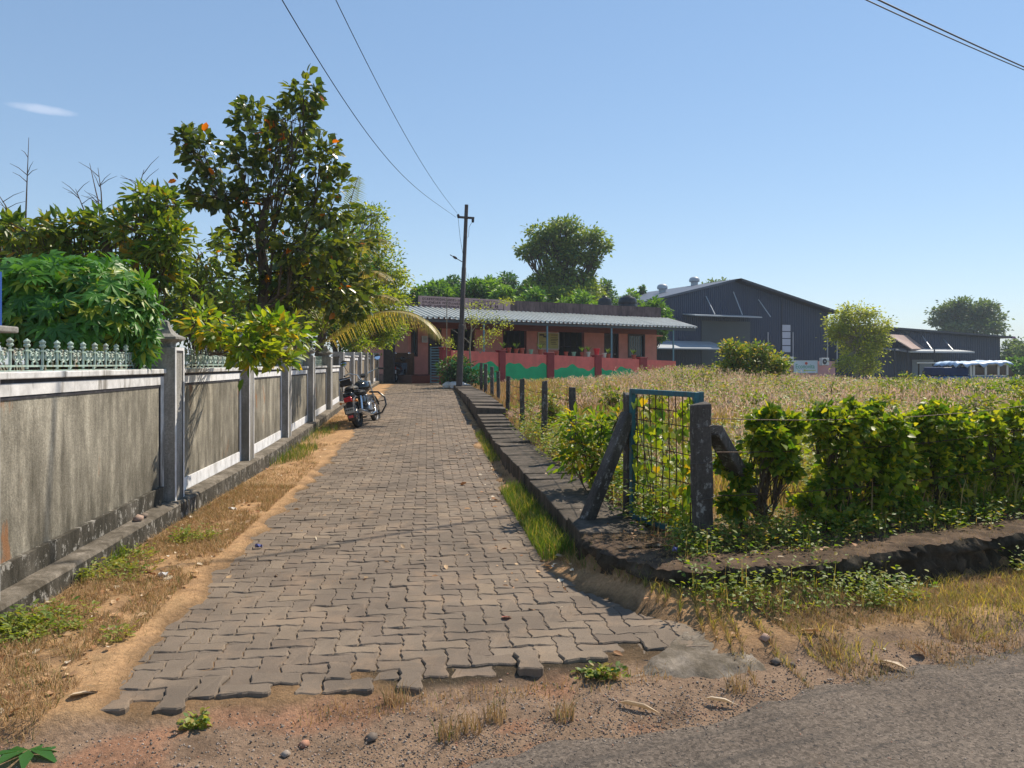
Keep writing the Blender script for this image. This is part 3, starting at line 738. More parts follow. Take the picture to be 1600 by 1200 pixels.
for q, (x0, x1, r_) in enumerate([(.08, .3, .8), (.25, .4, .7), (.62, .92, .84), (.6, .9, .68), (.62, .95, .58), (.6, .9, .5), (.1, .45, .42), (.62, .85, .4), (.1, .4, .3), (.62, .9, .3)]): m.bb(w_*x0, w_*x1, -.004, -.001, h_*r_, h_*(r_+(.1 if q < 2 else .03)))
m.build('printed_lines', M['black2'], bd)
nt = px(663.5, 530, BO[1]+BN[1]*OFF+BU[1]*fs(663, OFF)-.12)
o = thing('notice', 'small pale paper notice on the left end wall of the bungalow', 'notice', nt, BR); m = MB(); m.box((0, 0, 0), (.28, .02, .3)); m.build('paper', M['posterframe'], o)
for q in range(4): m = MB(); m.box((0, -.013, .1-q*.06), (.2, .003, .018)); m.build('printed_line', M['black2'], o)
# green entrance step and water tanks
st = thing('entrance_step', 'bright green painted step beside the blue gate', 'step', (*px(663, 588, 33.2)[:2], .62), BR)
m = MB(); m.box((0, 0, .12), (.75, .5, .4)); m.build('riser', M['green'], st, bev=.01); m = MB(); m.box((0, .05, .34), (.7, .4, .04)); m.build('tread', M['floor'], st)
def tank(pxx, w, y0, lab, tall):
    s_ = fs(pxx, 5.5); p = BO+BU*s_+BN*5.5; sc_ = p[1]/1200; r = w*sc_/2; h = EYE+(568-y0)*sc_-4.06-.46
    o = thing('water_tank', lab, 'water tank', (p[0], p[1], 4.06), 0, 'black water tanks on the bungalow roof')
    m = MB(); m.lathe([(r*.96, 0.3), (r, .34), (r, .4+h*.2), (r*.97, .4+h*.24), (r, .4+h*.3), (r, .4+h*.5), (r*.97, .4+h*.54), (r, .4+h*.6), (r*.98, .4+h*.82), (r*.8, .4+h*.95), (r*.35, .4+h)], 20); m.build('body', M['tank'], o, True)
    m = MB(); m.lathe([(r*.36, .4+h), (r*.36, .46+h), (r*.3, .48+h)], 14); m.build('lid', M['tank'], o, True)
    m = MB(); m.bb(-r, r, -r, r, 0, .3); m.build('plinth', M['parapet'], o)
    m = MB(); m.tube([(r+.04, 0, 0), (r+.04, 0, .4+h*.6), (r*.9, 0, .4+h*.7)], .02, 6); m.build('pipe', M['curtain'], o)
tank(945, 21, 463.5, 'smaller flat topped black water tank, left one on the roof', 15); tank(980.5, 29, 462, 'larger domed black water tank, right one on the roof', 17)

# ------------------------------------------------------------------ compound wall in front of the bungalow
CO = np.array((-2.44-BU[0]*.4, 30.5-BU[1]*.4))
cw = thing('compound_wall', 'coral and green painted compound wall with dark red pillars before the bungalow', 'wall', (CO[0], CO[1], 0), BR)
def cs(p): return fs(p, 0, CO)
ct0, ct1 = fz(704, 547, 0, CO), fz(1011, 562, 0, CO); s0, s1 = cs(704), cs(1011)
def ctop(s): return ct0+(ct1-ct0)*(s-s0)/(s1-s0)
pil = [(690, 704), (779, 789), (854, 865), (929, 939), (999, 1010)]
for i, (a, b) in enumerate(pil):
    a_, b_ = cs(a), cs(b); m = MB(); zt = ctop(a_)+.05
    m.bb(a_, b_, -.06, .2, -.2, zt); p_ = m.build('pillar', M['darkred'], cw, bev=.01)
    m = MB(); m.bb(a_-.03, b_+.03, -.09, .23, zt, zt+.05); m.build('cap', M['darkred'], p_, bev=.01)
ends = [(pil[i][1], pil[i+1][0]) for i in range(4)]+[(1010, 1056)]
for a, b in ends:
    a_, b_ = cs(a), cs(b); m = MB(); m.hexx(a_, b_, 0, .15, -.2, -.2, ctop(a_), ctop(b_)); w_ = m.build('wall_panel', M['coral'], cw)
    n_ = 26; up = []; ph = random.random()*6
    for q in range(n_+1):
        x_ = a_+(b_-a_)*q/n_; u = q/n_; up.append((x_, ctop(x_)-.50+.10*math.sin(u*9+ph)+.05*math.sin(u*23+ph)))
    m = MB(); V_ = []
    for x_, z_ in up: V_ += [(x_, -.006, -.2), (x_, -.006, z_), (x_, 0.001, z_)]
    F_ = []
    for q in range(n_): F_ += [(3*q, 3*q+3, 3*q+4, 3*q+1), (3*q+1, 3*q+4, 3*q+5, 3*q+2)]
    m.add(V_, F_); m.build('painted_wave', M['green'], w_)
# blue slatted gate
gO = px(672, 590, 31.0); g1 = px(690.5, 590, 30.3)
gt = thing('slatted_gate', 'light blue metal gate of horizontal bars beside the coral wall', 'gate', (gO.x, gO.y, .62), math.atan2(g1.y-gO.y, g1.x-gO.x)); gw = (g1-gO).length
M['gateblue'] = flat('pale_blue_gate', (.10, .2, .28), .5, .1, 4)
m = MB(); m.bb(0, .04, 0, .04, .05, 1.5); m.bb(gw-.04, gw, 0, .04, .05, 1.5); m.bb(.04, gw-.04, 0, .04, 1.46, 1.5); m.bb(.04, gw-.04, 0, .04, .05, .09); m.build('frame', M['gateblue'], gt)
for q in range(12): m = MB(); m.bb(.04, gw-.04, .01, .03, .17+q*.107, .225+q*.107); m.build('bar', M['gateblue'], gt)
# pots standing on the wall
M['terra'] = flat('terracotta_pot', (.35, .08, .05), .7, .2, 6); M['potwhite'] = flat('white_pot', (.5, .55, .5), .6, .1, 6); M['potgreen'] = flat('pale_green_pot', (.2, .4, .3), .6, .1, 6); M['redbucket'] = flat('bright_red_bucket', (.65, .02, .04), .4, .1, 6)
def potmesh(r, h, mt):
    m = MB(); m.lathe([(r*.68, 0), (r*.95, h*.8), (r*1.1, h*.82), (r*1.1, h), (r*.9, h), (r*.85, h*.9)], 14); return m.mesh('pot_body', M[mt], True)
M['potleaf'] = leafmat('pot_plant_leaf', (.04, .09, .02), (.10, .16, .04))
where = ['by the blue gate side of the wall', 'next along from the dark red pillar', 'in front of the dark opening', 'left of the notice board', 'under the notice board', 'right below the notice board', 'left of the dark window bay', 'under the dark window bay', 'right under the dark bay', 'before the pale wall stretch', 'left of the red bucket', 'right of the red bucket', 'near the far door', 'by the right dark red pillar']
potp = [(788, 'terra'), (797, 'terra'), (808, 'terra'), (817, 'terra'), (831, 'potgreen'), (846, 'terra'), (871, 'terra'), (886, 'terra'), (898, 'potgreen'), (911, 'terra'), (921, 'potwhite'), (946, 'potwhite'), (952, 'terra'), (992, 'terra')]
for q, (p_, mt) in enumerate(potp):
    s_ = cs(p_); P2 = CO+BU*s_+BN*.075; nm = {'terra': 'terracotta', 'potgreen': 'pale green', 'potwhite': 'white'}[mt]
    o = thing('flower_pot', f'{nm} flower pot on the coral wall {where[q]}', 'flower pot', (P2[0], P2[1], ctop(s_)), random.random()*3, 'flower pots along the coral compound wall')
    r = random.uniform(.085, .11); h = random.uniform(.17, .24)
    link('pot_body', potmesh(r, h, mt), o)
    if q in (0, 5, 9, 10, 12, 13, 2):
        m = MB()
        for w_ in range(26):
            an = random.random()*6.28; l_ = random.uniform(.1, .3); b_ = Vector((0, 0, h)); e = Vector((math.cos(an)*l_*.7, math.sin(an)*l_*.7, h+l_)); sd_ = Vector((-math.sin(an), math.cos(an), 0))*.02
            mid = (b_+e)/2+Vector((0, 0, .03)); m.add([b_, mid+sd_, e, mid-sd_], [(0, 1, 2, 3)])
        m.build('plant', M['potleaf'], o)
s_ = (cs(929)+cs(939))/2; P2 = CO+BU*s_+BN*.07
o = thing('bucket', 'bright red bucket standing on a dark red wall pillar', 'bucket', (P2[0], P2[1], ctop(s_)+.10), 0)
link('body', potmesh(.14, .30, 'redbucket'), o)

# low laterite wall and a scooter behind the gate pillar
M['laterite'] = dirtyconc('brown_laterite', (.20, .12, .07), (.07, .05, .035), .7)
o = thing('garden_wall', 'low brown laterite wall in the shade behind the scooter', 'wall', (*px(606, 580, 33.6)[:2], .2), .15); m = MB(); m.bb(0, 1.15, 0, .25, 0, 1.72); m.build('wall_panel', M['laterite'], o, bev=.02)

# ------------------------------------------------------------------ warehouse
WO = np.array((20.3, 70.0))
M['cladding'] = flat('dark_blue_grey_cladding', (.026, .044, .088), .5, .08, .4, spec=.4); M['cladtrim'] = flat('dark_trim', (.03, .035, .05), .5, .1, 1)
M['shutter'] = flat('grey_green_shutter', (.05, .07, .08), .5, .08, 1); M['steel'] = flat('galvanised_steel', (.42, .46, .5), .4, .1, 1, metal=.0)
M['roofgrey'] = flat('blue_grey_roof_sheet', (.07, .09, .13), .5, .1, 1); M['skylight'] = flat('pale_translucent_sheet', (.45, .5, .58), .4, .1, 1)
WU = np.array((.911, .412)); WU = WU/np.linalg.norm(WU); WN = np.array((-WU[1], WU[0])); WRO = math.atan2(WU[1], WU[0])
def ws(p, off=0):
    r = (p-800)/1200; ox, oy = WO+WN*off; return (r*oy-ox)/(WU[0]-r*WU[1])
def wz(p, y, off=0): return EYE+(568-y)/1200*(WO[1]+WN[1]*off+WU[1]*ws(p, off))
wh = thing('warehouse', 'large dark blue corrugated warehouse with gable roof behind the bungalow', 'warehouse', (WO[0], WO[1], 0), WRO)
zA = wz(1148, 440); sA = ws(1148); sE = ws(1293); zE2 = wz(1293, 489); sWl = ws(1024)-3; 
zl = wz(1024, 471); slopeL = (zA-zl)/(sA-ws(1024)); 
def wtop(s): return zA-(sA-s)*slopeL if s < sA else zA-(s-sA)*(zA-zE2)/(sE-sA)
def corrugate(o, s_a, s_b, top, zb, step=.22, y=0.0, d=.045, name='cladding', mt='cladding'):
    V_ = []; F_ = []; s = s_a
    pr = [(0, 0), (.55, 0), (.68, -d), (.87, -d)]
    while s < s_b:
        for u, o_ in pr:
            x_ = min(s+u*step, s_b); V_ += [(x_, y+o_, zb), (x_, y+o_, top(x_))]
        s += step
    V_ += [(s_b, y, zb), (s_b, y, top(s_b))]
    n_ = len(V_)//2; F_ = [(2*i, 2*i+2, 2*i+3, 2*i+1) for i in range(n_-1)]
    m = MB(); m.add(V_, F_); return m.build(name, M[mt], o)
c_ = corrugate(wh, sWl, sE, wtop, -1.2); 
dep = 32
m = MB(); m.hexx(sE-.05, sE, .05, dep, -1.2, -1.2, zE2, zE2); m.hexx(sWl, sWl+.05, .05, dep, -1.2, -1.2, wtop(sWl), wtop(sWl)); m.hexx(sWl, sE, dep, dep+.1, -1.2, -1.2, zE2-.3, zE2-.3); m.build('side_wall', M['cladding'], wh)
ov = .9
m = MB(); m.add([(sA, -ov, zA+.22), (sE+.6, -ov, zE2+.12), (sE+.6, dep, zE2+.12), (sA, dep, zA+.22), (sA, -ov, zA-.0), (sE+.6, -ov, zE2-.1), (sE+.6, dep, zE2-.1), (sA, dep, zA)], [(0,1,2,3),(7,6,5,4),(0,4,5,1),(1,5,6,2)])
m.build('roof', M['cladtrim'], wh)
m = MB(); m.add([(sWl-.6, -.12, wtop(sWl)+.12), (sA, -.12, zA+.225), (sA, dep, zA+.225), (sWl-.6, dep, wtop(sWl)+.12), (sWl-.6, -.12, wtop(sWl)-.05), (sA, -.12, zA), (sA, dep, zA), (sWl-.6, dep, wtop(sWl)-.05)], [(0,1,2,3),(7,6,5,4),(0,4,5,1)])
m.build('roof', M['roofgrey'], wh)
for pxx, pyy in ((1035, 459), (1085, 450)):
    s_ = ws(pxx, 6); m = MB(); zz = wtop(s_)+.2; m.lathe([(.35, -.1), (.35, .35), (.5, .4), (.52, .6), (.42, .78), (.2, .88)], 14, (s_, 6, zz)); m.build('roof_ventilator', M['steel'], wh, True)
a, b = ws(1096, -.06), ws(1172, -.06); zt = wz(1130, 502, 0)
m = MB(); 
q = -1.2
while q < zt: m.bb(a, b, -.10, -.05, q, min(q+.14, zt)); m.bb(a, b, -.09, -.05, min(q+.14, zt), min(q+.17, zt+.02)); q += .17
m.build('roller_shutter', M['shutter'], wh)
# canopy over the shutter with hanging rods
a, b = ws(1086, -1.8), ws(1191, -1.8); zc = wz(1087, 492, -1.8)
m = MB(); m.hexy(-1.8, -.06, a, b, zc-.08, zc+.12, zc+.02, zc+.22); cn = m.build('canopy', M['steel'], wh)
a2, b2 = ws(1191, -.7), ws(1217, -.7); 
for pa, pb in (((1103, 463), (1117, 491)), ((1146, 456), (1160, 492)), ((1185, 468), (1204, 495))):
    z_ = zc; m = MB(); m.tube([(ws(pa[0], -.05), -.05, wz(pa[0], pa[1], -.05)), (ws(pb[0], -1.5), -1.5, wz(pb[0], pb[1], -1.5))], .045, 6); m.build('rod', M['steel'], cn)
# skylight strip: frame and panes
a, b = ws(1222, -.06), ws(1235, -.06); z0, z1 = wz(1228, 551), wz(1228, 507)
m = MB(); m.bb(a-.05, a, -.09, -.04, z0, z1+2.2); m.bb(b, b+.05, -.09, -.04, z0, z1); fr_ = m.build('window_frame', M['cladtrim'], wh)
for q in range(4): m = MB(); m.bb(a, b, -.075, -.05, z0+(z1-z0)*q/4+.04, z0+(z1-z0)*(q+1)/4-.04); m.build('pane', M['skylight'], fr_)
for pxx, y0, y1 in ((1200, 519, 570), (1239, 519, 572), (1293, 520, 575), (1308, 530, 572)):
    off_ = -.12; s_ = ws(pxx, off_); m = MB(); m.tube([(s_, off_, wz(pxx, y1, off_)), (s_, off_, wz(pxx, y0, off_))], .055, 6); m.build('downpipe', M['steel'], wh)
# lean-to roof left of the shutter
a, b = ws(1020, -3), ws(1143, -3); m = MB(); m.hexy(-3, -.06, a, b, wz(1100, 546, -3), wz(1080, 540, -.06)+.3, wz(1100, 546, -3)+.1, wz(1080, 540, -.06)+.4); m.build('lean_to_roof', M['steel'], wh)
# right hand shed continuing behind the feathery tree
s_a, s_b = ws(1345), ws(1562); zsa, zsb = wz(1385, 515), wz(1562, 528)
def stp(s): return zsa+(zsb-zsa)*(s-ws(1385))/(s_b-ws(1385))
sh = thing('side_shed', 'long dark blue corrugated shed with a sloping roof right of the feathery tree', 'shed', (WO[0], WO[1], 0), WRO)
corrugate(sh, s_a, s_b, stp, -1.6, .3)
m = MB(); m.hexx(s_a, s_b, .05, 20, -1.6, -1.6, stp(s_a), stp(s_b)); m.build('back_wall', M['cladding'], sh)
m = MB(); m.hexx(s_a-.3, s_b+1.4, -.8, 20.4, stp(s_a)+.02, stp(s_b)-.04, stp(s_a)+.24, stp(s_b)+.16); m.build('roof', M['cladtrim'], sh)
m = MB(); m.bb(s_b+.9, s_b+1.45, -.85, -.6, stp(s_b)-.05, stp(s_b)+.12); m.build('eave_end', flat('faded_purple_trim', (.3, .12, .25), .6), sh)
M['brownroof'] = flat('brown_weathered_sheet', (.36, .25, .21), .6, .2, .8)
off = -4.2; a, b = ws(1392, off), ws(1444, off)
m = MB(); m.add([(ws(1387, -4.2), -4.2, wz(1387, 522, -4.2)), (ws(1425, -4.2), -4.2, wz(1420, 545, -4.2)), (ws(1446, -.1), -.1, wz(1446, 545, -.1)), (ws(1418, -.1), -.1, wz(1418, 524, -.1))], [(0,1,2,3)])
m.add([(v[0], v[1], v[2]-.12) for v in m.v[:4]], [(3,2,1,0)]); m.add([m.v[0], m.v[1], m.v[5], m.v[4]], [(0,3,2,1)])
m.build('porch_roof', M['brownroof'], sh)
m = MB(); a = ws(1424, -3.4); b = ws(1520, -3.0); m.hexy(-3.2, -.1, a, b, wz(1440, 551, -3.2), wz(1440, 546, -.1), wz(1440, 550, -3.2)+.1, wz(1440, 546, -.1)+.12); cn = m.build('canopy', M['steel'], sh)
for pa, pb in (((1441, 525), (1456, 546)), ((1474, 530), (1489, 547))):
    m = MB(); m.tube([(ws(pa[0], -.05), -.05, wz(pa[0], pa[1], -.05)), (ws(pb[0], -2.4), -2.4, wz(pb[0], pb[1], -2.4))], .06, 6); m.build('rod', M['steel'], cn)
M['greydoor'] = flat('pale_grey_door', (.22, .25, .28), .5, .1, 1)
m = MB(); m.bb(ws(1425, -.06), ws(1460, -.06), -.10, -.05, -1.2, wz(1440, 562)); m.build('door', M['greydoor'], sh)
for pxx in (1398, 1418, 1460): m = MB(); s_ = ws(pxx, -3.9); m.tube([(s_, -3.9, -1.5), (s_, -3.9, wz(pxx, 545, -3.9))], .07, 6); m.build('post', M['cladtrim'], sh)
# pink office wall with sign and air conditioners
po = -5.0
pk = thing('office_wall', 'faded pink wall block at the foot of the warehouse', 'wall', (WO[0], WO[1], 0), WRO)
M['fadedpink'] = flat('faded_pink_wall', (.5, .26, .27), .8, .12, 1)
a, b = ws(1212, po), ws(1305, po); z_ = wz(1260, 566, po); m = MB(); m.hexx(a, b, po, -.2, -1.5, -1.5, wz(1212, 565.5, po), wz(1305, 564.5, po)); m.build('wall_panel', M['fadedpink'], pk)
s0_ = ws(1241, po-.15); s1_ = ws(1277.5, po-.15); z0, z1 = wz(1260, 582.5, po-.15), wz(1260, 563.5, po-.15)
P2 = WO+WU*s0_+WN*(po-.12)
sgn = thing('shop_sign', 'pale blue sign board with green lettering and a red logo on the pink wall', 'sign', (P2[0], P2[1], z0), WRO)
M['signpale'] = flat('pale_blue_sign', (.5, .6, .68), .5, .08, 1); M['signgreen'] = flat('green_lettering', (.02, .30, .16), .5, 0, 1); M['logored'] = flat('red_logo', (.5, .06, .03), .5, 0, 1); M['limegreen'] = flat('lime_print', (.35, .5, .08), .5, 0, 1)
w_, h_ = s1_-s0_, z1-z0; m = MB(); m.bb(0, w_, 0, .08, 0, h_); bd = m.build('board', M['signpale'], sgn)
m = MB()
for x0, x1, q0, q1 in ((0, w_, -.03, 0), (0, w_, h_, h_+.03), (-.03, 0, -.03, h_+.03), (w_, w_+.03, -.03, h_+.03)): m.bb(x0, x1, -.02, .08, q0, q1)
m.build('frame', M['steel'], sgn)
def text(s, size, loc, mt, parent, name='lettering', rot=(math.pi/2, 0, 0)):
    cu = bpy.data.curves.new(name, 'FONT'); cu.body = s; cu.size = size; cu.extrude = .002; cu.resolution_u = 2; cu.align_x = 'CENTER'
    o = bpy.data.objects.new(name, cu); col.objects.link(o); dg_ = bpy.context.evaluated_depsgraph_get(); me = bpy.data.meshes.new_from_object(o.evaluated_get(dg_))
    bpy.data.objects.remove(o); me.materials.clear(); me.materials.append(M[mt]); q = link(name, me, parent); q.location = loc; q.rotation_euler = rot; return q
text('Econovita', .56, (w_*.47, -.012, h_*.36), 'signgreen', bd)
m = MB(); m.ball((w_*.52, -.01, h_*.78), (.16, .01, .13), 12, 6); m.build('logo', M['logored'], bd); m = MB(); m.box((w_*.7, -.012, h_*.2), (w_*.45, .004, .07)); m.box((w_*.45, -.012, h_*.2), (.2, .004, .16)); m.build('print', M['limegreen'], bd)
M['acwhite'] = flat('white_ac_case', (.6, .63, .65), .5, .08, 1); M['acdark'] = flat('dark_fan_grille', (.03, .03, .035), .6, 0, 1)
for (pxx, pyy, lab) in ((1218, 562.5, 'white air conditioner unit nearest the bush, leftmost on the pink wall'), (1232.5, 563, 'white air conditioner unit left of the pale sign board'), (1288, 564.5, 'white air conditioner unit right of the pale sign board')):
    s_ = ws(pxx, po-.4); P2 = WO+WU*s_+WN*(po-.4); o = thing('air_conditioner', lab, 'air conditioner', (P2[0], P2[1], wz(pxx, pyy, po-.4)-.33), WRO, 'outdoor air conditioner units on the pink wall')
    m = MB(); m.bb(-.42, .42, -.15, .17, 0, .62); m.build('case', M['acwhite'], o, bev=.02)
    m = MB(); m.lathe([(.25, 0), (.25, .02)], 18, (-.12, -.155, .31), Matrix.Rotation(math.pi/2, 3, 'X')); f_ = m.build('fan_grille', M['acdark'], o)
    m = MB(); m.lathe([(.06, 0), (.06, .012)], 10, (-.12, -.178, .31), Matrix.Rotation(math.pi/2, 3, 'X')); m.build('hub', M['acwhite'], f_)
    m = MB(); m.bb(-.35, -.3, -.1, .2, -.05, 0); m.bb(.3, .35, -.1, .2, -.05, 0); m.build('bracket', M['steel'], o)
# dark low wall in front
o = thing('low_wall', 'low dark mossy wall between the field and the pink office', 'wall', (*px(1248, 600, 55)[:2], -.6), .1)
m = MB(); m.bb(0, 7.5, 0, .2, 0, .66); m.bb(7.5, 14, .0, .2, 0, .62); m.build('wall_panel', M['mossy'], o)
# ------------------------------------------------------------------ foliage tools
T_FAR = (np.array([(0,0,0),(.5,.45,.06),(0,1,-.1),(-.5,.45,.06)], float), np.array([(0,1,2),(0,2,3)]))
T_LEAF = (np.array([(0,0,0),(0,.5,-.04),(0,1,-.12),(.4,.22,.07),(.46,.62,.04),(-.4,.22,.07),(-.46,.62,.04)], float), np.array([(0,3,1),(3,4,1),(1,4,2),(0,1,5),(5,1,6),(1,2,6)]))
T_IVY = (np.array([(0,.1,0),(.35,-.05,.03),(.52,.3,.05),(0,1,-.1),(-.52,.3,.05),(-.35,-.05,.03)], float), np.array([(0,1,2),(0,2,3),(0,3,4),(0,4,5)]))
def palm_t(nl=7, w=.13):
    V_ = [(0, 0, 0)]; F_ = []
    for i in range(nl):
        an = math.radians(-115+230*i/(nl-1)); L_ = [.62, .85, .97, 1, .97, .85, .62][i]
        d_ = Vector((math.sin(an), math.cos(an), 0)); p_ = Vector((d_.y, -d_.x, 0)); b = len(V_)
        V_ += [tuple(d_*L_*.5+p_*w+Vector((0, 0, .02))), tuple(d_*L_*.55+Vector((0, 0, -.03))), tuple(d_*L_*.5-p_*w+Vector((0, 0, .02))), tuple(d_*L_+Vector((0, 0, -.16)))]
        F_ += [(0, b, b+1), (0, b+1, b+2), (b, b+3, b+1), (b+1, b+3, b+2)]
    return np.array(V_), np.array(F_)
T_PALM = palm_t()
def norm(a): return a/np.maximum(np.linalg.norm(a, axis=-1, keepdims=True), 1e-9)
def frames(D, N):
    y = norm(D); x = norm(np.cross(y, N)); z = np.cross(x, y); return x, y, z
def leafgeo(P, D, N, L, W, tmpl):
    x, y, z = frames(D, N); tv, tf = tmpl; n = len(P); L = np.asarray(L)[:, None, None]; W = np.asarray(W)[:, None, None]
    V_ = P[:, None]+x[:, None]*tv[None, :, 0:1]*W+y[:, None]*tv[None, :, 1:2]*L+z[:, None]*tv[None, :, 2:3]*L
    F_ = (tf[None]+(np.arange(n)*len(tv))[:, None, None]).reshape(-1, tf.shape[1])
    return V_.reshape(-1, 3), F_
def leafmesh(name, P, D, N, L, W, tmpl, mt, tone=None):
    V_, F_ = leafgeo(P, D, N, L, W, tmpl)
    tone = rng.random(len(P)) if tone is None else tone
    return npmesh(name, V_, F_, mt, np.repeat(tone, len(tmpl[1])))
def unit_leaf(name, tmpl, mt):
    me = bpy.data.meshes.new(name); me.from_pydata([tuple(v) for v in tmpl[0]], [], [tuple(int(i) for i in f) for f in tmpl[1]]); me.materials.append(mt); return me
def place_leaves(name, P, D, N, L, W, tmpl, mt, parent, nobj=0, tone=None, rest='foliage'):
    """the nobj nearest leaves as objects, the rest one joined stuff part"""
    o_ = np.array(parent.matrix_basis.translation) if parent else np.zeros(3)
    dist = np.linalg.norm((P+o_)-np.array((0, 0, EYE)), axis=1); idx = np.argsort(dist)
    if nobj:
        me = unit_leaf(name, tmpl, mt); x, y, z = frames(D, N)
        for i in idx[:nobj]:
            Mx = Matrix(((x[i][0]*W[i], y[i][0]*L[i], z[i][0]*L[i], P[i][0]), (x[i][1]*W[i], y[i][1]*L[i], z[i][1]*L[i], P[i][1]), (x[i][2]*W[i], y[i][2]*L[i], z[i][2]*L[i], P[i][2]), (0, 0, 0, 1)))
            link(name, me, parent, Mx)
        idx = idx[nobj:]
    if len(idx):
        t_ = None if tone is None else tone[idx]
        o = link(rest, leafmesh(rest, P[idx], D[idx], N[idx], L[idx], W[idx], tmpl, mt, t_), parent); o['kind'] = 'stuff'; return o
def rdir(n): return norm(rng.normal(size=(n, 3)))
def curve(a, b, sag=0.0, n=6, wob=.04):
    a = Vector(a); b = Vector(b); L_ = (b-a).length; out = []
    for i in range(n+1):
        t = i/n; p = a.lerp(b, t); p.z += sag*4*t*(1-t)*L_
        if 0 < i < n: p += Vector((random.gauss(0, wob*L_), random.gauss(0, wob*L_), random.gauss(0, wob*L_)))*.5
        out.append(p)
    return out
def tree(name, label, cat, base, blobs, nleaf, L, W, mt, bark='bark', tr=.12, group=None, tmpl=T_FAR, ends=14, cl=.22, up=.35, trunk_top=None, nobj=0, clumptone=.5, multi=False, slo=3, lf=.5, face=0, tx=.6, twig=.012, lw=(.75, 1.25)):
    """blobs: (dx,dy,z,r or (rx,ry,rz)) relative to base; leaves grow in clumps at the twig ends spread through each blob"""
    o = thing(name, label, cat, base, 0, group); mb = MB(); tk = MB()
    cz = [b[2] for b in blobs]; ztop = trunk_top or (min(cz)+.5*(max(cz)-min(cz))); cxm = sum(b[0] for b in blobs)/len(blobs); cym = sum(b[1] for b in blobs)/len(blobs)
    top = Vector((cxm*tx, cym*tx, ztop)); tp = curve((0, 0, -.2), top, 0, 7, .03)
    tk.tube(tp, [tr*(1.25-.75*i/7) for i in range(8)], 9)
    Pl, Dl, Nl, Tl, Sz = [], [], [], [], []
    vol = [np.prod(b[3] if hasattr(b[3], '__len__') else (b[3],)*3)**(2/3) for b in blobs]; tv = sum(vol)
    for b, v in zip(blobs, vol):
        r = np.array(b[3] if hasattr(b[3], '__len__') else (b[3],)*3, float); c_ = Vector(b[:3])
        st = tp[random.randint(slo, 7)] if not multi else tp[random.randint(0, 3)]
        lim = curve(st, c_, -.08, 5, .07); rr = tr*lf*min(1, float(r.mean())/1.2+.25)
        mb.tube(lim, [rr*(1-.75*i/5)+.006 for i in range(6)], 6)
        ne = max(4, int(ends)); nl = int(nleaf*v/tv/ne)+1
        for e in range(ne):
            d_ = norm(rng.normal(size=3)); rad = rng.uniform(.45, 1.0)**.6; d_[2] = d_[2]*.9+.12
            E = np.array(c_)+d_*r*rad; s_ = lim[random.randint(2, 5)]
            tw = curve(s_, E, .03, 3, .06); mb.tube(tw, [twig*1.6, twig*1.2, twig*.8, twig*.4], 4, cap=False)
            cs_ = cl*float(r.mean())*rng.uniform(.7, 1.4)
            q = rng.normal(size=(nl, 3))*cs_*np.array((1, 1, .7)); Pl.append(E+q)
            out = norm(q+d_*cs_*1.0+rng.normal(size=(nl, 3))*cs_*.6); out[:, 2] -= .15; Dl.append(out)
            nn = rdir(nl)*.75; nn[:, 2] += up+.5; Nl.append(nn)
            if face: Nl[-1] = norm(out*.5+d_*.7+rng.normal(size=(nl, 3))*.3+np.array((.25, -.35, .55))); Dl[-1] = norm(rng.normal(size=(nl, 3))*.45+d_*.4+np.array((.1, -.1, -.75)))
            ct = rng.random(); Tl.append(np.clip(ct*clumptone+rng.random(nl)*(1-clumptone), 0, .999)); Sz.append(rng.uniform(lw[0], lw[1], nl))
    tk.build('trunk', M[bark], o, True); mb.build('branches', M[bark], o)
    P = np.concatenate(Pl); D = np.concatenate(Dl); N = np.concatenate(Nl); T_ = np.concatenate(Tl); S_ = np.concatenate(Sz)
    place_leaves('leaf', P, D, N, L*S_, W*S_, tmpl, mt, o, nobj, T_, 'crown')
    return o
def blades(name, P, H, Wd, mt, parent=None, lean=.35, seg=2, wind=(0, 0), tone=None):
    n = len(P); an = rng.uniform(0, 2*np.pi, n); dx, dy = np.cos(an), np.sin(an); ln = rng.uniform(.1, 1, n)*lean*H; a2 = rng.uniform(0, 2*np.pi, n)
    bx, by = np.cos(a2)*ln+wind[0]*H, np.sin(a2)*ln+wind[1]*H
    w = Wd/2; P0 = P; rows = []
    if seg == 1:
        V_ = np.stack([P+np.stack([-dx*w, -dy*w, -0.01+0*w], 1), P+np.stack([dx*w, dy*w, -.01+0*w], 1), P+np.stack([bx, by, H], 1)], 1).reshape(-1, 3)
        F_ = np.arange(n*3).reshape(-1, 3); k = 1
    else:
        m_ = P+np.stack([bx*.35, by*.35, H*.6], 1)
        V_ = np.stack([P+np.stack([-dx*w, -dy*w, -.01+0*w], 1), P+np.stack([dx*w, dy*w, -.01+0*w], 1), m_+np.stack([dx*w*.8, dy*w*.8, 0*w], 1), m_-np.stack([dx*w*.8, dy*w*.8, 0*w], 1), P+np.stack([bx, by, H*.97], 1)], 1).reshape(-1, 3)
        b = np.arange(n)*5; F_ = np.stack([b, b+1, b+2, b, b+2, b+3, b+3, b+2, b+4], 1).reshape(-1, 3); k = 3
    tone = rng.random(n) if tone is None else tone
    o = link(name, npmesh(name, V_, F_, mt, np.repeat(tone, k)), parent); o['kind'] = 'stuff'; return o

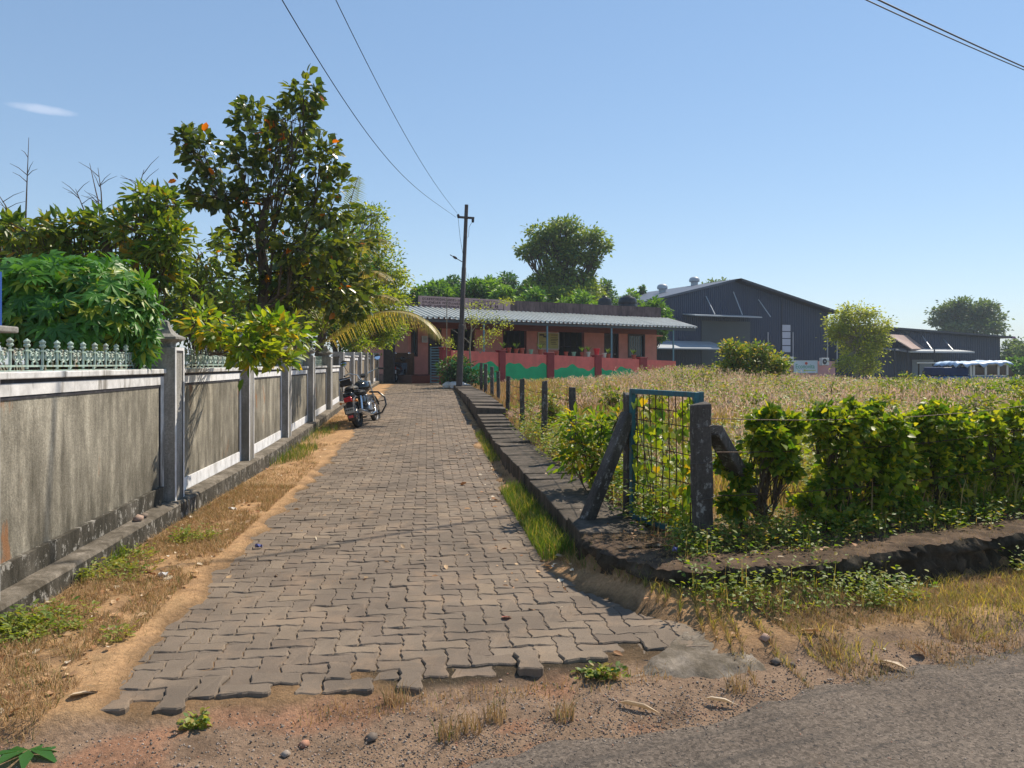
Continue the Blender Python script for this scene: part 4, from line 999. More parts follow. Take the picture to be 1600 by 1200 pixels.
M['lf_jack'] = leafmat('glossy_jackfruit_leaf', (.035, .075, .02), (.15, .18, .028), (.65, .17, .01), .985, .36, .28, .5)
M['lf_mid'] = leafmat('olive_leaf', (0.054, 0.126, 0.0216), (0.18, 0.234, 0.036), (.3, .2, .02), .97, .38, .38)
M['lf_cass'] = leafmat('fresh_palmate_leaf', (.04, .13, .025), (.10, .26, .035), (.26, .32, .03), .82, .36, .42)
M['lf_yel'] = leafmat('yellow_green_leaf', (0.069, 0.1656, 0.0206), (0.276, 0.3312, 0.0276), (.42, .30, .02), .93, .45, .4)
M['lf_far'] = leafmat('bright_tree_leaf', (0.0431, 0.1295, 0.0344), (0.1466, 0.276, 0.0517), None, 1, .35, .5)
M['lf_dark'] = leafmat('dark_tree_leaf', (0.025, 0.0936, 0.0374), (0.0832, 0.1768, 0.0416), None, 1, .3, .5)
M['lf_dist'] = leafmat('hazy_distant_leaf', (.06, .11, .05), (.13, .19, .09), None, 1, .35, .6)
M['lf_tall'] = leafmat('tall_tree_leaf', (0.0498, 0.1381, 0.0553), (0.2072, 0.2762, 0.0553), None, 1, .33, .5)
M['lf_mor'] = leafmat('feathery_light_leaf', (0.143, 0.209, 0.055), (0.33, 0.374, 0.077), None, 1, .45, .5)
M['lf_ivy'] = leafmat('creeper_leaf', (.06, .14, .015), (.21, .27, .025), (.42, .40, .04), .94, .48, .4)
M['lf_weed'] = leafmat('weed_leaf', (0.0715, 0.1573, 0.0286), (0.2574, 0.286, 0.0501), (.34, .26, .06), .9, .42, .5)
M['lf_frond'] = leafmat('coconut_leaflet', (.12, .14, .03), (.32, .29, .09), (.45, .35, .16), .75, .4, .4)
M['gr_dry'] = leafmat('dry_straw_grass', (.30, .17, .08), (.52, .35, .18), (.18, .19, .05), .85, .35, .7, .2, (1.2, 1.1, .8))
M['gr_verge'] = leafmat('trampled_straw', (.30, .18, .085), (.56, .39, .21), (.17, .18, .05), .85, .25, .8, .15, (1.1, 1.05, .8))
M['gr_green'] = leafmat('green_grass', (.05, .11, .02), (.13, .19, .03), (.35, .28, .1), .85, .4, .6)
M['gr_plume'] = leafmat('pinkish_grass_plume', (.46, .33, .24), (.70, .54, .43), None, 1, .45, .8, .1, (1.1, 1.0, .9))
M['gr_olive'] = leafmat('olive_grass', (0.132, 0.143, 0.044), (0.33, 0.297, 0.11), (.45, .33, .17), .7, .4, .7)
M['dryleaf'] = leafmat('fallen_dry_leaf', (.30, .13, .05), (.55, .38, .22), (.7, .6, .45), .85, .15, .6, .2, (1, .8, .6))

# ------------------------------------------------------------------ trees and bushes behind the left wall
def B(x, y, Y, r, z0=0, X0=0, Y0=0):
    p = px(x, y, Y); rr = tuple(q*Y/1200 for q in r) if hasattr(r, '__len__') else (r*Y/1200,)*3; return (p.x, p.y, p.z, rr)
def rel(base, bl): return [(b[0]-base[0], b[1]-base[1], b[2]-base[2], b[3]) for b in bl]
# broad-leaved fruit tree
jb = (px(405, 568, 12.8).x, 12.8, 0.05)
bl = [B(474, 150, 12.6, (26, 30, 34)), B(455, 190, 12.6, (30, 30, 30)), B(435, 230, 12.9, (42, 30, 34)), B(395, 190, 13.2, (28, 30, 34)), B(500, 250, 12.4, (34, 35, 40)), B(320, 245, 13.1, (24, 28, 40)), B(290, 225, 13.1, (14, 18, 26)), B(345, 300, 12.9, (36, 35, 36)), B(300, 300, 12.9, (26, 26, 26)), B(430, 310, 12.9, (60, 45, 42)), B(520, 320, 12.4, (36, 35, 42)), B(372, 250, 12.6, (22, 26, 26)),
      B(480, 385, 12.6, (65, 45, 42)), B(390, 380, 13.2, (48, 45, 36)), B(430, 450, 13.2, (80, 50, 42)), B(545, 400, 14.2, (34, 40, 52)), B(540, 470, 14.5, (44, 45, 40)), B(500, 450, 13.5, (50, 40, 40))]
tree('fruit_tree', 'tall fruit tree with large glossy dark leaves and a few orange ones behind the wall', 'tree', jb, rel(jb, bl), 4000, .155, .102, M['lf_jack'], tr=.11, tmpl=T_LEAF, ends=26, cl=.17, nobj=300, clumptone=.35, twig=.0045, slo=4, lf=.3)
# palmate-leaved bush hanging over the railing
cb = (-3.95, 6.7, 0.0)
bl = [B(50, 480, 6.4, (60, 50, 65)), B(120, 450, 6.6, (60, 50, 42)), B(185, 470, 6.5, (46, 45, 42)), B(120, 505, 6.3, (80, 46, 40)), B(200, 500, 6.6, (30, 32, 42)), B(30, 440, 6.9, (36, 36, 28)), B(155, 430, 6.9, (42, 36, 22)), B(-30, 470, 6.6, (50, 50, 60)), B(90, 530, 6.6, (76, 36, 26)), B(210, 458, 6.9, (20, 22, 22)), B(80, 480, 7.2, (90, 55, 50)), B(224, 535, 6.6, (12, 18, 24))]
tree('broad_leaf_bush', 'dense round green bush of star shaped leaves bulging over the railing at far left', 'bush', cb, rel(cb, bl), 2700, .15, .15, M['lf_cass'], tr=.05, tmpl=T_PALM, ends=24, cl=.20, up=.2, nobj=300, clumptone=.3, multi=True, twig=.006, face=1)
# shrubs between the bush and the fruit tree
sb = (-5.6, 10.6, 0.0)
bl = [B(40, 362, 10.2, (50, 36, 22)), B(115, 358, 10.4, (46, 36, 22)), B(170, 352, 10.4, (36, 36, 24)), B(232, 312, 10.2, (26, 30, 20)), B(262, 322, 10.2, (18, 24, 22)), B(225, 365, 10, (46, 36, 34)), B(265, 385, 9.8, (34, 36, 36)), B(0, 355, 10.5, (36, 36, 18)), B(90, 392, 10.4, (100, 36, 22)), B(235, 415, 9.8, (42, 36, 40))]
tree('frangipani_shrub', 'spreading shrub of long upswept olive leaves above the round bush', 'shrub', sb, rel(sb, bl), 2100, .17, .055, M['lf_mid'], tr=.07, tmpl=T_LEAF, ends=22, cl=.2, up=.3, nobj=200, clumptone=.4, multi=True, twig=.008)
sb = (-4.6, 11.5, 0.0)
bl = [B(330, 440, 11.2, (50, 40, 45)), B(300, 485, 10.2, (32, 26, 45)), B(350, 505, 11.5, (46, 30, 32)), B(420, 500, 14.4, (50, 30, 40)), B(470, 490, 17, (50, 30, 45)), B(310, 400, 10.6, (45, 35, 40)), B(390, 470, 13, (40, 30, 40)), B(455, 530, 16.5, (40, 25, 25))]
tree('olive_shrub', 'loose olive green shrub right behind the stone capped pillar', 'shrub', sb, rel(sb, bl), 2600, .12, .05, M['lf_mid'], tr=.05, tmpl=T_LEAF, ends=20, cl=.25, nobj=100, clumptone=.4, multi=True, twig=.006)
# overhanging yellow-green branch
ob = (-3.8, 9.0, 0.2)
bl = [B(345, 520, 7.9, (40, 25, 22)), B(380, 540, 7.7, (35, 25, 25)), B(425, 525, 8.0, (42, 30, 30)), B(400, 555, 7.7, (28, 22, 18)), B(440, 560, 7.9, (22, 20, 16)), B(455, 535, 8.3, (22, 22, 30)), B(320, 505, 8.2, (30, 22, 18))]
tree('overhanging_branch', 'yellow green leafy branch hanging over the wall top and casting leaf shadows', 'shrub', ob, rel(ob, bl), 900, .115, .055, M['lf_yel'], tr=.03, tmpl=T_LEAF, ends=12, cl=.3, nobj=260, clumptone=.4, twig=.004, slo=7, trunk_top=1.6, tx=.1)
# creeper-clad trees farther along the wall
tb = (-6.1, 28.5, .5)
bl = [B(575, 338, 29, (24, 25, 14)), B(590, 365, 29, (14, 14, 18)), B(570, 395, 28, (40, 34, 34)), B(602, 425, 29, (30, 28, 30)), B(622, 452, 30, (16, 20, 26)), B(560, 465, 27, (46, 34, 34)), B(603, 480, 28, (32, 26, 26)), B(585, 515, 28, (34, 26, 20)), B(535, 510, 26, (30, 30, 24))]
tree('creeper_covered_tree', 'bushy green tree hung with creepers beyond the palm near the lane end', 'tree', tb, rel(tb, bl), 10000, .13, .07, M['lf_ivy'], tr=.16, ends=36, cl=.25, clumptone=.5, twig=.012)
tb = (-5.7, 25.5, .5)
bl = [B(565, 500, 25, (26, 22, 28)), B(598, 522, 28, (28, 22, 20)), B(618, 512, 30, (14, 18, 26)), B(560, 540, 25, (22, 16, 10))]
tree('bright_shrub', 'bright yellow green shrub drooping over the tall stretch of wall', 'shrub', tb, rel(tb, bl), 2600, .13, .06, M['lf_yel'], tr=.06, ends=20, cl=.25, slo=6, trunk_top=2.2)
# trees in the shade behind the wall
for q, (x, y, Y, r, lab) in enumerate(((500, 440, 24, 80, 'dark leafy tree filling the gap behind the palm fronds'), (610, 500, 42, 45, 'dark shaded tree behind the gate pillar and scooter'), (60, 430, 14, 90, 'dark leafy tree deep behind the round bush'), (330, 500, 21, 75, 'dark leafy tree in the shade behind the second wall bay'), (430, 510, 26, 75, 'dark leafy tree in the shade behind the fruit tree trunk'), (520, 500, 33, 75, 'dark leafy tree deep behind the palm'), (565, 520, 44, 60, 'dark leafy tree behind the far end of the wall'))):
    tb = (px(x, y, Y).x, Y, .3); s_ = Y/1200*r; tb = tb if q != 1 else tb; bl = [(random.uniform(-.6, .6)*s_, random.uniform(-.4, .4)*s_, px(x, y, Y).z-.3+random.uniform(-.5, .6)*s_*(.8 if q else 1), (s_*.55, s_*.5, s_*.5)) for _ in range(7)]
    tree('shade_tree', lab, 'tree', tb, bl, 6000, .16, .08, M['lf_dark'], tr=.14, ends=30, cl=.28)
# bare twigs against the sky
for q, (pts, Y, lab) in enumerate((([(40, 345), (42, 290), (45, 215)], 10.5, 'bare dead twig standing tallest against the sky at far left'), ([(165, 360), (150, 300), (140, 255)], 10.6, 'thin bare twig above the left shrub, left of a forked pair'), ([(160, 345), (158, 300), (153, 262)], 10.7, 'thin bare twig above the left shrub, right one of a pair'), ([(140, 350), (128, 320), (118, 295)], 10.6, 'short bare twig low over the left shrub'), ([(20, 345), (8, 320), (-5, 300)], 10.4, 'bare twig leaning out of the picture at far left'), ([(213, 330), (218, 290), (225, 265)], 10.4, 'thin bare twig beside the upswept leaves'))):
    b0 = px(*pts[0], Y); o = thing('bare_twig', lab, 'twig', (b0.x, b0.y, .2)); m = MB(); L_ = [px(a, b, Y)-Vector((b0.x, b0.y, .2)) for a, b in pts]
    m.tube([(L_[0].x, L_[0].y, 0)]+L_, [.016, .012, .008, .003], 5); m.build('stem', M['twig'], o)
    m = MB()
    for w_ in range(5): t_ = random.uniform(.2, .9); s_ = L_[0].lerp(L_[2], t_); e = s_+Vector((random.choice((-1, 1))*random.uniform(.08, .3), 0, random.uniform(.08, .25))); m.tube([s_, s_.lerp(e, .5)+Vector((0, 0, .02)), e], [.006, .004, .002], 4)
    m.build('side_twigs', M['twig'], o)
# young coconut palm
pb = Vector((-5.0, 17.4, .3)); pal = thing('coconut_palm', 'young coconut palm with drooping fronds reaching over the wall', 'palm', pb)
m = MB(); m.tube([(0, 0, -.2), (.03, 0, .7), (0.05, 0, 1.6)], [.2, .16, .12], 10); m.build('trunk', M['bark'], pal, True)
def bez(P, t):
    P = [Vector(p) for p in P]
    while len(P) > 1: P = [a.lerp(b, t) for a, b in zip(P[:-1], P[1:])]
    return P[0]
def frond(ctrl, Ll, droop, tone0, n=64, w=.024, mt='lf_frond'):
    C_ = [Vector(c)-pb for c in ctrl]; pts = [bez(C_, i/16) for i in range(17)]
    m = MB(); m.tube(pts, [.022*(1-.85*i/16)+.003 for i in range(17)], 6); r = m.build('frond', M['frondrib'], pal)
    m = MB()
    for i in range(n):
        t_ = .08+.91*i/n; p = bez(C_, t_); tg_ = (bez(C_, min(1, t_+.02))-bez(C_, t_-.02)).normalized(); sd_ = tg_.cross(Vector((0, 0, 1))); sd_ = sd_.normalized() if sd_.length > .05 else Vector((1, 0, 0)); l_ = Ll*(math.sin(math.pi*(.12+.86*t_))**.6)*random.uniform(.88, 1.08)
        for s_ in (-1, 1):
            d_ = (sd_*s_*.75+tg_*.55+Vector((0, 0, .15-droop*.3))).normalized(); a = p; b = p+d_*l_*.45; c_ = b+(d_*.55+Vector((0, 0, -droop))).normalized()*l_*.55
            wv = (tg_-d_*tg_.dot(d_)).normalized()*w/2; m.add([a-wv*.5, a+wv*.5, b+wv, b-wv, c_], [(0, 1, 2, 3), (3, 2, 4)], tone=min(.99, max(0, tone0+random.gauss(0, .12))))
    m.build('leaflets', M[mt], r)
M['frondrib'] = flat('frond_rib', (.25, .22, .07), .6, .2, 9)
frond([px(488, 552, 17.3), px(545, 492, 17), px(610, 468, 16.8), px(665, 478, 16.6), px(690, 530, 16.4)], .74, 1.1, .8, 84, .024)
frond([px(500, 520, 17.3), px(525, 420, 16), px(540, 330, 15.2), px(560, 275, 14.6)], .5, .45, .1, mt='lf_jack')
frond([px(500, 520, 17.3), px(530, 400, 15.5), px(568, 358, 15), px(608, 378, 14.6)], .62, .8, .55)
frond([px(505, 520, 17.3), px(540, 440, 15.6), px(578, 395, 15), px(612, 440, 14.6)], .6, 1.0, .6)
frond([px(505, 520, 17.3), px(470, 430, 17.6), px(430, 380, 17.8), px(380, 370, 18)], .62, .6, .4)
frond([px(505, 520, 17.3), px(500, 400, 18), px(480, 330, 18.6), px(450, 300, 19)], .62, .4, .2, mt='lf_jack')
frond([px(505, 520, 17.3), px(560, 460, 17), px(600, 450, 16.2), px(620, 470, 15.8)], .55, .9, .5)

# ------------------------------------------------------------------ trees behind the buildings
def bigtree(label, x, ytop, ybase, Y, w, mt, n, L=.3, nb=12, gnd=0, ends=26, cl=.24, tr=.3, name='leafy_tree', flatc=1.0, group='trees behind the buildings', lo=.35):
    c_ = px(x, (ytop+ybase)/2, Y); zt = px(x, ytop, Y).z; W_ = w*Y/1200/2; base = (c_.x, Y, gnd); H_ = zt-gnd; bl = []
    for i in range(nb):
        u = (i+.5)/nb; zz = H_*(lo+(.97-lo)*u); wr = W_*math.sin(math.pi*(.18+.70*u))**.7; an = i*2.4; rr = wr*random.uniform(.38, .55)
        bl.append((math.cos(an)*wr*.55*random.uniform(.6, 1.1), math.sin(an)*wr*.5, zz-rr*.6, (rr, rr, rr*.75*flatc)))
    return tree(name, label, 'tree', base, bl, n, L, L*.55, mt, tr=tr, ends=ends, cl=cl, group=group, trunk_top=H_*.65, twig=.02)
bx = px(880, 568, 60).x
bl = [B(884, 354, 60, (22, 26, 10)), B(852, 368, 60, (26, 28, 14)), B(912, 372, 60, (26, 28, 15)), B(826, 394, 60, (17, 20, 10)), B(940, 386, 60, (15, 18, 10)), B(928, 408, 60, (13, 16, 12)), B(865, 392, 60, (32, 30, 15)), B(897, 395, 60, (30, 30, 16)), B(840, 380, 60, (15, 18, 9)), B(872, 420, 60, (28, 26, 12)), B(905, 435, 60, (24, 26, 12)), B(852, 440, 60, (22, 26, 11)), B(880, 455, 60, (55, 30, 16)), B(850, 465, 58, (34, 30, 13)), B(915, 462, 58, (34, 30, 15)), B(890, 470, 57, (50, 30, 12))]
tb = (bx, 60, .5); tree('tall_tree', 'tallest round crowned tree rising behind the bungalow roof', 'tree', tb, rel(tb, bl), 15000, .30, .17, M['lf_tall'], tr=.35, ends=30, cl=.23, twig=.03, clumptone=.6)
bigtree('bright green tree behind the parapet left of the pole', 680, 432, 480, 52, 90, M['lf_far'], 6500, lo=.5)
bigtree('bright green tree directly behind the pole', 735, 428, 480, 53, 80, M['lf_far'], 6500, lo=.5)
bigtree('green tree low behind the left half of the tallest tree', 830, 445, 480, 51, 70, M['lf_far'], 5000, lo=.5)
bigtree('lime green tree low behind the right half of the tallest tree', 905, 450, 480, 52, 80, M['lf_far'], 5000, lo=.5)
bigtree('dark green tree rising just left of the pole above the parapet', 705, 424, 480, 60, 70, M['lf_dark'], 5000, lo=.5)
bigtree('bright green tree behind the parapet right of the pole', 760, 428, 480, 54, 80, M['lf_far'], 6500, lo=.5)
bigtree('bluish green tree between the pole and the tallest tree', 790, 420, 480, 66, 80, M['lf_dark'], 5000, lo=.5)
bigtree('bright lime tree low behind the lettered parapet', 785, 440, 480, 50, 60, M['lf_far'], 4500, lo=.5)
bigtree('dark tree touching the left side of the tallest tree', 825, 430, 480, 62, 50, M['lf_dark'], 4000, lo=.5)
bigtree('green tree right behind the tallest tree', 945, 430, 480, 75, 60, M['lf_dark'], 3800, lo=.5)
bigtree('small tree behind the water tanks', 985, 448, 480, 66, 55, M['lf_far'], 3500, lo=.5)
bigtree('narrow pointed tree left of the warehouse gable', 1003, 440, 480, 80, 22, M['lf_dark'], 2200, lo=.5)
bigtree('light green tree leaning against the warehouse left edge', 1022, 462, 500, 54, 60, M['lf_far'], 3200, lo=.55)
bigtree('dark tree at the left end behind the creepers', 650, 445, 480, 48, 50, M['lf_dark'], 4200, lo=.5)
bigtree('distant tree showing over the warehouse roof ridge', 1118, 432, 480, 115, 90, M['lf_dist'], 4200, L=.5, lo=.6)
bare = px(742, 440, 60); o = thing('bare_tree', 'leafless grey tree above the bright trees right of the pole', 'tree', (bare.x, 60, .5)); m = MB()
for q in range(26): an = random.uniform(-.5, .5); h_ = random.uniform(6.2, 8.1); m.tube([(0, 0, 3), (math.sin(an)*1.0, random.uniform(-.4, .4), 5.3), (math.sin(an)*h_*.32, random.uniform(-.6, .6), h_)], [.05, .03, .008], 4)
m.build('branches', M['twig'], o); m = MB(); m.tube([(0, 0, -.1), (0, 0, 3)], [.2, .1], 8); m.build('trunk', M['bark'], o)
# right side: distant spreading tree and dark tree line
bl = [B(1505, 480, 130, (26, 20, 7)), B(1480, 487, 130, (20, 18, 6)), B(1535, 483, 130, (20, 18, 7)), B(1470, 502, 130, (14, 14, 7)), B(1500, 500, 130, (28, 20, 8)), B(1545, 500, 130, (22, 18, 8)), B(1535, 515, 128, (34, 20, 7)), B(1490, 517, 128, (20, 20, 6))]
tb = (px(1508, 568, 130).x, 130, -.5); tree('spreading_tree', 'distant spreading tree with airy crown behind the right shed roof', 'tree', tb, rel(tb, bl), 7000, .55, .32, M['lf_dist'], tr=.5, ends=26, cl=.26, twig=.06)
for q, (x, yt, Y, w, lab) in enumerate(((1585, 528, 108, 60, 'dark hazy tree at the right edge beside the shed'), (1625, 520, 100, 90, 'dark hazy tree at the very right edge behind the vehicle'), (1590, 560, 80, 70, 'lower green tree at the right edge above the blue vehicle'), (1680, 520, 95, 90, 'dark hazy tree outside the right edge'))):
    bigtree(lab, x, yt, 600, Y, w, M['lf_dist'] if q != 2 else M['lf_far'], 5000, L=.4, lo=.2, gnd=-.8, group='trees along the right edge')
# feathery light tree before the shed
fb = (px(1342, 568, 48).x, 48, -.7); bl = [B(1340, 490, 48, (26, 24, 13)), B(1318, 505, 48, (22, 22, 14)), B(1365, 508, 48, (22, 22, 14)), B(1335, 525, 48, (34, 24, 16)), B(1370, 530, 48, (16, 20, 16)), B(1310, 520, 48, (14, 18, 12)), B(1345, 550, 48, (28, 24, 14)), B(1325, 570, 47, (18, 20, 12)), B(1355, 572, 48, (16, 20, 12))]
tree('feathery_tree', 'light yellow green feathery tree standing before the dark shed', 'tree', fb, rel(fb, bl), 9000, .17, .09, M['lf_mor'], bark='paltrunk', tr=.09, ends=30, cl=.26, twig=.02)
# bush before the warehouse shutter
fb = (px(1165, 590, 27).x, 27, -.0); bl = [B(1160, 560, 27, (26, 24, 18)), B(1185, 550, 27, (18, 18, 14)), B(1145, 548, 27, (15, 16, 14)), B(1205, 570, 27, (22, 22, 16)), B(1140, 580, 27, (24, 24, 16)), B(1175, 585, 27, (34, 24, 16)), B(1215, 585, 27, (20, 22, 14))]
tree('green_bush', 'rounded green bush standing before the warehouse shutter', 'bush', fb, rel(fb, bl), 5200, .13, .07, M['lf_weed'], tr=.05, ends=30, cl=.27, multi=True)
# sapling by the pole
fb = (px(737, 595, 28.5).x, 28.5, .6); o = thing('sapling', 'thin pale stemmed sapling with feathery leaves behind the pole', 'tree', fb); P0 = Vector(fb)
m = MB(); m.tube([(0, 0, -.1), px(734, 545, 28.5)-P0, px(737, 512, 28.5)-P0, px(729, 480, 28.5)-P0], [.04, .035, .025, .012], 7); m.build('trunk', M['paltrunk'], o)
m = MB(); 
for a, b in (((734, 536), (705, 514)), ((750, 552), (768, 525)), ((736, 520), (750, 500)), ((768, 525), (775, 495)), ((728, 515), (722, 497)), ((740, 540), (750, 552))): m.tube([px(*a, 28.5)-P0, (px(*a, 28.5)+px(*b, 28.5))/2-P0+Vector((.03, 0, .03)), px(*b, 28.5)-P0], [.025, .018, .01], 6)
m.build('branches', M['paltrunk'], o)
cl_ = [(760, 498, 22, 9), (785, 505, 14, 10), (745, 478, 25, 8), (700, 535, 12, 8), (790, 470, 12, 6), (770, 520, 14, 8), (738, 500, 12, 10), (715, 560, 12, 10), (755, 535, 16, 9)]
Pq = np.concatenate([np.array(px(a, b, 28.4)-P0)+rng.normal(size=(150, 3))*np.array((c_, 18, d_))*28.4/1200*.55 for a, b, c_, d_ in cl_]); n_ = len(Pq)
place_leaves('leaf', Pq, rdir(n_), rdir(n_)+np.array((0, 0, 1)), rng.uniform(.05, .1, n_), rng.uniform(.03, .05, n_), T_FAR, M['lf_mor'], o, 0, None, 'foliage')
fb = (px(708, 598, 28.0).x, 28.0, .55)
tree('dark_bush', 'dark green bush at the foot of the coral wall by the blue gate', 'bush', fb, rel(fb, [B(700, 578, 28, (14, 14, 10)), B(722, 575, 28, (16, 14, 14)), B(708, 590, 28, (20, 16, 8)), B(745, 590, 28, (18, 14, 8))]), 1500, .16, .06, M['lf_dark'], tr=.03, ends=18, cl=.3, multi=True)
fb = (px(1045, 590, 33).x, 33, .1); o = thing('banana_shoot', 'single broad green leaf shoot standing right of the coral wall', 'plant', fb)
P_ = np.array([(0, 0, .3), (.05, 0, .2)]); place_leaves('leaf', P_, np.array([(-.25, 0, 1.), (.2, .1, 1.)]), np.array([(.3, -1, .2), (.3, -1, .2)]), np.array((.95, .7)), np.array((.32, .25)), T_LEAF, M['lf_far'], o, 2)
# ------------------------------------------------------------------ right hand fence, gate and field
def post(x, Yb, ytop, w, lab, lean=(0, 0)):
    p = px(x, 568, Yb); zb = float(G(p.x, Yb)); zt = px(x, ytop, Yb).z; h = zt-zb
    o = thing('fence_post', lab, 'fence post', (p.x, Yb, zb), random.uniform(-.3, .3), 'concrete fence posts along the right of the lane'); m = MB()
    hw = w/2; V_ = []; n_ = 7
    for i in range(n_+1):
        t = i/n_; k_ = 1-.06*t; ox, oy = lean[0]*t*h, lean[1]*t*h
        for sx, sy in ((-1, -1), (1, -1), (1, 1), (-1, 1)): V_.append((sx*hw*k_+ox+random.gauss(0, .003), sy*hw*k_+oy+random.gauss(0, .003), -.25+(h+.25)*t+(random.gauss(0, .008) if i == n_ else 0)))
    F_ = [tuple((i*4+j, i*4+(j+1) % 4, (i+1)*4+(j+1) % 4, (i+1)*4+j)) for i in range(n_) for j in range(4)]+[(n_*4, n_*4+1, n_*4+2, n_*4+3)]
    m.add(V_, F_); m.build('shaft', M['post'], o, bev=.01)
    m = MB()
    for hh in (.3, .55, .8):
        m.tube([(hw*1.1*math.cos(a_)*1.2+lean[0]*hh*h, hw*1.1*math.sin(a_)*1.2+lean[1]*hh*h, h*hh+.01*a_) for a_ in np.linspace(0, 6.5, 10)], .0025, 3)
    m.build('wire_tie', M['wire'], o); return o
posts = [(1099, 5.2, 632, .125, 'thickest weathered post, nearest the road and right of the teal gate'), (984, 6.2, 616, .095, 'post behind the left jamb of the teal gate'), (897, 9.6, 605, .09, 'post standing beyond the green shrub left of the gate'), (850, 11.8, 595, .09, 'second post beyond the green shrub, in dry grass'), (816, 14.0, 592, .09, 'third post beyond the green shrub along the slabs'), (793, 17.6, 588, .09, 'fourth post beyond the green shrub, thin and dark'), (779, 20.5, 580, .09, 'post beside the raised end of the slabs'), (769, 22.3, 573, .10, 'post just left of the first dark red pillar'), (758.5, 23.8, 569, .11, 'pale sided post, right one of the far pair'), (752, 25.2, 567, .10, 'farthest post, left one of the far pair')]
pobj = []
for q, (x, Yb, yt, w, lab) in enumerate(posts): pobj.append(post(x, Yb, yt, w, lab, (random.gauss(0, .015), 0) if q else (-.02, 0)))
# barbed wire strands
def strand(p0, p1, zs, label):
    o = thing('barbed_wire', label, 'wire', ((p0[0]+p1[0])/2, (p0[1]+p1[1])/2, .3)); c_ = Vector(o.location)
    for z0, z1 in zs:
        a = Vector((p0[0], p0[1], z0))-c_; b = Vector((p1[0], p1[1], z1))-c_; L_ = (b-a).length; m = MB(); pts = [a.lerp(b, t)+Vector((0, 0, -.05*L_/3*4*t*(1-t))) for t in np.linspace(0, 1, 9)]
        m.tube(pts, .0035, 3)
        k_ = int(L_/.16)
        for i in range(1, k_): t = i/k_; p_ = a.lerp(b, t)+Vector((0, 0, -.05*L_/3*4*t*(1-t))); m.tube([p_+Vector((-.012, 0, -.014)), p_+Vector((.012, 0, .014))], .002, 3)
        m.build('strand', M['rust'], o)
ploc = [(o.location.x, o.location.y) for o in pobj]
for q in range(1, 5):
    zs = [(.2+.25*k_+.02*q, .2+.25*k_+.02*(q+1)) for k_ in range(1, 4)]
    strand(ploc[q], ploc[q+1], zs, ['sagging barbed wire strands behind the green shrub', 'barbed wire strands between the first two posts past the green shrub', 'barbed wire strands between the second and third posts past the shrub', 'barbed wire strands running to the fourth post past the shrub'][q-1])
strand(ploc[0], (4.4, 6.5), [(.55, .62), (.85, .9), (1.08, 1.1)], 'barbed wire strands threading the creepers right of the thick post')
# leaning braces
def brace(a, b, w, lab):
    a = Vector(a); b = Vector(b); o = thing('leaning_post', lab, 'fence post', b, 0, 'leaning brace posts'); d_ = (a-b); L_ = d_.length; R = d_.to_track_quat('Z', 'Y').to_matrix()
    m = MB(); m.box(R @ Vector((0, 0, L_/2)), (w, w*.85, L_+.1), R); m.build('shaft', M['post'], o, bev=.012); return o
brace(px(979, 655, 6.12), (px(915, 800, 5.95).x, 5.95, .21), .105, 'concrete post leaning left against the gate jamb, its foot on the slabs')
brace(px(1119, 678, 5.35), (px(1215, 815, 5.75).x, 5.95, .2), .11, 'concrete post leaning right from the thick post into the creepers')
# teal mesh gate
gL = Vector((px(986, 600, 6.12).x, 6.12, 0)); gR = Vector((px(1090, 600, 5.34).x, 5.34, 0)); gwid = (gR-gL).length; gaz = math.atan2(gR.y-gL.y, gR.x-gL.x)
gate = thing('mesh_gate', 'small teal framed gate filled with rusty wire mesh and vines', 'gate', (gL.x, gL.y, .2), gaz)
zt_ = 1.25-.2; t_ = .038; m = MB()
m.bb(0, t_, -t_/2, t_/2, .02, zt_); m.bb(gwid-t_, gwid, -t_/2, t_/2, .02, zt_); m.bb(t_, gwid-t_, -t_/2, t_/2, zt_-t_, zt_); m.bb(t_, gwid-t_, -t_/2, t_/2, .02, .02+t_); m.build('frame', M['teal'], gate, bev=.004)
for q in range(9): x_ = t_+(gwid-2*t_)*(q+.6)/9.2; m = MB(); m.tube([(x_, .0, .06), (x_+random.gauss(0, .006), .01, .5), (x_, 0, zt_-t_)], .0042, 5); m.build('mesh_bar', M['rust'], gate)
for q in range(9): z_ = .10+q*.1; m = MB(); m.tube([(t_, .006, z_+.012), (gwid/2, .012, z_+random.gauss(0, .005)), (gwid-t_, .006, z_)], .0038, 5); m.build('mesh_bar', M['rust'], gate)
m = MB(); m.tube([(-.03, 0, .8), (.0, 0, .8)], .012, 6); m.tube([(-.03, 0, .25), (0, 0, .25)], .012, 6); m.build('hinge', M['rust'], gate)
o = thing('gate_jamb', 'square teal steel post between the mesh gate and the thick concrete post', 'post', (px(1094.5, 600, 5.42).x, 5.42, .2), gaz); m = MB(); m.bb(-.018, .018, -.018, .018, -.2, px(1094, 612, 5.42).z-.2); m.build('shaft', M['teal'], o, bev=.003)

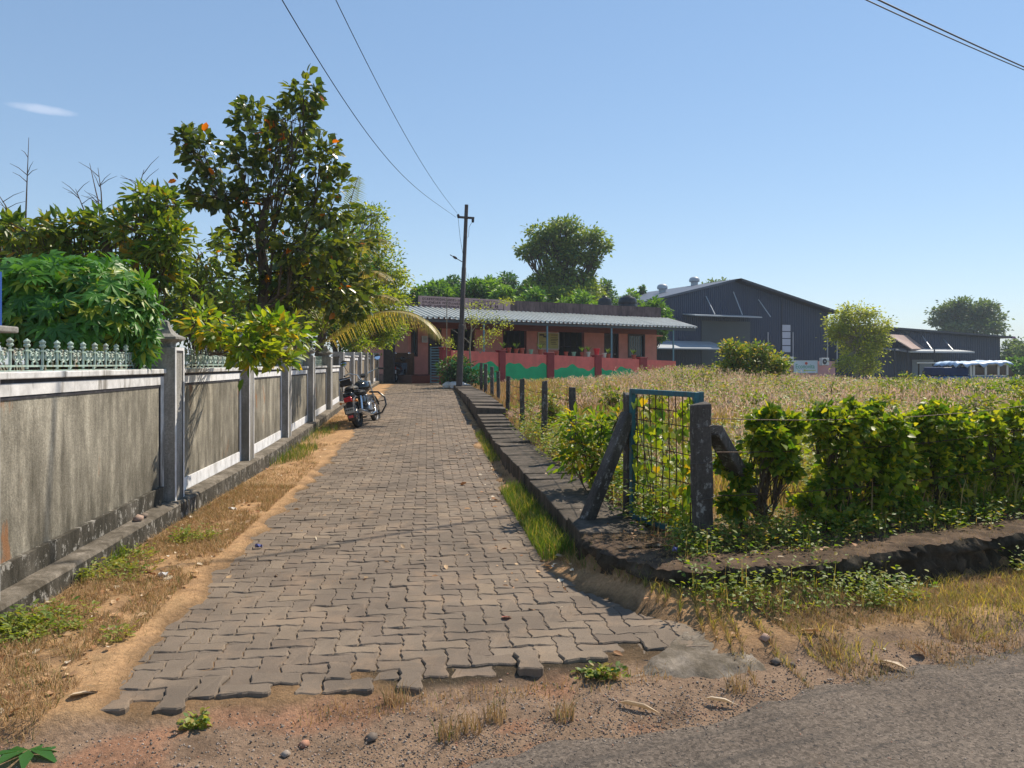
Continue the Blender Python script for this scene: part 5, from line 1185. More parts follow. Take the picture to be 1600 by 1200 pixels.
# --- field vegetation (ground cover nobody could count)
def fpts(n, y0, y1, pw=.6, dmin=.55, u0=-.2, u1=.74):
    out = []
    tot = 0
    while tot < n:
        k_ = n*3; Y = y0+(y1-y0)*rng.random(k_); u = u0+(u1-u0)*rng.random(k_); X = u*Y
        d, a_, b_ = dfield(X, Y); keep = (d > dmin)&(rng.random(k_) < (Y/y1)**(1-pw)); X, Y = X[keep], Y[keep]; out.append(np.stack([X, Y], 1)); tot += len(X)
    P = np.concatenate(out)[:n]; return P
def lift(P2): return np.column_stack([P2, G(P2[:, 0], P2[:, 1])])
def hfield(P, s=41): return .25+1.1*fnoise(P[:, 0]*.75, P[:, 1]*.75, s)
def maxh(P):     # growth is lower near the lane and before the bungalow
    Y = P[:, 1]; u = P[:, 0]/Y; xs = 800+1200*u+rng.normal(size=len(u))*22; yc = np.interp(xs, [740, 960, 1000, 1035, 1065, 1090, 1150, 1250, 1340, 1420, 1500, 1650], [594, 592, 586, 575, 566, 572, 584, 592, 598, 597, 598, 597])
    yc = yc+14*(fnoise(P[:, 0]*1.1, P[:, 1]*1.1, 97)-.55)*(u > .12); cap = EYE-(yc-568)*Y/1200-P[:, 2]; near = np.clip(np.where(u < .2, .32+.03*(Y-5), .38+.035*(Y-6)), .25, .95); return np.clip(np.minimum(cap, near), .12, 1.05)*np.interp(dfield(P[:, 0], Y)[1], [.5, 1.0, 2.2], [.32, .4, 1.0])
P = lift(fpts(60000, 5.3, 34, .5)); u = P[:, 0]/P[:, 1]; nz = fnoise(P[:, 0]*.5, P[:, 1]*.5, 43)
keep = rng.random(len(P)) < np.interp(u, [.1, .3, .5], [.98, .5, .3]); P = P[keep]
H = maxh(P)*np.minimum(1.15, .15+hfield(P))*rng.uniform(.5, 1.12, len(P)); tag(blades('dry_grass', P, H, rng.uniform(.004, .009, len(P))*(1+P[:, 1]*.07), M['gr_dry'], None, .45, 2), 'tall dry straw coloured grass filling the field')
P = lift(fpts(60000, 6, 34, .5, u0=.02)); nz = fnoise(P[:, 0]*.6+5, P[:, 1]*.6, 44); P = P[nz > .50]
H = maxh(P)*np.minimum(1.1, .15+hfield(P))*rng.uniform(.5, 1.05, len(P)); tag(blades('olive_grass', P, H, rng.uniform(.005, .01, len(P))*(1+P[:, 1]*.07), M['gr_olive'], None, .5, 2), 'olive green grass growing among the dry field grass')
# pale pinkish plumes
P = lift(fpts(17000, 8, 33, .3, u0=-.05, u1=.74)); nz = fnoise(P[:, 0]*.45+2, P[:, 1]*.45, 45); uu = P[:, 0]/P[:, 1]; P = P[nz+.16*np.interp(uu, [-.05, .12, .25, .45, .6, .74], [-2.2, -.7, .75, .6, -.3, -1.4])+rng.normal(size=len(P))*.05 > .47]; n_ = len(P); H = maxh(P)*rng.uniform(.7, 1.12, n_)
blades('plume_stems', P, H, np.full(n_, .006), M['gr_dry'], None, .1, 1)['label'] = 'thin stems of the pale seeding grass'
k_ = 7; PP = np.repeat(P, k_, 0); tt = rng.uniform(.62, 1.02, n_*k_); PP[:, 2] += np.repeat(H, k_)*tt; PP[:, :2] += rng.normal(size=(n_*k_, 2))*.022
DDr = rng.normal(size=(n_*k_, 3))*.35; DDr[:, 2] += 1; L_ = rng.uniform(.045, .085, n_*k_)
o = link('grass_plumes', leafmesh('grass_plumes', PP, DDr, rdir(n_*k_), L_, L_*.28, T_FAR, M['gr_plume'])); tag(o, 'pale pinkish seed plumes over the middle of the field', kind='stuff')
def weeds(name, label, P2, hgt, nper, L, W, mt, spread=.12, tmpl=T_FAR, kind='stuff', parent=None, stem=True):
    P = lift(np.asarray(P2, float)); ok = (pathmask(P[:, 0], P[:, 1])[0] < -.12)|(name in ('edge_sprigs', 'verge_weeds')); hgt = hgt[ok] if hasattr(hgt, '__len__') else hgt; P = P[ok]; n_ = len(P); h = hgt if hasattr(hgt, '__len__') else np.full(n_, hgt)*rng.uniform(.6, 1.2, n_)
    PP = np.repeat(P, nper, 0); hh = np.repeat(h, nper); t = rng.random(n_*nper)**.7; PP[:, 2] += hh*t; an = rng.uniform(0, 6.28, n_*nper); rr = spread*np.sqrt(rng.random(n_*nper))*(.5+.8*t)
    PP[:, 0] += np.cos(an)*rr; PP[:, 1] += np.sin(an)*rr
    D = np.column_stack([np.cos(an), np.sin(an), rng.uniform(-.3, .8, n_*nper)]); N = rdir(n_*nper)*.6+np.array((0, 0, 1)); s_ = rng.uniform(.6, 1.3, n_*nper)
    tn = np.clip(np.repeat(rng.random(n_), nper)*.5+rng.random(n_*nper)*.5, 0, .999)
    o = link(name, leafmesh(name, PP, D, N, L*s_, W*s_, tmpl, mt, tn), parent); tag(o, label, kind=kind)
    if stem: s = blades(name+'_stems', P, h, np.full(n_, .006), M['gr_olive'], None, .15, 1); s['label'] = 'thin green stems of the '+label.split(',')[0][:40]
    return o
P2 = fpts(5200, 8, 33, .4, u0=.0, u1=.78); nz = fnoise(P2[:, 0]*.4, P2[:, 1]*.4, 46); u = P2[:, 0]/P2[:, 1]; P2 = P2[nz+rng.normal(size=len(u))*.04 > np.interp(u, [0, .2, .35, .5], [.62, .55, .48, .26])]
weeds('field_weeds', 'yellow green leafy weeds over the right of the field', P2, maxh(lift(P2))*rng.uniform(.75, 1.2, len(P2)), 34, .072, .036, M['lf_weed'], .24)
P2 = fpts(1500, 6.6, 12, .5, u0=.3, u1=.74); weeds('low_field_weeds', 'low green and yellow weeds just behind the creepers', P2, maxh(lift(P2))*rng.uniform(.7, 1.15, len(P2)), 26, .045, .025, M['lf_weed'], .16)
P2 = fpts(900, 5.6, 14, .5, .5, u0=-.02, u1=.24); weeds('fence_weeds', 'yellow green weeds along the fence line', P2, rng.uniform(.15, .45, 900), 22, .05, .026, M['lf_weed'], .12)
# leafy weed bushes standing up from the field
wlab = ['tallest feathery weed clump right of the coral wall end', 'lower weed clump just right of the tallest feathery one', 'weed bush in front of the pale shop sign', 'weed bush left of the feathery tree foot', 'broad weed bush right below the feathery tree', 'weed bush below the porch roof of the side shed', 'weed bush below the dark jeep', 'dark green bush below the middle of the blue van', 'dark green bush below the front of the blue van', 'weed bush at the right edge under the blue van', 'nearer weed bush behind the darkest creeper clump', 'nearer dark green bush behind the broad creeper clump', 'nearer weed bush behind the last creeper clump', 'nearer weed bush behind the small open creeper clump', 'dark green weed bush straight above the leaning brace', 'small weed bush seen above the teal gate', 'small weed bush between the third and second fence posts', 'small weed bush right of the post past the green shrub']
for wq, (x, yt, Y, w_, n_, mt) in enumerate(((1078, 566, 22, 46, 700, 'gr_p'), (1105, 578, 20, 36, 500, 'w'), (1232, 590, 19, 44, 600, 'w'), (1300, 598, 17, 36, 500, 'w'), (1395, 590, 18, 50, 800, 'w'), (1435, 586, 20, 46, 800, 'w'), (1480, 592, 18, 50, 800, 'w'), (1530, 596, 16, 60, 900, 'g'), (1575, 590, 17, 60, 900, 'g'), (1610, 600, 14, 60, 900, 'w'), (1380, 622, 12, 56, 700, 'w'), (1470, 618, 12, 60, 800, 'g'), (1550, 622, 11, 64, 800, 'w'), (1260, 620, 12.5, 50, 500, 'w'), (1180, 612, 14, 44, 500, 'g'), (1020, 612, 13, 40, 350, 'w'), (860, 616, 13, 34, 300, 'w'), (960, 606, 15, 34, 300, 'w'))):
    c_ = px(x, yt, Y); zg = float(G(c_.x, Y)); h_ = c_.z-zg; s_ = w_*Y/2400; bb = [(random.uniform(-.7, .7)*s_, random.uniform(-.5, .5)*s_, h_*random.uniform(.35, .82), (s_*.45, s_*.4, h_*.22)) for _ in range(7)]
    tree('weed_bush', wlab[wq], 'bush', (c_.x, Y, zg), bb, int(n_*1.5), .055+.0012*Y, .03+.0006*Y, M['lf_weed'] if mt != 'g' else M['lf_ivy'], tr=.012, ends=14, cl=.34, multi=True, twig=.004, group='weed bushes in the field')
# bright shrub left of the gate
fb = (px(925, 700, 7.4).x, 7.4, .22); bl = [B(900, 665, 7.3, (20, 18, 22)), B(940, 668, 7.3, (26, 18, 18)), B(920, 700, 7.3, (34, 20, 26)), B(945, 720, 7.2, (26, 18, 22)), B(900, 715, 7.4, (26, 18, 24)), B(965, 655, 7.2, (12, 12, 14)), B(930, 745, 7.3, (38, 20, 20))]
tree('bright_green_shrub', 'bright green leafy shrub growing at the fence just left of the gate', 'shrub', fb, rel(fb, bl), 620, .10, .036, M['lf_yel'], tr=.012, tmpl=T_LEAF, ends=10, cl=.32, multi=True, twig=.004, nobj=150)
# vines on the gate
n_ = 430; u_ = rng.random(n_); zz = rng.random(n_)**1.1; gx_ = gL.x+(gR.x-gL.x)*u_; gy_ = gL.y+(gR.y-gL.y)*u_; mask = (fnoise(u_*6, zz*8, 91) > .5)|(u_ > .8); P = np.column_stack([gx_, gy_+rng.normal(size=n_)*.05+.06, .25+zz*.95])[mask]; n_ = len(P)
o = thing('gate_vine', 'yellow green creeper climbing through the mesh gate', 'creeper', (gL.x, gL.y, .2)); P = P-np.array((gL.x, gL.y, .2)); D = rdir(n_)*.5+np.array((0, -.3, -.8)); N = rdir(n_)*.5+np.array((0, -1, .3)); s_ = rng.uniform(.6, 1.2, n_)
place_leaves('leaf', P, D, N, .07*s_, .06*s_, T_IVY, M['lf_ivyy'] if 'lf_ivyy' in M else M['lf_yel'], o, 200)
m = MB()
for q in range(12): x_ = random.random()*.95; a = Vector((math.cos(gaz)*x_*gwid, math.sin(gaz)*x_*gwid, 0)); m.tube([a, a+Vector((random.gauss(0, .06), .04, .35)), a+Vector((random.gauss(0, .1), .03, random.uniform(.6, 1.05)))], .003, 4)
m.build('vine_stem', M['bark'], o)
# creeper hedge along the road side fence
def hl(x, y, dy, r): # point on the hedge plane
    t = ((x-800)/1200*5.2-1.3)/(1-.41*(x-800)/1200); Y = 5.2+.41*t+.12+dy; return B(x, y, Y, r)
hed = [('small open creeper clump beside the leaning post', [(1195, 690, 0, (24, 16, 24)), (1225, 668, .1, (26, 16, 18)), (1215, 710, 0, (24, 16, 26)), (1185, 660, .1, (12, 12, 12)), (1235, 735, .1, (16, 14, 20)), (1160, 745, .15, (16, 12, 22)), (1135, 720, .2, (12, 10, 26)), (1150, 790, .1, (24, 14, 20)), (1205, 645, .05, (10, 9, 9))], 1500),
       ('dense rounded creeper clump, the darkest one of the hedge', [(1300, 680, 0, (34, 22, 30)), (1340, 665, 0, (38, 24, 24)), (1385, 680, 0, (34, 24, 32)), (1320, 725, 0, (34, 22, 34)), (1370, 735, 0, (36, 24, 34)), (1395, 715, .0, (26, 20, 30)), (1345, 780, .1, (40, 22, 28)), (1412, 730, .1, (20, 20, 40)), (1410, 785, .05, (24, 20, 22)), (1265, 790, .0, (26, 18, 16)), (1330, 815, -.1, (50, 16, 12)), (1275, 655, .2, (18, 14, 14)), (1290, 770, .15, (24, 16, 28)), (1288, 642, .1, (13, 10, 11)), (1362, 638, .1, (15, 10, 10)), (1330, 632, .1, (8, 8, 7))], 3000),
       ('broad yellow tipped creeper clump right of the darkest one', [(1440, 665, .1, (28, 22, 26)), (1475, 675, .1, (34, 22, 32)), (1450, 725, .1, (30, 22, 36)), (1500, 720, .1, (30, 22, 36)), (1470, 780, .1, (40, 22, 28)), (1512, 690, .1, (20, 18, 26)), (1515, 770, .05, (22, 20, 30)), (1450, 812, -.1, (50, 16, 12)), (1425, 690, .15, (16, 14, 24)), (1458, 640, .1, (14, 10, 12)), (1495, 648, .1, (9, 8, 9))], 2200),
       ('creeper clump running out of the picture at the right edge', [(1540, 680, .1, (32, 22, 28)), (1585, 675, .1, (30, 22, 28)), (1560, 730, .1, (36, 22, 34)), (1610, 730, .1, (34, 22, 40)), (1560, 785, .1, (40, 22, 26)), (1590, 645, .1, (16, 10, 12)), (1548, 650, .1, (9, 8, 8)), (1650, 700, .1, (40, 22, 50)), (1700, 740, .1, (40, 22, 50))], 2600)]
for q, (lab, bb_, nl) in enumerate(hed):
    bl = [hl(*b_) for b_ in bb_]; cx_ = sum(b_[0] for b_ in bl)/len(bl); cy_ = sum(b_[1] for b_ in bl)/len(bl)+.1
    tree('creeper_hedge', lab, 'creeper', (cx_, cy_, .22), rel((cx_, cy_, .22), bl), int(nl*1.7), .05, .045, M['lf_ivy'], tr=.006, tmpl=T_IVY, ends=34, cl=.24, up=.1, multi=True, twig=.0026, lf=.1, nobj=70, lw=(.5, 1.35), group='creeper clumps along the roadside fence')
def strip(n, f):      # random points from a generator in (x,y) plane
    return np.array([f() for _ in range(n)])
# undergrowth at the foot of the hedge and along the kerb
def kp(t0, t1, o0, o1):
    t = random.uniform(t0, t1); i = int(t*(len(P_k)-1)); o_ = random.uniform(o0, o1); return (P_k[i][0]+nr_k[i][0]*o_, P_k[i][1]+nr_k[i][1]*o_)
kpts = [(.50, 5.9), (.50, 5.4), (.60, 5.0), (.80, 4.72), (1.02, 4.60), (1.3, 4.57), (1.7, 4.68), (2.05, 4.82), (2.6, 5.12), (3.2, 5.38), (3.8, 5.63), (4.6, 5.95), (6, 6.5)]
P_k = []
for a, b in zip(kpts[:-1], kpts[1:]):
    n_ = max(2, int(math.dist(a, b)/.05)); P_k += [(a[0]+(b[0]-a[0])*q/n_, a[1]+(b[1]-a[1])*q/n_) for q in range(n_)]
P_k = np.array(P_k); tk_ = np.gradient(P_k, axis=0); tk_ /= np.linalg.norm(tk_, axis=1)[:, None]; nr_k = np.stack([-tk_[:, 1], tk_[:, 0]], 1)
weeds('bank_undergrowth', 'low dark green undergrowth in the shade at the foot of the creepers', strip(800, lambda: kp(.20, 1, .14+.3*random.random(), .95)), rng.uniform(.03, .2, 800), 14, .034, .02, M['lf_weed'], .08)
weeds('kerb_weeds', 'leafy green weeds growing against the mossy kerb face', strip(115, lambda: kp(.20, .44, -.30, -.03)), rng.uniform(.03, .24, 115), 16, .032, .018, M['lf_weed'], .09, T_LEAF)
weeds('roadside_weeds', 'yellow green weeds on the road side of the kerb at right', strip(300, lambda: kp(.60, 1, -.55, -.05)), rng.uniform(.04, .2, 300), 20, .035, .02, M['lf_weed'], .09)
P = lift(strip(13000, lambda: kp(.12, 1, -.85, -.03))); P = P[pathmask(P[:, 0], P[:, 1])[0] < .0]; P = P[fnoise(P[:, 0]*2.5, P[:, 1]*2.5, 92) > .40]; blades('verge_grass', P, rng.uniform(.02, .085, len(P)), np.full(len(P), .0036), M['gr_olive'], None, 1.4, 2)['label'] = 'olive and straw grass verge between kerb and road'
P = lift(strip(34000, lambda: kp(.0, 1, -1.05, -.05))); P = P[pathmask(P[:, 0], P[:, 1])[0] < .03]; P = P[fnoise(P[:, 0]*2.5+3, P[:, 1]*2.5, 93) > .40]; blades('straw_verge', P, rng.uniform(.012, .06, len(P)), np.full(len(P), .0032), M['gr_verge'], None, 1.5, 2)['label'] = 'short trampled straw beside the road'
P = lift(strip(9000, lambda: kp(.05, 1, .0, .7))); P[:, 2] = np.maximum(P[:, 2], .222); blades('bank_straw', P, rng.uniform(.006, .03, len(P)), np.full(len(P), .003), M['gr_verge'], None, 2.2, 1)['label'] = 'bits of straw lying on the kerb top'
# grass along the slab edge
def lp(y0, y1, o0, o1): Y = random.uniform(y0, y1); return (1.14-.117*Y+random.uniform(o0, o1), Y)
P = lift(strip(3800, lambda: lp(5.6, 8.6, -.26, -.02))); P = P[fnoise(P[:, 1]*1.5, P[:, 0]*0, 55) > .3]; blades('slab_edge_grass', P, rng.uniform(.05, .17, len(P)), np.full(len(P), .005), M['gr_green'], None, .8, 2)['label'] = 'fresh green grass growing along the foot of the slabs'
P = lift(strip(2200, lambda: lp(8.6, 15, -.16, -.01))); P = P[fnoise(P[:, 1]*1.5, P[:, 0]*0, 56) > .5]; blades('slab_edge_grass', P, rng.uniform(.04, .14, len(P)), np.full(len(P), .006), M['gr_green'], None, .8, 1)['label'] = 'sparse green tufts along the far slabs'
P = lift(strip(12000, lambda: lp(4.8, 14, -.75, -.05))); pdv = pathmask(P[:, 0], P[:, 1])[0]; P = P[(pdv < .02+.1*rng.random(len(P)))]; blades('straw_verge', P, rng.uniform(.01, .05, len(P)), np.full(len(P), .0035), M['gr_verge'], None, 1.6, 1)['label'] = 'short straw between the paving and the slabs'
P = lift(strip(9000, lambda: kp(0, .34, -.55, -.01))); P = P[pathmask(P[:, 0], P[:, 1])[0] < .03]; blades('straw_verge', P, rng.uniform(.01, .05, len(P)), np.full(len(P), .0034), M['gr_verge'], None, 1.6, 1)['label'] = 'straw on the slope below the kerb corner'
P = lift(strip(900, lambda: kp(0, .34, -.3, -.01))); P = P[pathmask(P[:, 0], P[:, 1])[0] < .0]; blades('corner_grass', P, rng.uniform(.03, .12, len(P)), np.full(len(P), .004), M['gr_green'], None, .9, 2)['label'] = 'thin green grass below the kerb corner'
# left verge
def vp(y0, y1):
    Y = random.uniform(y0, y1); a = wfx(Y)+.2; b = -1.55-.11*Y; return (random.uniform(a, b), Y)
P = lift(strip(30000, lambda: vp(3.0, 9))); w_ = (P[:, 0]-(-1.62-.11*P[:, 1])); nz = fnoise(P[:, 0]*2.2, P[:, 1]*2.2, 57); P = P[(nz+(w_ < -.30)*.16 > .44)]
blades('straw_verge', P, rng.uniform(.012, .06, len(P)), np.full(len(P), .0034), M['gr_verge'], None, 1.5, 2)['label'] = 'short trampled straw on the left verge below the wall'
P = lift(strip(14000, lambda: vp(9, 24))); nz = fnoise(P[:, 0]*1.5, P[:, 1]*1.5, 58); P = P[nz > .5]; blades('straw_verge', P, rng.uniform(.015, .06, len(P)), np.full(len(P), .007), M['gr_verge'], None, 1.5, 1)['label'] = 'dry straw along the far part of the left verge'
def gpt(x, y): # ground point under a pixel (near ground is flat)
    Y = EYE*1200/(y-568); return ((x-800)/1200*Y, Y)
def patch(n, cx_, cy_, rx, ry): 
    out = []
    for _ in range(n): a_ = random.random()*6.28; r_ = math.sqrt(random.random()); g_ = gpt(cx_, cy_); out.append((g_[0]+math.cos(a_)*r_*rx, g_[1]+math.sin(a_)*r_*ry))
    return out
pts = []
for x, y, rx, ry, n_ in ((80, 985, .22, .22, 60), (150, 905, .16, .2, 34), (210, 880, .1, .18, 22), (160, 1005, .10, .1, 16), (25, 1000, .15, .2, 24), (300, 850, .14, .25, 30), (215, 970, .10, .10, 10), (200, 900, .14, .3, 18), (250, 815, .2, .5, 18)): pts += patch(n_, x, y, rx, ry)
pts = [p_ for p_ in pts if fnoise(p_[0]*7, p_[1]*7, 95) > .42]; weeds('verge_weeds', 'small green weeds scattered over the left verge', pts, rng.uniform(.02, .12, len(pts)), 16, .03, .016, M['lf_weed'], .055, T_LEAF)
pts = []
for x, y, rx, ry, n_ in ((455, 717, .3, 1.1, 900), (500, 690, .25, 1.2, 500), (185, 880, .06, .15, 120), (300, 720, .1, .3, 60)): pts += patch(n_, x, y, rx, ry)
P = lift(np.array(pts)); P[:, 2] = np.maximum(P[:, 2], 0); blades('green_tufts', P, rng.uniform(.04, .16, len(P)), np.full(len(P), .006), M['gr_green'], None, .8, 2)['label'] = 'tufts of green grass at the foot of the left wall'
# straw and grass in the paver joints, loose tufts by the road
P = strip(16000, lambda: (random.uniform(-2.9, .9), random.uniform(3.2, 9))); pd_, fr_ = pathmask(P[:, 0], P[:, 1]); nz = fnoise(P[:, 0]*1.6, P[:, 1]*1.6, 59); P = P[(pd_ > -.25)&(fr_ > .02)&(nz+.28*((pd_ < .5)&(P[:, 0] < -1.6)) > .60)]; P = lift(P); blades('joint_straw', P, rng.uniform(.012, .03, len(P)), np.full(len(P), .003), M['gr_verge'], None, 1.8, 1)['label'] = 'bits of straw caught in the paving joints'
P = lift(strip(600, lambda: (lambda X: (X, 3.07+.27*(X+1.62)+random.uniform(-.12, .04)))(random.uniform(-.9, .75)))); blades('joint_straw', P, rng.uniform(.015, .05, len(P)), np.full(len(P), .0035), M['gr_dry'], None, 1.2, 2)['label'] = 'dry grass along the broken front edge of the paving'
tufts = []
for x, y in ((735, 1120), (775, 1105), (880, 1100), (1300, 1010), (1150, 1060), (700, 1130), (620, 1085), (1500, 985)): tufts += patch(60, x, y, .05, .05)
P = lift(np.array(tufts)); blades('straw_tufts', P, rng.uniform(.04, .12, len(P)), np.full(len(P), .004), M['gr_verge'], None, .9, 2)['label'] = 'spiky straw tufts beside the asphalt'
weeds('edge_sprigs', 'little green sprigs at the broken paving edge', patch(6, 925, 1047, .05, .02)+patch(5, 955, 1047, .04, .02)+patch(6, 300, 1118, .03, .02), .05, 14, .03, .02, M['lf_weed'], .04, T_LEAF)

# --- stones and litter
OCT = (np.array([(1,0,0),(-1,0,0),(0,1,0),(0,-1,0),(0,0,.8),(0,0,-.8),(.6,.6,.3),(-.6,.55,.35)], float), np.array([(6,4,0),(6,2,4),(0,2,6),(7,4,2),(1,4,7),(2,1,7),(1,3,4),(3,0,4),(0,5,2),(2,5,1),(1,5,3),(3,5,0)]))
def stones(name, label, P, S, mt):
    o = link(name, leafmesh(name, P, rdir(len(P)), rdir(len(P)), S, S*rng.uniform(.7, 1.3, len(P)), OCT, mt)); tag(o, label, kind='stuff'); return o
t = NT('gravel_stone'); t.setc(t.mix(1, t.ramp(t.tone(), [(0, (.09, .075, .065)), (.5, (.24, .19, .15)), (.85, (.38, .32, .27)), (1, (.42, .18, .10))]), t.ramp(t.noise(60), [(.3, .7), (.7, 1.2)]), 'MULTIPLY')); M['stone'] = t.done(.9, 0, .25)
P = strip(6000, lambda: (lambda X: (X, 3.02+.385*X+random.gauss(0, .22)))(random.uniform(-1.6, 3.6))); P = P[P[:, 1] < 3.2+.27*(P[:, 0]+1.62)+8*(P[:, 0] > 1.0)]; P = np.column_stack([P, np.maximum(G(P[:, 0], P[:, 1]), -.05)+.001]); stones('gravel', 'loose brown and grey gravel along the road edge', P, rng.uniform(.002, .006, len(P))*(1+.8*(rng.random(len(P)) > .96)), M['stone'])
P = strip(5500, lambda: (random.uniform(-2.0, 1.2), random.uniform(2.5, 3.6))); P = P[pathmask(P[:, 0], P[:, 1])[1] < -.02]; P = lift(P); stones('gravel', 'coarse red brown gravel before the paving', P, rng.uniform(.002, .007, len(P))*(1+.7*(rng.random(len(P)) > .97)), M['stone'])
P = strip(2600, lambda: (lambda X: (X, 3.0+.385*X-random.uniform(.0, 1.6)))(random.uniform(-.8, 4))); P = np.column_stack([P, np.full(len(P), -.036)]); stones('gravel', 'small stones sprinkled on the asphalt', P, rng.uniform(.002, .005, len(P)), M['stone'])
for q, (x, y, s_, lab) in enumerate(((915, 862, .045, 'pale grey concrete lump at the broken slab corner'), (932, 855, .04, 'grey stone beside the pale lump at the slab corner'), (925, 872, .035, 'flat grey stone under the pale lump'), (948, 862, .05, 'dark stone under the slab corner'), (1195, 1003, .035, 'flat grey stone right of the concrete apron'), (1212, 1022, .03, 'dark stone between apron and road'), (1238, 1026, .022, 'smallest dark stone right of the apron'), (446, 1156, .022, 'dark pebble on the red gravel'), (475, 1142, .025, 'pale chipped stone left on the red gravel'), (580, 1133, .03, 'pale grey stones in the gravel before the paving'), (232, 797, .05, 'white chipped mortar lump on the wall plinth'), (240, 792, .04, 'grey mortar lump on the wall plinth'))):
    if q < 10: g_ = gpt(x, y); z_ = float(G(*g_))+s_*.3
    else: Y = 6.2 if q == 10 else 6.32; g_ = (wfx(Y)+.09, Y); z_ = ptop(Y)+s_*.35
    o = link('stone', leafmesh('stone', np.zeros((1, 3)), rdir(1)*.3+np.array([[1, 0, 0]]), np.array([[0, 0, 1.]]), np.array([s_]), np.array([s_*1.2]), OCT, M['palestone'] if q in (0, 8, 10) and 'palestone' in M else M['stone'])); o.location = (*g_, z_); tag(o, lab, 'stone', 'stones lying about')
P = strip(1100, lambda: random.choice([lambda: vp(3, 8), lambda: vp(7, 20), lambda: vp(3, 7), lambda: kp(.1, 1, -.9, .6), lambda: (random.uniform(-3.2, .3), random.uniform(5, 17)), lambda: lp(4.8, 14, -.6, -.1), lambda: lp(5.5, 12, .1, .5)])()); P = lift(P); n_ = len(P)
P[:, 2] += .012+np.where((dfield(P[:, 0], P[:, 1])[0] > -.02)&(dfield(P[:, 0], P[:, 1])[0] < .55), .04, 0)
D = rdir(n_)*np.array((1, 1, .25)); s_ = rng.uniform(.015, .06, n_)*(1+.5*(rng.random(n_) > .85)); o = link('fallen_leaves', leafmesh('fallen_leaves', P, D, rdir(n_)*.5+np.array((0, 0, 1)), s_, s_*rng.uniform(.45, .9, n_), T_LEAF, M['dryleaf'])); tag(o, 'small dry leaves scattered over lane and verges', kind='stuff')
for nm, lab, x, y, L_, W_, mt, dr, up_ in (('leaf_litter', 'big fresh green leaf lying at the bottom left corner', 45, 1158, .15, .13, 'lf_cass', (.5, -1, .15), .5), ('leaf_litter', 'curled orange brown leaf on the straw at lower left', 148, 1086, .05, .05, 'dryleaf', (.3, -.6, .5), .4), ('leaf_litter', 'small pink red leaf lying on the pavers', 783, 967, .055, .045, 'pinkleaf', (1, .2, .05), .1), ('leaf_litter', 'pale crumpled leaf below the verge at lower left', 105, 1098, .09, .05, 'paleleaf', (1, .5, .1), .1),
                                          ('leaf_litter', 'long pale dead leaf before the hedge nearest the apron', 1248, 995, .09, .03, 'dryleaf', (1, -.1, .12), .2), ('leaf_litter', 'twisted pale dead leaf at the asphalt edge', 1372, 1022, .10, .035, 'paleleaf', (.8, -1, .2), .2), ('leaf_litter', 'curled orange dead leaf at the asphalt edge farther right', 1447, 1013, .055, .05, 'dryleaf', (-.5, .4, .6), .4), ('leaf_litter', 'long straw coloured leaf sheath in front of the apron', 965, 1084, .13, .02, 'paleleaf', (1, -.35, .02), .05), ('leaf_litter', 'crooked dead leaf right of the long leaf sheath', 1100, 1078, .1, .025, 'paleleaf', (1, -.3, .05), .1)):
    if 'pinkleaf' not in M: M['pinkleaf'] = leafmat('pink_dead_leaf', (.55, .22, .16), (.6, .25, .2), trans=.1, tcol=(1, .8, .7)); M['paleleaf'] = leafmat('pale_dead_leaf', (.55, .42, .28), (.62, .5, .36), trans=.1, tcol=(1, .9, .7))
    g_ = gpt(x, y); z_ = max(float(G(*g_)), -.05)+.012+(.01 if 'pavers' in lab else 0)
    o = link(nm, leafmesh(nm, np.zeros((1, 3)), np.array([dr], float), np.array([(0, .3, 1.)]), np.array([L_*(1.45 if y < 1100 and x > 900 else 1.15)]), np.array([W_*1.5]), T_LEAF if 'green' not in lab else T_PALM, M[mt])); o.location = (*g_, z_); tag(o, lab, 'leaf')
M['paper'] = flat('white_litter', (.7, .7, .7), .6, .1, 9); M['bluefoil'] = flat('blue_foil', (.12, .14, .35), .3, .2, 20)
for x, y, w_, mt, lab in ((255, 909, .06, 'paper', 'crumpled white cup scrap on the left verge'), (363, 804, .07, 'paper', 'white scrap beside the paving left of the lane'), (404, 857, .055, 'bluefoil', 'blue foil wrapper on the left side of the paving'), (1033, 936, .03, 'bluefoil', 'small blue violet scrap at the kerb corner')):
    g_ = gpt(x, y) if x < 1000 else (.98, 4.62); n2_ = 5; V_ = []; 
    for i in range(n2_):
        for j in range(4): V_.append((w_*(i/4-.5), w_*.45*(j/3-.5), .012+.016*math.sin(i*1.7+j*2.1)+.01*(j == 0)))
    o = link('litter', npmesh('litter', np.array(V_), gridfaces(4, 5), M[mt])); o.location = (*g_, float(G(*g_))+.02+(.2 if x > 1000 else 0)); o.rotation_euler = (0, 0, random.random()*.6); tag(o, lab, 'litter')
# white plastic bags heaped by the pole
o = thing('plastic_sacks', 'heap of crumpled white plastic sacks at the foot of the pole', 'bags', (px(713, 603, 28).x, 27.6, float(rise(27.6))))
for q, (x_, y_, r_) in enumerate(((-.25, .1, .16), (.05, 0, .2), (.3, .05, .14), (.0, -.12, .12))):
    V_ = []; m = MB(); m.ball((x_, y_, r_*.5), (r_*1.5, r_, r_*.7), 12, 7); m.v = [(a+random.gauss(0, .02), b+random.gauss(0, .02), max(0, c_+random.gauss(0, .02))) for a, b, c_ in m.v]; m.build('sack', M['paper'], o)

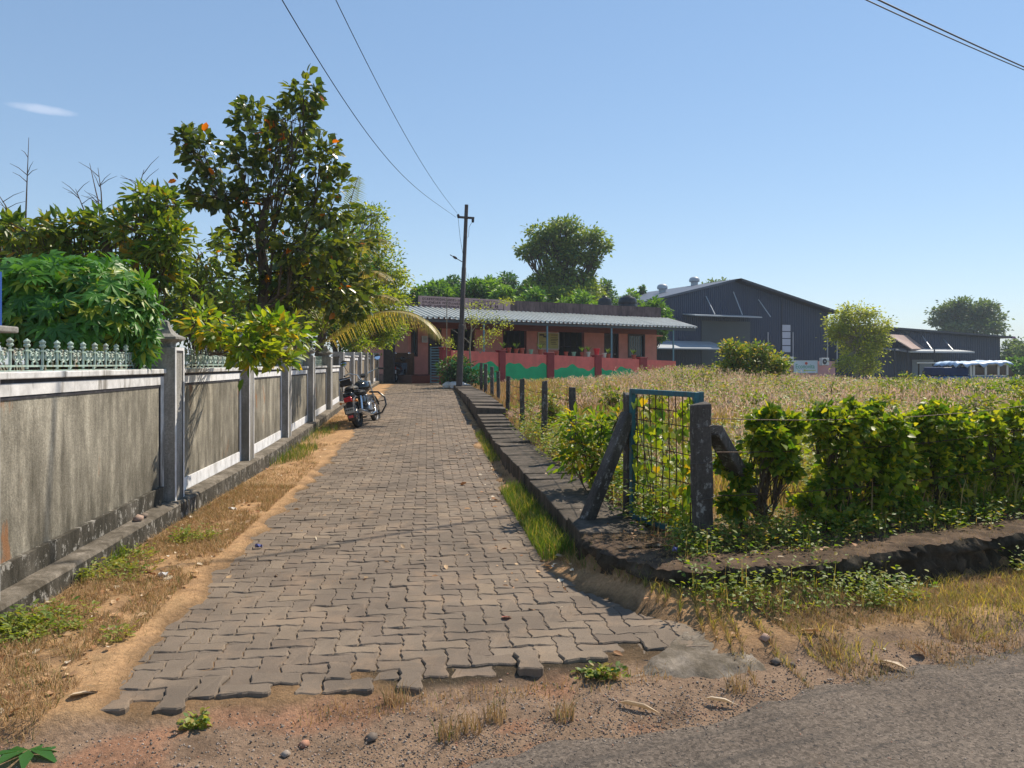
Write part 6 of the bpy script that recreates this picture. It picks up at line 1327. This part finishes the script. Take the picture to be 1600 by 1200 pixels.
# ------------------------------------------------------------------ utility pole and wires
pp = px(717, 606, 26.5); pz = float(rise(26.5)); top = px(729, 320, 26.5)
pole = thing('utility_pole', 'slightly leaning dark utility pole with cross arm at the end of the lane', 'pole', (pp.x, 26.5, pz)); O_ = Vector((pp.x, 26.5, pz)); T_ = top-O_
M['pole'] = flat('dark_weathered_pole', (.075, .065, .065), .8, .3, 5)
m = MB(); m.tube([(0, 0, -.2), T_*.35, T_*.352, T_*.66, T_*.662, T_], [.115, .11, .085, .08, .07, .065], 10); m.build('shaft', M['pole'], pole, True)
ca_ = px(728, 340, 26.4)-O_; m = MB(); m.box(ca_+Vector((0, 0, 0)), (.58, .07, .07), Matrix.Rotation(math.radians(4), 3, 'Y')); m.build('cross_arm', M['pole'], pole)
for dx in (-.26, .24): m = MB(); m.lathe([(.02, -.16 if dx > 0 else -.02), (.045, -.14 if dx > 0 else 0), (.05, -.06 if dx > 0 else .06), (.03, -.03 if dx > 0 else .1)], 8, ca_+Vector((dx, -.02, -dx*.07))); m.build('insulator', M['cable'], pole)
lm = px(722, 409, 26.4)-O_; m = MB(); m.tube([lm, px(703, 398, 26.3)-O_], .015, 6); la = m.build('lamp_arm', M['pole'], pole)
m = MB(); m.ball(px(711, 402.5, 26.3)-O_, (.09, .05, .045), 10, 6, R=Matrix.Rotation(math.radians(32), 3, 'Y')); m.build('lamp_head', M['pole'], la)
m = MB(); m.tube([ca_+Vector((-.27, 0, 0)), px(719, 372, 26.4)-O_, px(723, 396, 26.4)-O_], .006, 4); m.tube([ca_+Vector((.24, 0, -.1)), px(733, 355, 26.4)-O_, px(732, 370, 26.4)-O_, px(729, 371, 26.4)-O_], .006, 4); m.build('drop_wire', M['cable'], pole)
def wire(pts, r, lab):
    o = link('overhead_wire', None); m = MB(); 
    bpy.data.objects.remove(o); cc = np.array([tuple(p) for p in pts]); tt = np.linspace(0, 1, len(cc)); ti = np.linspace(0, 1, 60)
    co = [np.polyfit(tt, cc[:, k], min(3, len(cc)-1)) for k in range(3)]; P = [tuple(np.polyval(c_, x) for c_ in co) for x in ti]
    m.tube(P, r, 5); o = m.build('overhead_wire', M['cable']); tag(o, lab, 'wire'); return o
def wpts(p, q, data): return [(p+q*Y, Y, z) for Y, z in data]
w2 = wpts(-1.88, 0, [(-4, 6.3), (2, 5.55), (8.3, 5.33), (14.1, 5.52), (20, 5.95), (26.4, 6.62)]); w1 = wpts(-1.94, 0, [(-4, 5.6), (2, 4.75), (6.7, 4.55), (10.1, 4.62), (14.6, 4.88), (20, 5.5), (26.4, 6.53)])
wire(w1, .0048, 'lower thin overhead wire sagging from the pole to the upper left'); wire(w2, .0048, 'upper thin overhead wire sagging from the pole to the top edge')
A_, B_ = Vector((6.7, 14, 8.07)), Vector((12.66, 19, 8.79)); d_ = B_-A_
wire([A_-d_*1.4+Vector((0, 0, .1)), A_, B_, B_+d_*1.2+Vector((0, 0, .1))], .016, 'thick overhead cable crossing the top right corner, upper strand'); wire([A_-d_*1.4+Vector((0, 0, .07)), A_+Vector((0, .02, -.09)), B_+Vector((0, .02, -.06)), B_+d_*1.2+Vector((0, 0, .03))], .012, 'overhead cable crossing the top right corner, lower strand')
# thin pale pipe before the canopy
o = thing('thin_pole', 'thin pale upright pipe before the bungalow canopy', 'pole', (px(697.5, 600, 29.6).x, 29.6, .6)); m = MB(); m.tube([(0, 0, -.1), (.02, 0, px(697, 465, 29.6).z-.6)], .018, 6); m.build('pipe', M['paltrunk'], o)
# ------------------------------------------------------------------ motorcycle leaning on its side stand by the wall
M['tyre'] = flat('black_rubber', (.018, .018, .018), .85, .2, 20); M['blackpaint'] = flat('gloss_black_paint', (.012, .013, .016), .15, 0, 5, spec=.6); M['chrome'] = flat('chrome', (.65, .66, .68), .16, .05, 8, metal=1)
M['alloy'] = flat('dull_alloy', (.42, .42, .43), .35, .15, 20, metal=.85); M['blackmetal'] = flat('black_metal_tube', (.015, .015, .017), .35, .1, 8, spec=.6); M['seat'] = flat('black_seat', (.02, .02, .022), .6, .2, 20)
M['tail'] = flat('red_lens', (.45, .01, .02), .15, 0, 5, spec=.7); M['amber'] = flat('amber_lens', (.6, .2, .02), .2, 0, 5, spec=.6); M['plate'] = flat('number_plate', (.35, .35, .33), .5, .15, 30); M['mirror'] = flat('mirror_glass', (.9, .92, .95), .03, 0, 1, metal=1); M['mudguard'] = flat('dusty_black_fender', (.03, .028, .03), .35, .2, 12)
RYm = Matrix.Rotation(math.pi/2, 3, 'Y')
def torus(m, c, R_, r, n=28, k=8, axis='X', tone=None):
    pts = []; c = Vector(c)
    for i in range(n): a_ = 2*math.pi*i/n; pts.append(c+Vector((0, math.cos(a_)*R_, math.sin(a_)*R_)))
    m.tube(pts, r, k, closed=True, tone=tone)
def wheel(par, y, R_, wd, nm='wheel', spokes=10):
    w = link(nm, None, par); w.location = (0, y, R_); m = MB(); torus(m, (0, 0, 0), R_-wd*.5, wd*.5, 30, 8); m.build('tyre', M['tyre'], w, True)
    m = MB(); torus(m, (0, 0, 0), R_-wd*1.05, .016, 28, 6); m.build('rim', M['alloy'], w, True)
    m = MB(); m.lathe([(.045, -.05), (.05, -.04), (.03, 0), (.05, .04), (.045, .05)], 12, (0, 0, 0), RYm); m.build('hub', M['alloy'], w, True)
    for q in range(spokes): a_ = 2*math.pi*q/spokes; d_ = Vector((0, math.cos(a_), math.sin(a_))); m = MB(); m.tube([d_*.04, d_*(R_-wd*1.05)], .008, 5); m.build('spoke', M['alloy'], w)
    return w
mp = px(561, 669, 15.25); bz = float(G(mp.x, mp.y))
bike = thing('motorcycle', 'black motorcycle with chrome parts and round mirrors leaning on its stand beside the wall', 'motorcycle', (mp.x, mp.y, bz), 0)
bike.rotation_euler = (math.radians(-1.5), math.radians(-13), math.radians(-5)); WB = 1.36
wheel(bike, 0, .30, .125); fw = wheel(bike, WB, .31, .095)
m = MB(); pts = []      # rear mudguard
def guard(y, R_, a0, a1, w, n=14):
    m = MB(); V_ = []; F_ = []
    for i in range(n+1):
        a_ = math.radians(a0+(a1-a0)*i/n)
        for x_, dr in ((-w/2, -.03), (-w/2*.8, .0), (0, .012), (w/2*.8, 0), (w/2, -.03)): V_.append((x_, y+math.cos(a_)*(R_+dr), .30+math.sin(a_)*(R_+dr)))
    for i in range(n):
        for j in range(4): F_.append((i*5+j, i*5+j+1, (i+1)*5+j+1, (i+1)*5+j))
    m.add(V_, F_); return m
guard(0, .345, 55, 205, .17).build('rear_fender', M['mudguard'], bike, True)
guard(WB, .345, 20, 150, .13).build('front_fender', M['mudguard'], bike, True)
m = MB(); m.box((0, -.36, .36), (.17, .012, .11), Matrix.Rotation(math.radians(-12), 3, 'X')); pl_ = m.build('number_plate', M['plate'], bike, bev=.004)
m = MB(); 
for q in range(4): m.box((-.055+.036*q, -.3675, .375), (.022, .003, .028), Matrix.Rotation(math.radians(-12), 3, 'X')); m.box((-.055+.036*q, -.3605, .335), (.022, .003, .028), Matrix.Rotation(math.radians(-12), 3, 'X'))
m.build('plate_lettering', M['blackmetal'], pl_)
m = MB(); m.box((0, -.33, .58), (.16, .07, .095)); m.build('tail_light', M['tail'], bike, True, bev=.02)
m = MB(); m.box((0, -.37, .24), (.09, .012, .05)); m.build('reflector', M['tail'], bike)
for sx in (-1, 1):
    m = MB(); m.tube([(sx*.05, -.28, .53), (sx*.14, -.30, .53)], .008, 6); m.ball((sx*.16, -.31, .53), (.028, .035, .028), 10, 6); m.build('indicator', M['amber'], bike, True)
    m = MB(); m.tube([(sx*.12, 0.02, .32), (sx*.12, .14, .62)], .026, 10); m.tube([(sx*.12, .04, .36), (sx*.12, .12, .56)], .034, 10); m.build('shock_absorber', M['chrome'], bike, True)
    m = MB(); m.tube([(sx*.10, 0, .30), (sx*.10, .5, .33)], .02, 8); m.build('swing_arm', M['blackmetal'], bike)
    m = MB(); m.tube([(sx*.085, WB, .31), (sx*.085, WB-.26, .92)], [.024, .02], 10); m.build('fork_tube', M['chrome'], bike, True)
# seat in two levels with backrest and box
m = MB(); m.ball((0, .42, .70), (.16, .26, .07), 16, 8); m.build('seat', M['seat'], bike, True)
m = MB(); m.ball((0, .06, .79), (.13, .24, .07), 16, 8); m.box((0, .05, .74), (.2, .36, .06)); m.build('pillion_seat', M['seat'], bike, True)
m = MB(); m.box((0, -.22, .93), (.26, .07, .17), Matrix.Rotation(math.radians(-8), 3, 'X')); m.build('backrest', M['seat'], bike, True, bev=.025)
m = MB(); m.tube([(-.12, .15, .74), (-.12, -.2, .76), (-.11, -.26, .98), (.11, -.26, .98), (.12, -.2, .76), (.12, .15, .74)], .012, 8); m.build('grab_rail', M['chrome'], bike, True)
m = MB(); m.box((0, -.20, .66), (.2, .22, .12)); m.build('tail_cowl', M['blackpaint'], bike, True, bev=.04)
m = MB(); m.ball((0, .78, .82), (.165, .28, .15), 20, 12); m.build('fuel_tank', M['blackpaint'], bike, True)
m = MB(); m.lathe([(.04, 0), (.045, .012), (.0, .02)], 12, (0, .78, .965)); m.build('fuel_cap', M['chrome'], bike, True)
for sx in (-1, 1): m = MB(); m.ball((sx*.12, .38, .52), (.035, .15, .11), 12, 8); m.build('side_panel', M['blackpaint'], bike, True)
m = MB(); m.tube([(0, 1.12, .93), (0, .95, .62), (0, .85, .28), (0, .45, .27), (0, .40, .66)], .022, 8); m.tube([(0, 1.12, .93), (0, .8, .72), (0, .2, .68)], .022, 8); m.build('frame', M['blackmetal'], bike, True)
m = MB(); m.box((0, .70, .38), (.24, .34, .22)); m.lathe([(.11, -.15), (.12, -.13), (.12, .13), (.11, .16)], 18, (0, .62, .36), RYm); m.box((0, .80, .56), (.16, .15, .2)); en = m.build('engine', M['alloy'], bike, True, bev=.02)
for q in range(6): m = MB(); m.box((0, .80, .49+q*.028), (.22, .21, .007)); m.build('fin', M['alloy'], en)
m = MB(); m.tube([(.09, .9, .52), (.12, 1.0, .42), (.14, .92, .26), (.15, .6, .22), (.16, .3, .23)], [.02, .02, .022, .025, .03], 10); m.tube([(.165, .34, .235), (.17, .2, .25), (.18, -.1, .29), (.185, -.28, .32)], [.032, .052, .055, .045], 14); m.build('exhaust', M['chrome'], bike, True)
m = MB(); m.ball((0, 1.2, .86), (.09, .10, .09), 16, 10); m.build('headlight', M['chrome'], bike, True)
hb = link('handlebar', None, bike); hb.location = (0, 1.08, .95); hb.rotation_euler = (0, 0, math.radians(24))
m = MB(); m.tube([(-.40, -.26, .17), (-.30, -.14, .21), (-.12, 0, .16), (-.05, .0, .02), (.05, 0, .02), (.12, 0, .16), (.30, -.14, .21), (.40, -.26, .17)], .012, 8); m.build('bar', M['chrome'], hb, True)
for sx in (-1, 1):
    m = MB(); m.tube([(sx*.33, -.17, .20), (sx*.42, -.28, .165)], .02, 8); m.build('grip', M['blackmetal'], hb, True)
    m = MB(); m.tube([(sx*.30, -.10, .22), (sx*.34, -.10, .33), (sx*.36, -.12, .40)], .006, 6); m.lathe([(.01, -.02), (.06, -.012), (.064, 0)], 18, (sx*.36, -.12, .445), Matrix.Rotation(math.radians(-82), 3, 'X')@Matrix.Rotation(math.pi, 3, 'X')); m.build('mirror_housing', M['blackmetal'], hb, True)
    m = MB(); m.lathe([(.058, 0), (.058, .002)], 20, (sx*.36, -.1225, .445), Matrix.Rotation(math.radians(80), 3, 'X')); m.build('mirror_glass', M['mirror'], hb)
m = MB(); m.lathe([(.05, 0), (.055, .05), (.05, .06)], 16, (0, .06, .1), Matrix.Rotation(math.radians(30), 3, 'X')); m.build('speedometer', M['blackmetal'], hb, True)
for sx in (-1, 1):
    m = MB(); m.tube([(sx*.08, .98, .70), (sx*.26, 1.02, .66), (sx*.38, 1.0, .52), (sx*.38, .98, .36), (sx*.26, .98, .22), (sx*.08, .96, .20)], .02, 8); m.tube([(sx*.08, .98, .46), (sx*.38, .99, .46)], .010, 6); m.build('leg_guard', M['blackmetal'], bike, True)
    m = MB(); m.tube([(sx*.1, .42, .3), (sx*.27, .42, .29)], .014, 6); m.build('foot_peg', M['blackmetal'], bike)
m = MB(); m.tube([(-.08, .5, .27), (-.20, .42, .02-.02)], .012, 6); m.build('side_stand', M['blackmetal'], bike)
m = MB(); m.box((-.17, .12, .40), (.10, .3, .2)); m.build('saddle_guard', M['blackmetal'], bike, bev=.03)

# ------------------------------------------------------------------ scooter in the shade
sp2 = px(622, 592, 33.0); sc2 = thing('scooter', 'dark scooter with white number plate parked in the shade before the low wall', 'scooter', (sp2.x, 32.4, float(rise(32.4))), math.radians(-8))
wheel(sc2, 0, .22, .10, spokes=3); wheel(sc2, 1.22, .22, .09, spokes=3)
m = MB(); m.ball((0, .12, .55), (.22, .42, .22), 18, 10); m.build('rear_body', M['blackpaint'], sc2, True)
m = MB(); m.ball((0, .2, .78), (.17, .42, .08), 16, 8); m.build('seat', M['seat'], sc2, True)
m = MB(); m.box((0, .75, .28), (.3, .5, .06)); m.box((0, 1.02, .55), (.38, .05, .6), Matrix.Rotation(math.radians(-15), 3, 'X')); m.build('leg_shield', M['blackpaint'], sc2, True, bev=.03)
m = MB(); m.ball((0, 1.22, .42), (.09, .26, .07), 12, 8); m.build('front_fender', M['blackpaint'], sc2, True)
m = MB(); m.ball((0, 1.02, 1.0), (.14, .12, .10), 14, 8); m.build('headlight_cowl', M['blackpaint'], sc2, True)
m = MB(); m.tube([(-.34, .94, 1.02), (0, 1.0, 1.04), (.34, .94, 1.02)], .016, 8); m.build('handlebar', M['blackmetal'], sc2)
for sx in (-1, 1): m = MB(); m.tube([(sx*.24, .98, 1.04), (sx*.3, .95, 1.2)], .006, 5); m.ball((sx*.31, .94, 1.24), (.06, .015, .045), 10, 6); m.build('mirror', M['mirror'], sc2, True)
m = MB(); m.box((0, -.31, .62), (.2, .04, .09)); m.build('tail_light', M['tail'], sc2, bev=.01); m = MB(); m.box((0, -.33, .45), (.22, .012, .14)); m.build('number_plate', M['paper'], sc2)
m = MB(); m.tube([(-.14, -.2, .70), (-.14, -.34, .78), (.14, -.34, .78), (.14, -.2, .70)], .012, 6); m.build('grab_rail', M['chrome'], sc2)

# ------------------------------------------------------------------ blue utility vehicle with tarpaulins at right
M['vanblue'] = flat('blue_vehicle_paint', (.02, .12, .30), .25, .05, 2, spec=.6); M['vanwhite'] = flat('off_white_window_frame', (.55, .58, .56), .4, .1, 3); M['tarp'] = flat('pale_blue_tarpaulin', (.35, .48, .65), .5, .3, 3); M['tarpdark'] = flat('dark_blue_load', (.01, .03, .10), .6, .3, 3)
vY = 36.0; vz = float(G(px(1535, 600, vY).x, vY)); van = thing('utility_vehicle', 'blue van with pale window frames and a roof covered by light blue tarpaulin', 'van', (px(1475, 600, vY).x, vY, -.35), math.radians(6)); VL = 4.5
m = MB()
prof = [(0, .35), (0, 1.12), (.1, 1.2), (3.3, 1.2), (3.75, 1.12), (4.35, 1.0), (4.45, .8), (4.45, .35)]
Mxz = Matrix(((1, 0, 0, 0), (0, 0, -1, 1.7), (0, 1, 0, 0), (0, 0, 0, 1))); m.prism(prof, 0, 1.7, Mxz); m.build('body', M['vanblue'], van, True, bev=.04)
m = MB(); m.bb(1.35, 3.25, .06, 1.64, 1.2, 1.25); m.bb(1.35, 3.25, .06, 1.64, 1.72, 1.80)
m.build('roof', M['vanwhite'], van, bev=.02)
for x_, ya in [(q_, y_) for q_ in (1.35, 1.5, 2.1, 2.75, 3.2) for y_ in (.05, 1.58)]: m = MB(); m.bb(x_, x_+.1, ya, ya+.07, 1.25, 1.72); m.build('window_pillar', M['vanwhite'], van)
for a, b in ((1.61, 2.09), (2.21, 2.74), (2.86, 3.19)): m = MB(); m.bb(a, b, .075, .085, 1.26, 1.715); m.build('window', M['glass'], van)
m = MB(); m.hexx(3.31, 3.75, .1, 1.6, 1.2, 1.13, 1.72, 1.16); m.build('windscreen', M['glass'], van)
m = MB(); m.bb(.05, 1.3, .08, 1.62, 1.2, 1.62); m.build('load', M['tarpdark'], van, bev=.06)
V_ = []; nx_, ny_ = 26, 10
for j in range(ny_):
    for i in range(nx_):
        x_ = .55+i*.118; y_ = -.06+j*.2; e_ = (j in (0, ny_-1)); V_.append((x_, y_, 1.86+.07*math.sin(i*.9+j)*math.cos(j*1.3)+.06*math.exp(-((i-20)/5)**2)-(.14+.05*math.sin(i*1.7) if e_ else 0)-(.12 if i == 0 else 0)))
tarp_ = link('tarpaulin', npmesh('tarpaulin', np.array(V_), gridfaces(nx_, ny_), M['tarp'], smooth=True)); tarp_.location = van.location; tarp_.rotation_euler = van.rotation_euler; tag(tarp_, 'crumpled light blue tarpaulin spread over the roof of the blue van', 'tarpaulin'); sm_ = tarp_.modifiers.new('thickness', 'SOLIDIFY'); sm_.thickness = .02
for x_ in (.8, 3.6):
    for y_ in (.1, 1.55):
        m = MB(); m.lathe([(.2, 0), (.33, .01), (.33, .19), (.2, .2)], 20, (x_, y_-.1, .33), Matrix.Rotation(-math.pi/2, 3, 'X')); w_ = m.build('wheel', M['tyre'], van, True); mm = MB(); mm.lathe([(.17, -.01), (.17, .21)], 14, (x_, y_-.1, .33), Matrix.Rotation(-math.pi/2, 3, 'X')); mm.build('rim', M['alloy'], w_)
m = MB(); m.box((4.47, .3, .75), (.04, .2, .14)); m.build('headlight', M['paper'], van); m = MB(); m.box((4.47, 1.4, .75), (.04, .2, .14)); m.build('headlight', M['paper'], van)
# darker open-backed jeep standing left of it, half hidden
dj = thing('dark_jeep', 'dark open backed jeep with flat roof parked left of the blue van', 'jeep', (px(1469, 600, 38).x, 38.2, -.4), math.radians(6))
m = MB(); m.bb(0, 1.75, .1, 1.6, .45, 1.05); m.build('body', M['blackpaint'], dj, bev=.05)
m = MB(); m.bb(-.02, .86, .05, 1.65, 1.84, 1.9); m.build('roof', M['vanwhite'], dj, bev=.02)
for x_ in (.02, .8): 
    for y_ in (.12, 1.56): m = MB(); m.bb(x_, x_+.05, y_, y_+.05, 1.05, 1.84); m.build('roof_post', M['blackmetal'], dj)
m = MB(); m.bb(.1, .7, .3, 1.4, 1.0, 1.5); m.build('seat', M['seat'], dj, bev=.05)
for x_ in (.35, 1.4): m = MB(); m.lathe([(.2, 0), (.33, .01), (.33, .19), (.2, .2)], 20, (x_, .0, .33), Matrix.Rotation(-math.pi/2, 3, 'X')); m.build('wheel', M['tyre'], dj, True)
for o in bpy.data.objects:
    if o.parent is None and o.get('category') and not o.get('kind'): o['kind'] = 'thing'

# ------------------------------------------------------------------ light haze over the whole place
hz = bpy.data.materials.new('air_haze'); hz.use_nodes = True; hn = hz.node_tree.nodes; hl_ = hz.node_tree.links; hn.remove(hn['Principled BSDF']); vn = hn.new('ShaderNodeVolumePrincipled'); vn.inputs['Color'].default_value = (.80, .90, 1, 1); vn.inputs['Density'].default_value = .0007; hl_.new(vn.outputs[0], hn['Material Output'].inputs['Volume'])
m = MB(); m.bb(-1000, 1000, -120, 1900, -2.2, 26); o = m.build('haze', hz); tag(o, 'thin pale haze softening the distance', kind='stuff')
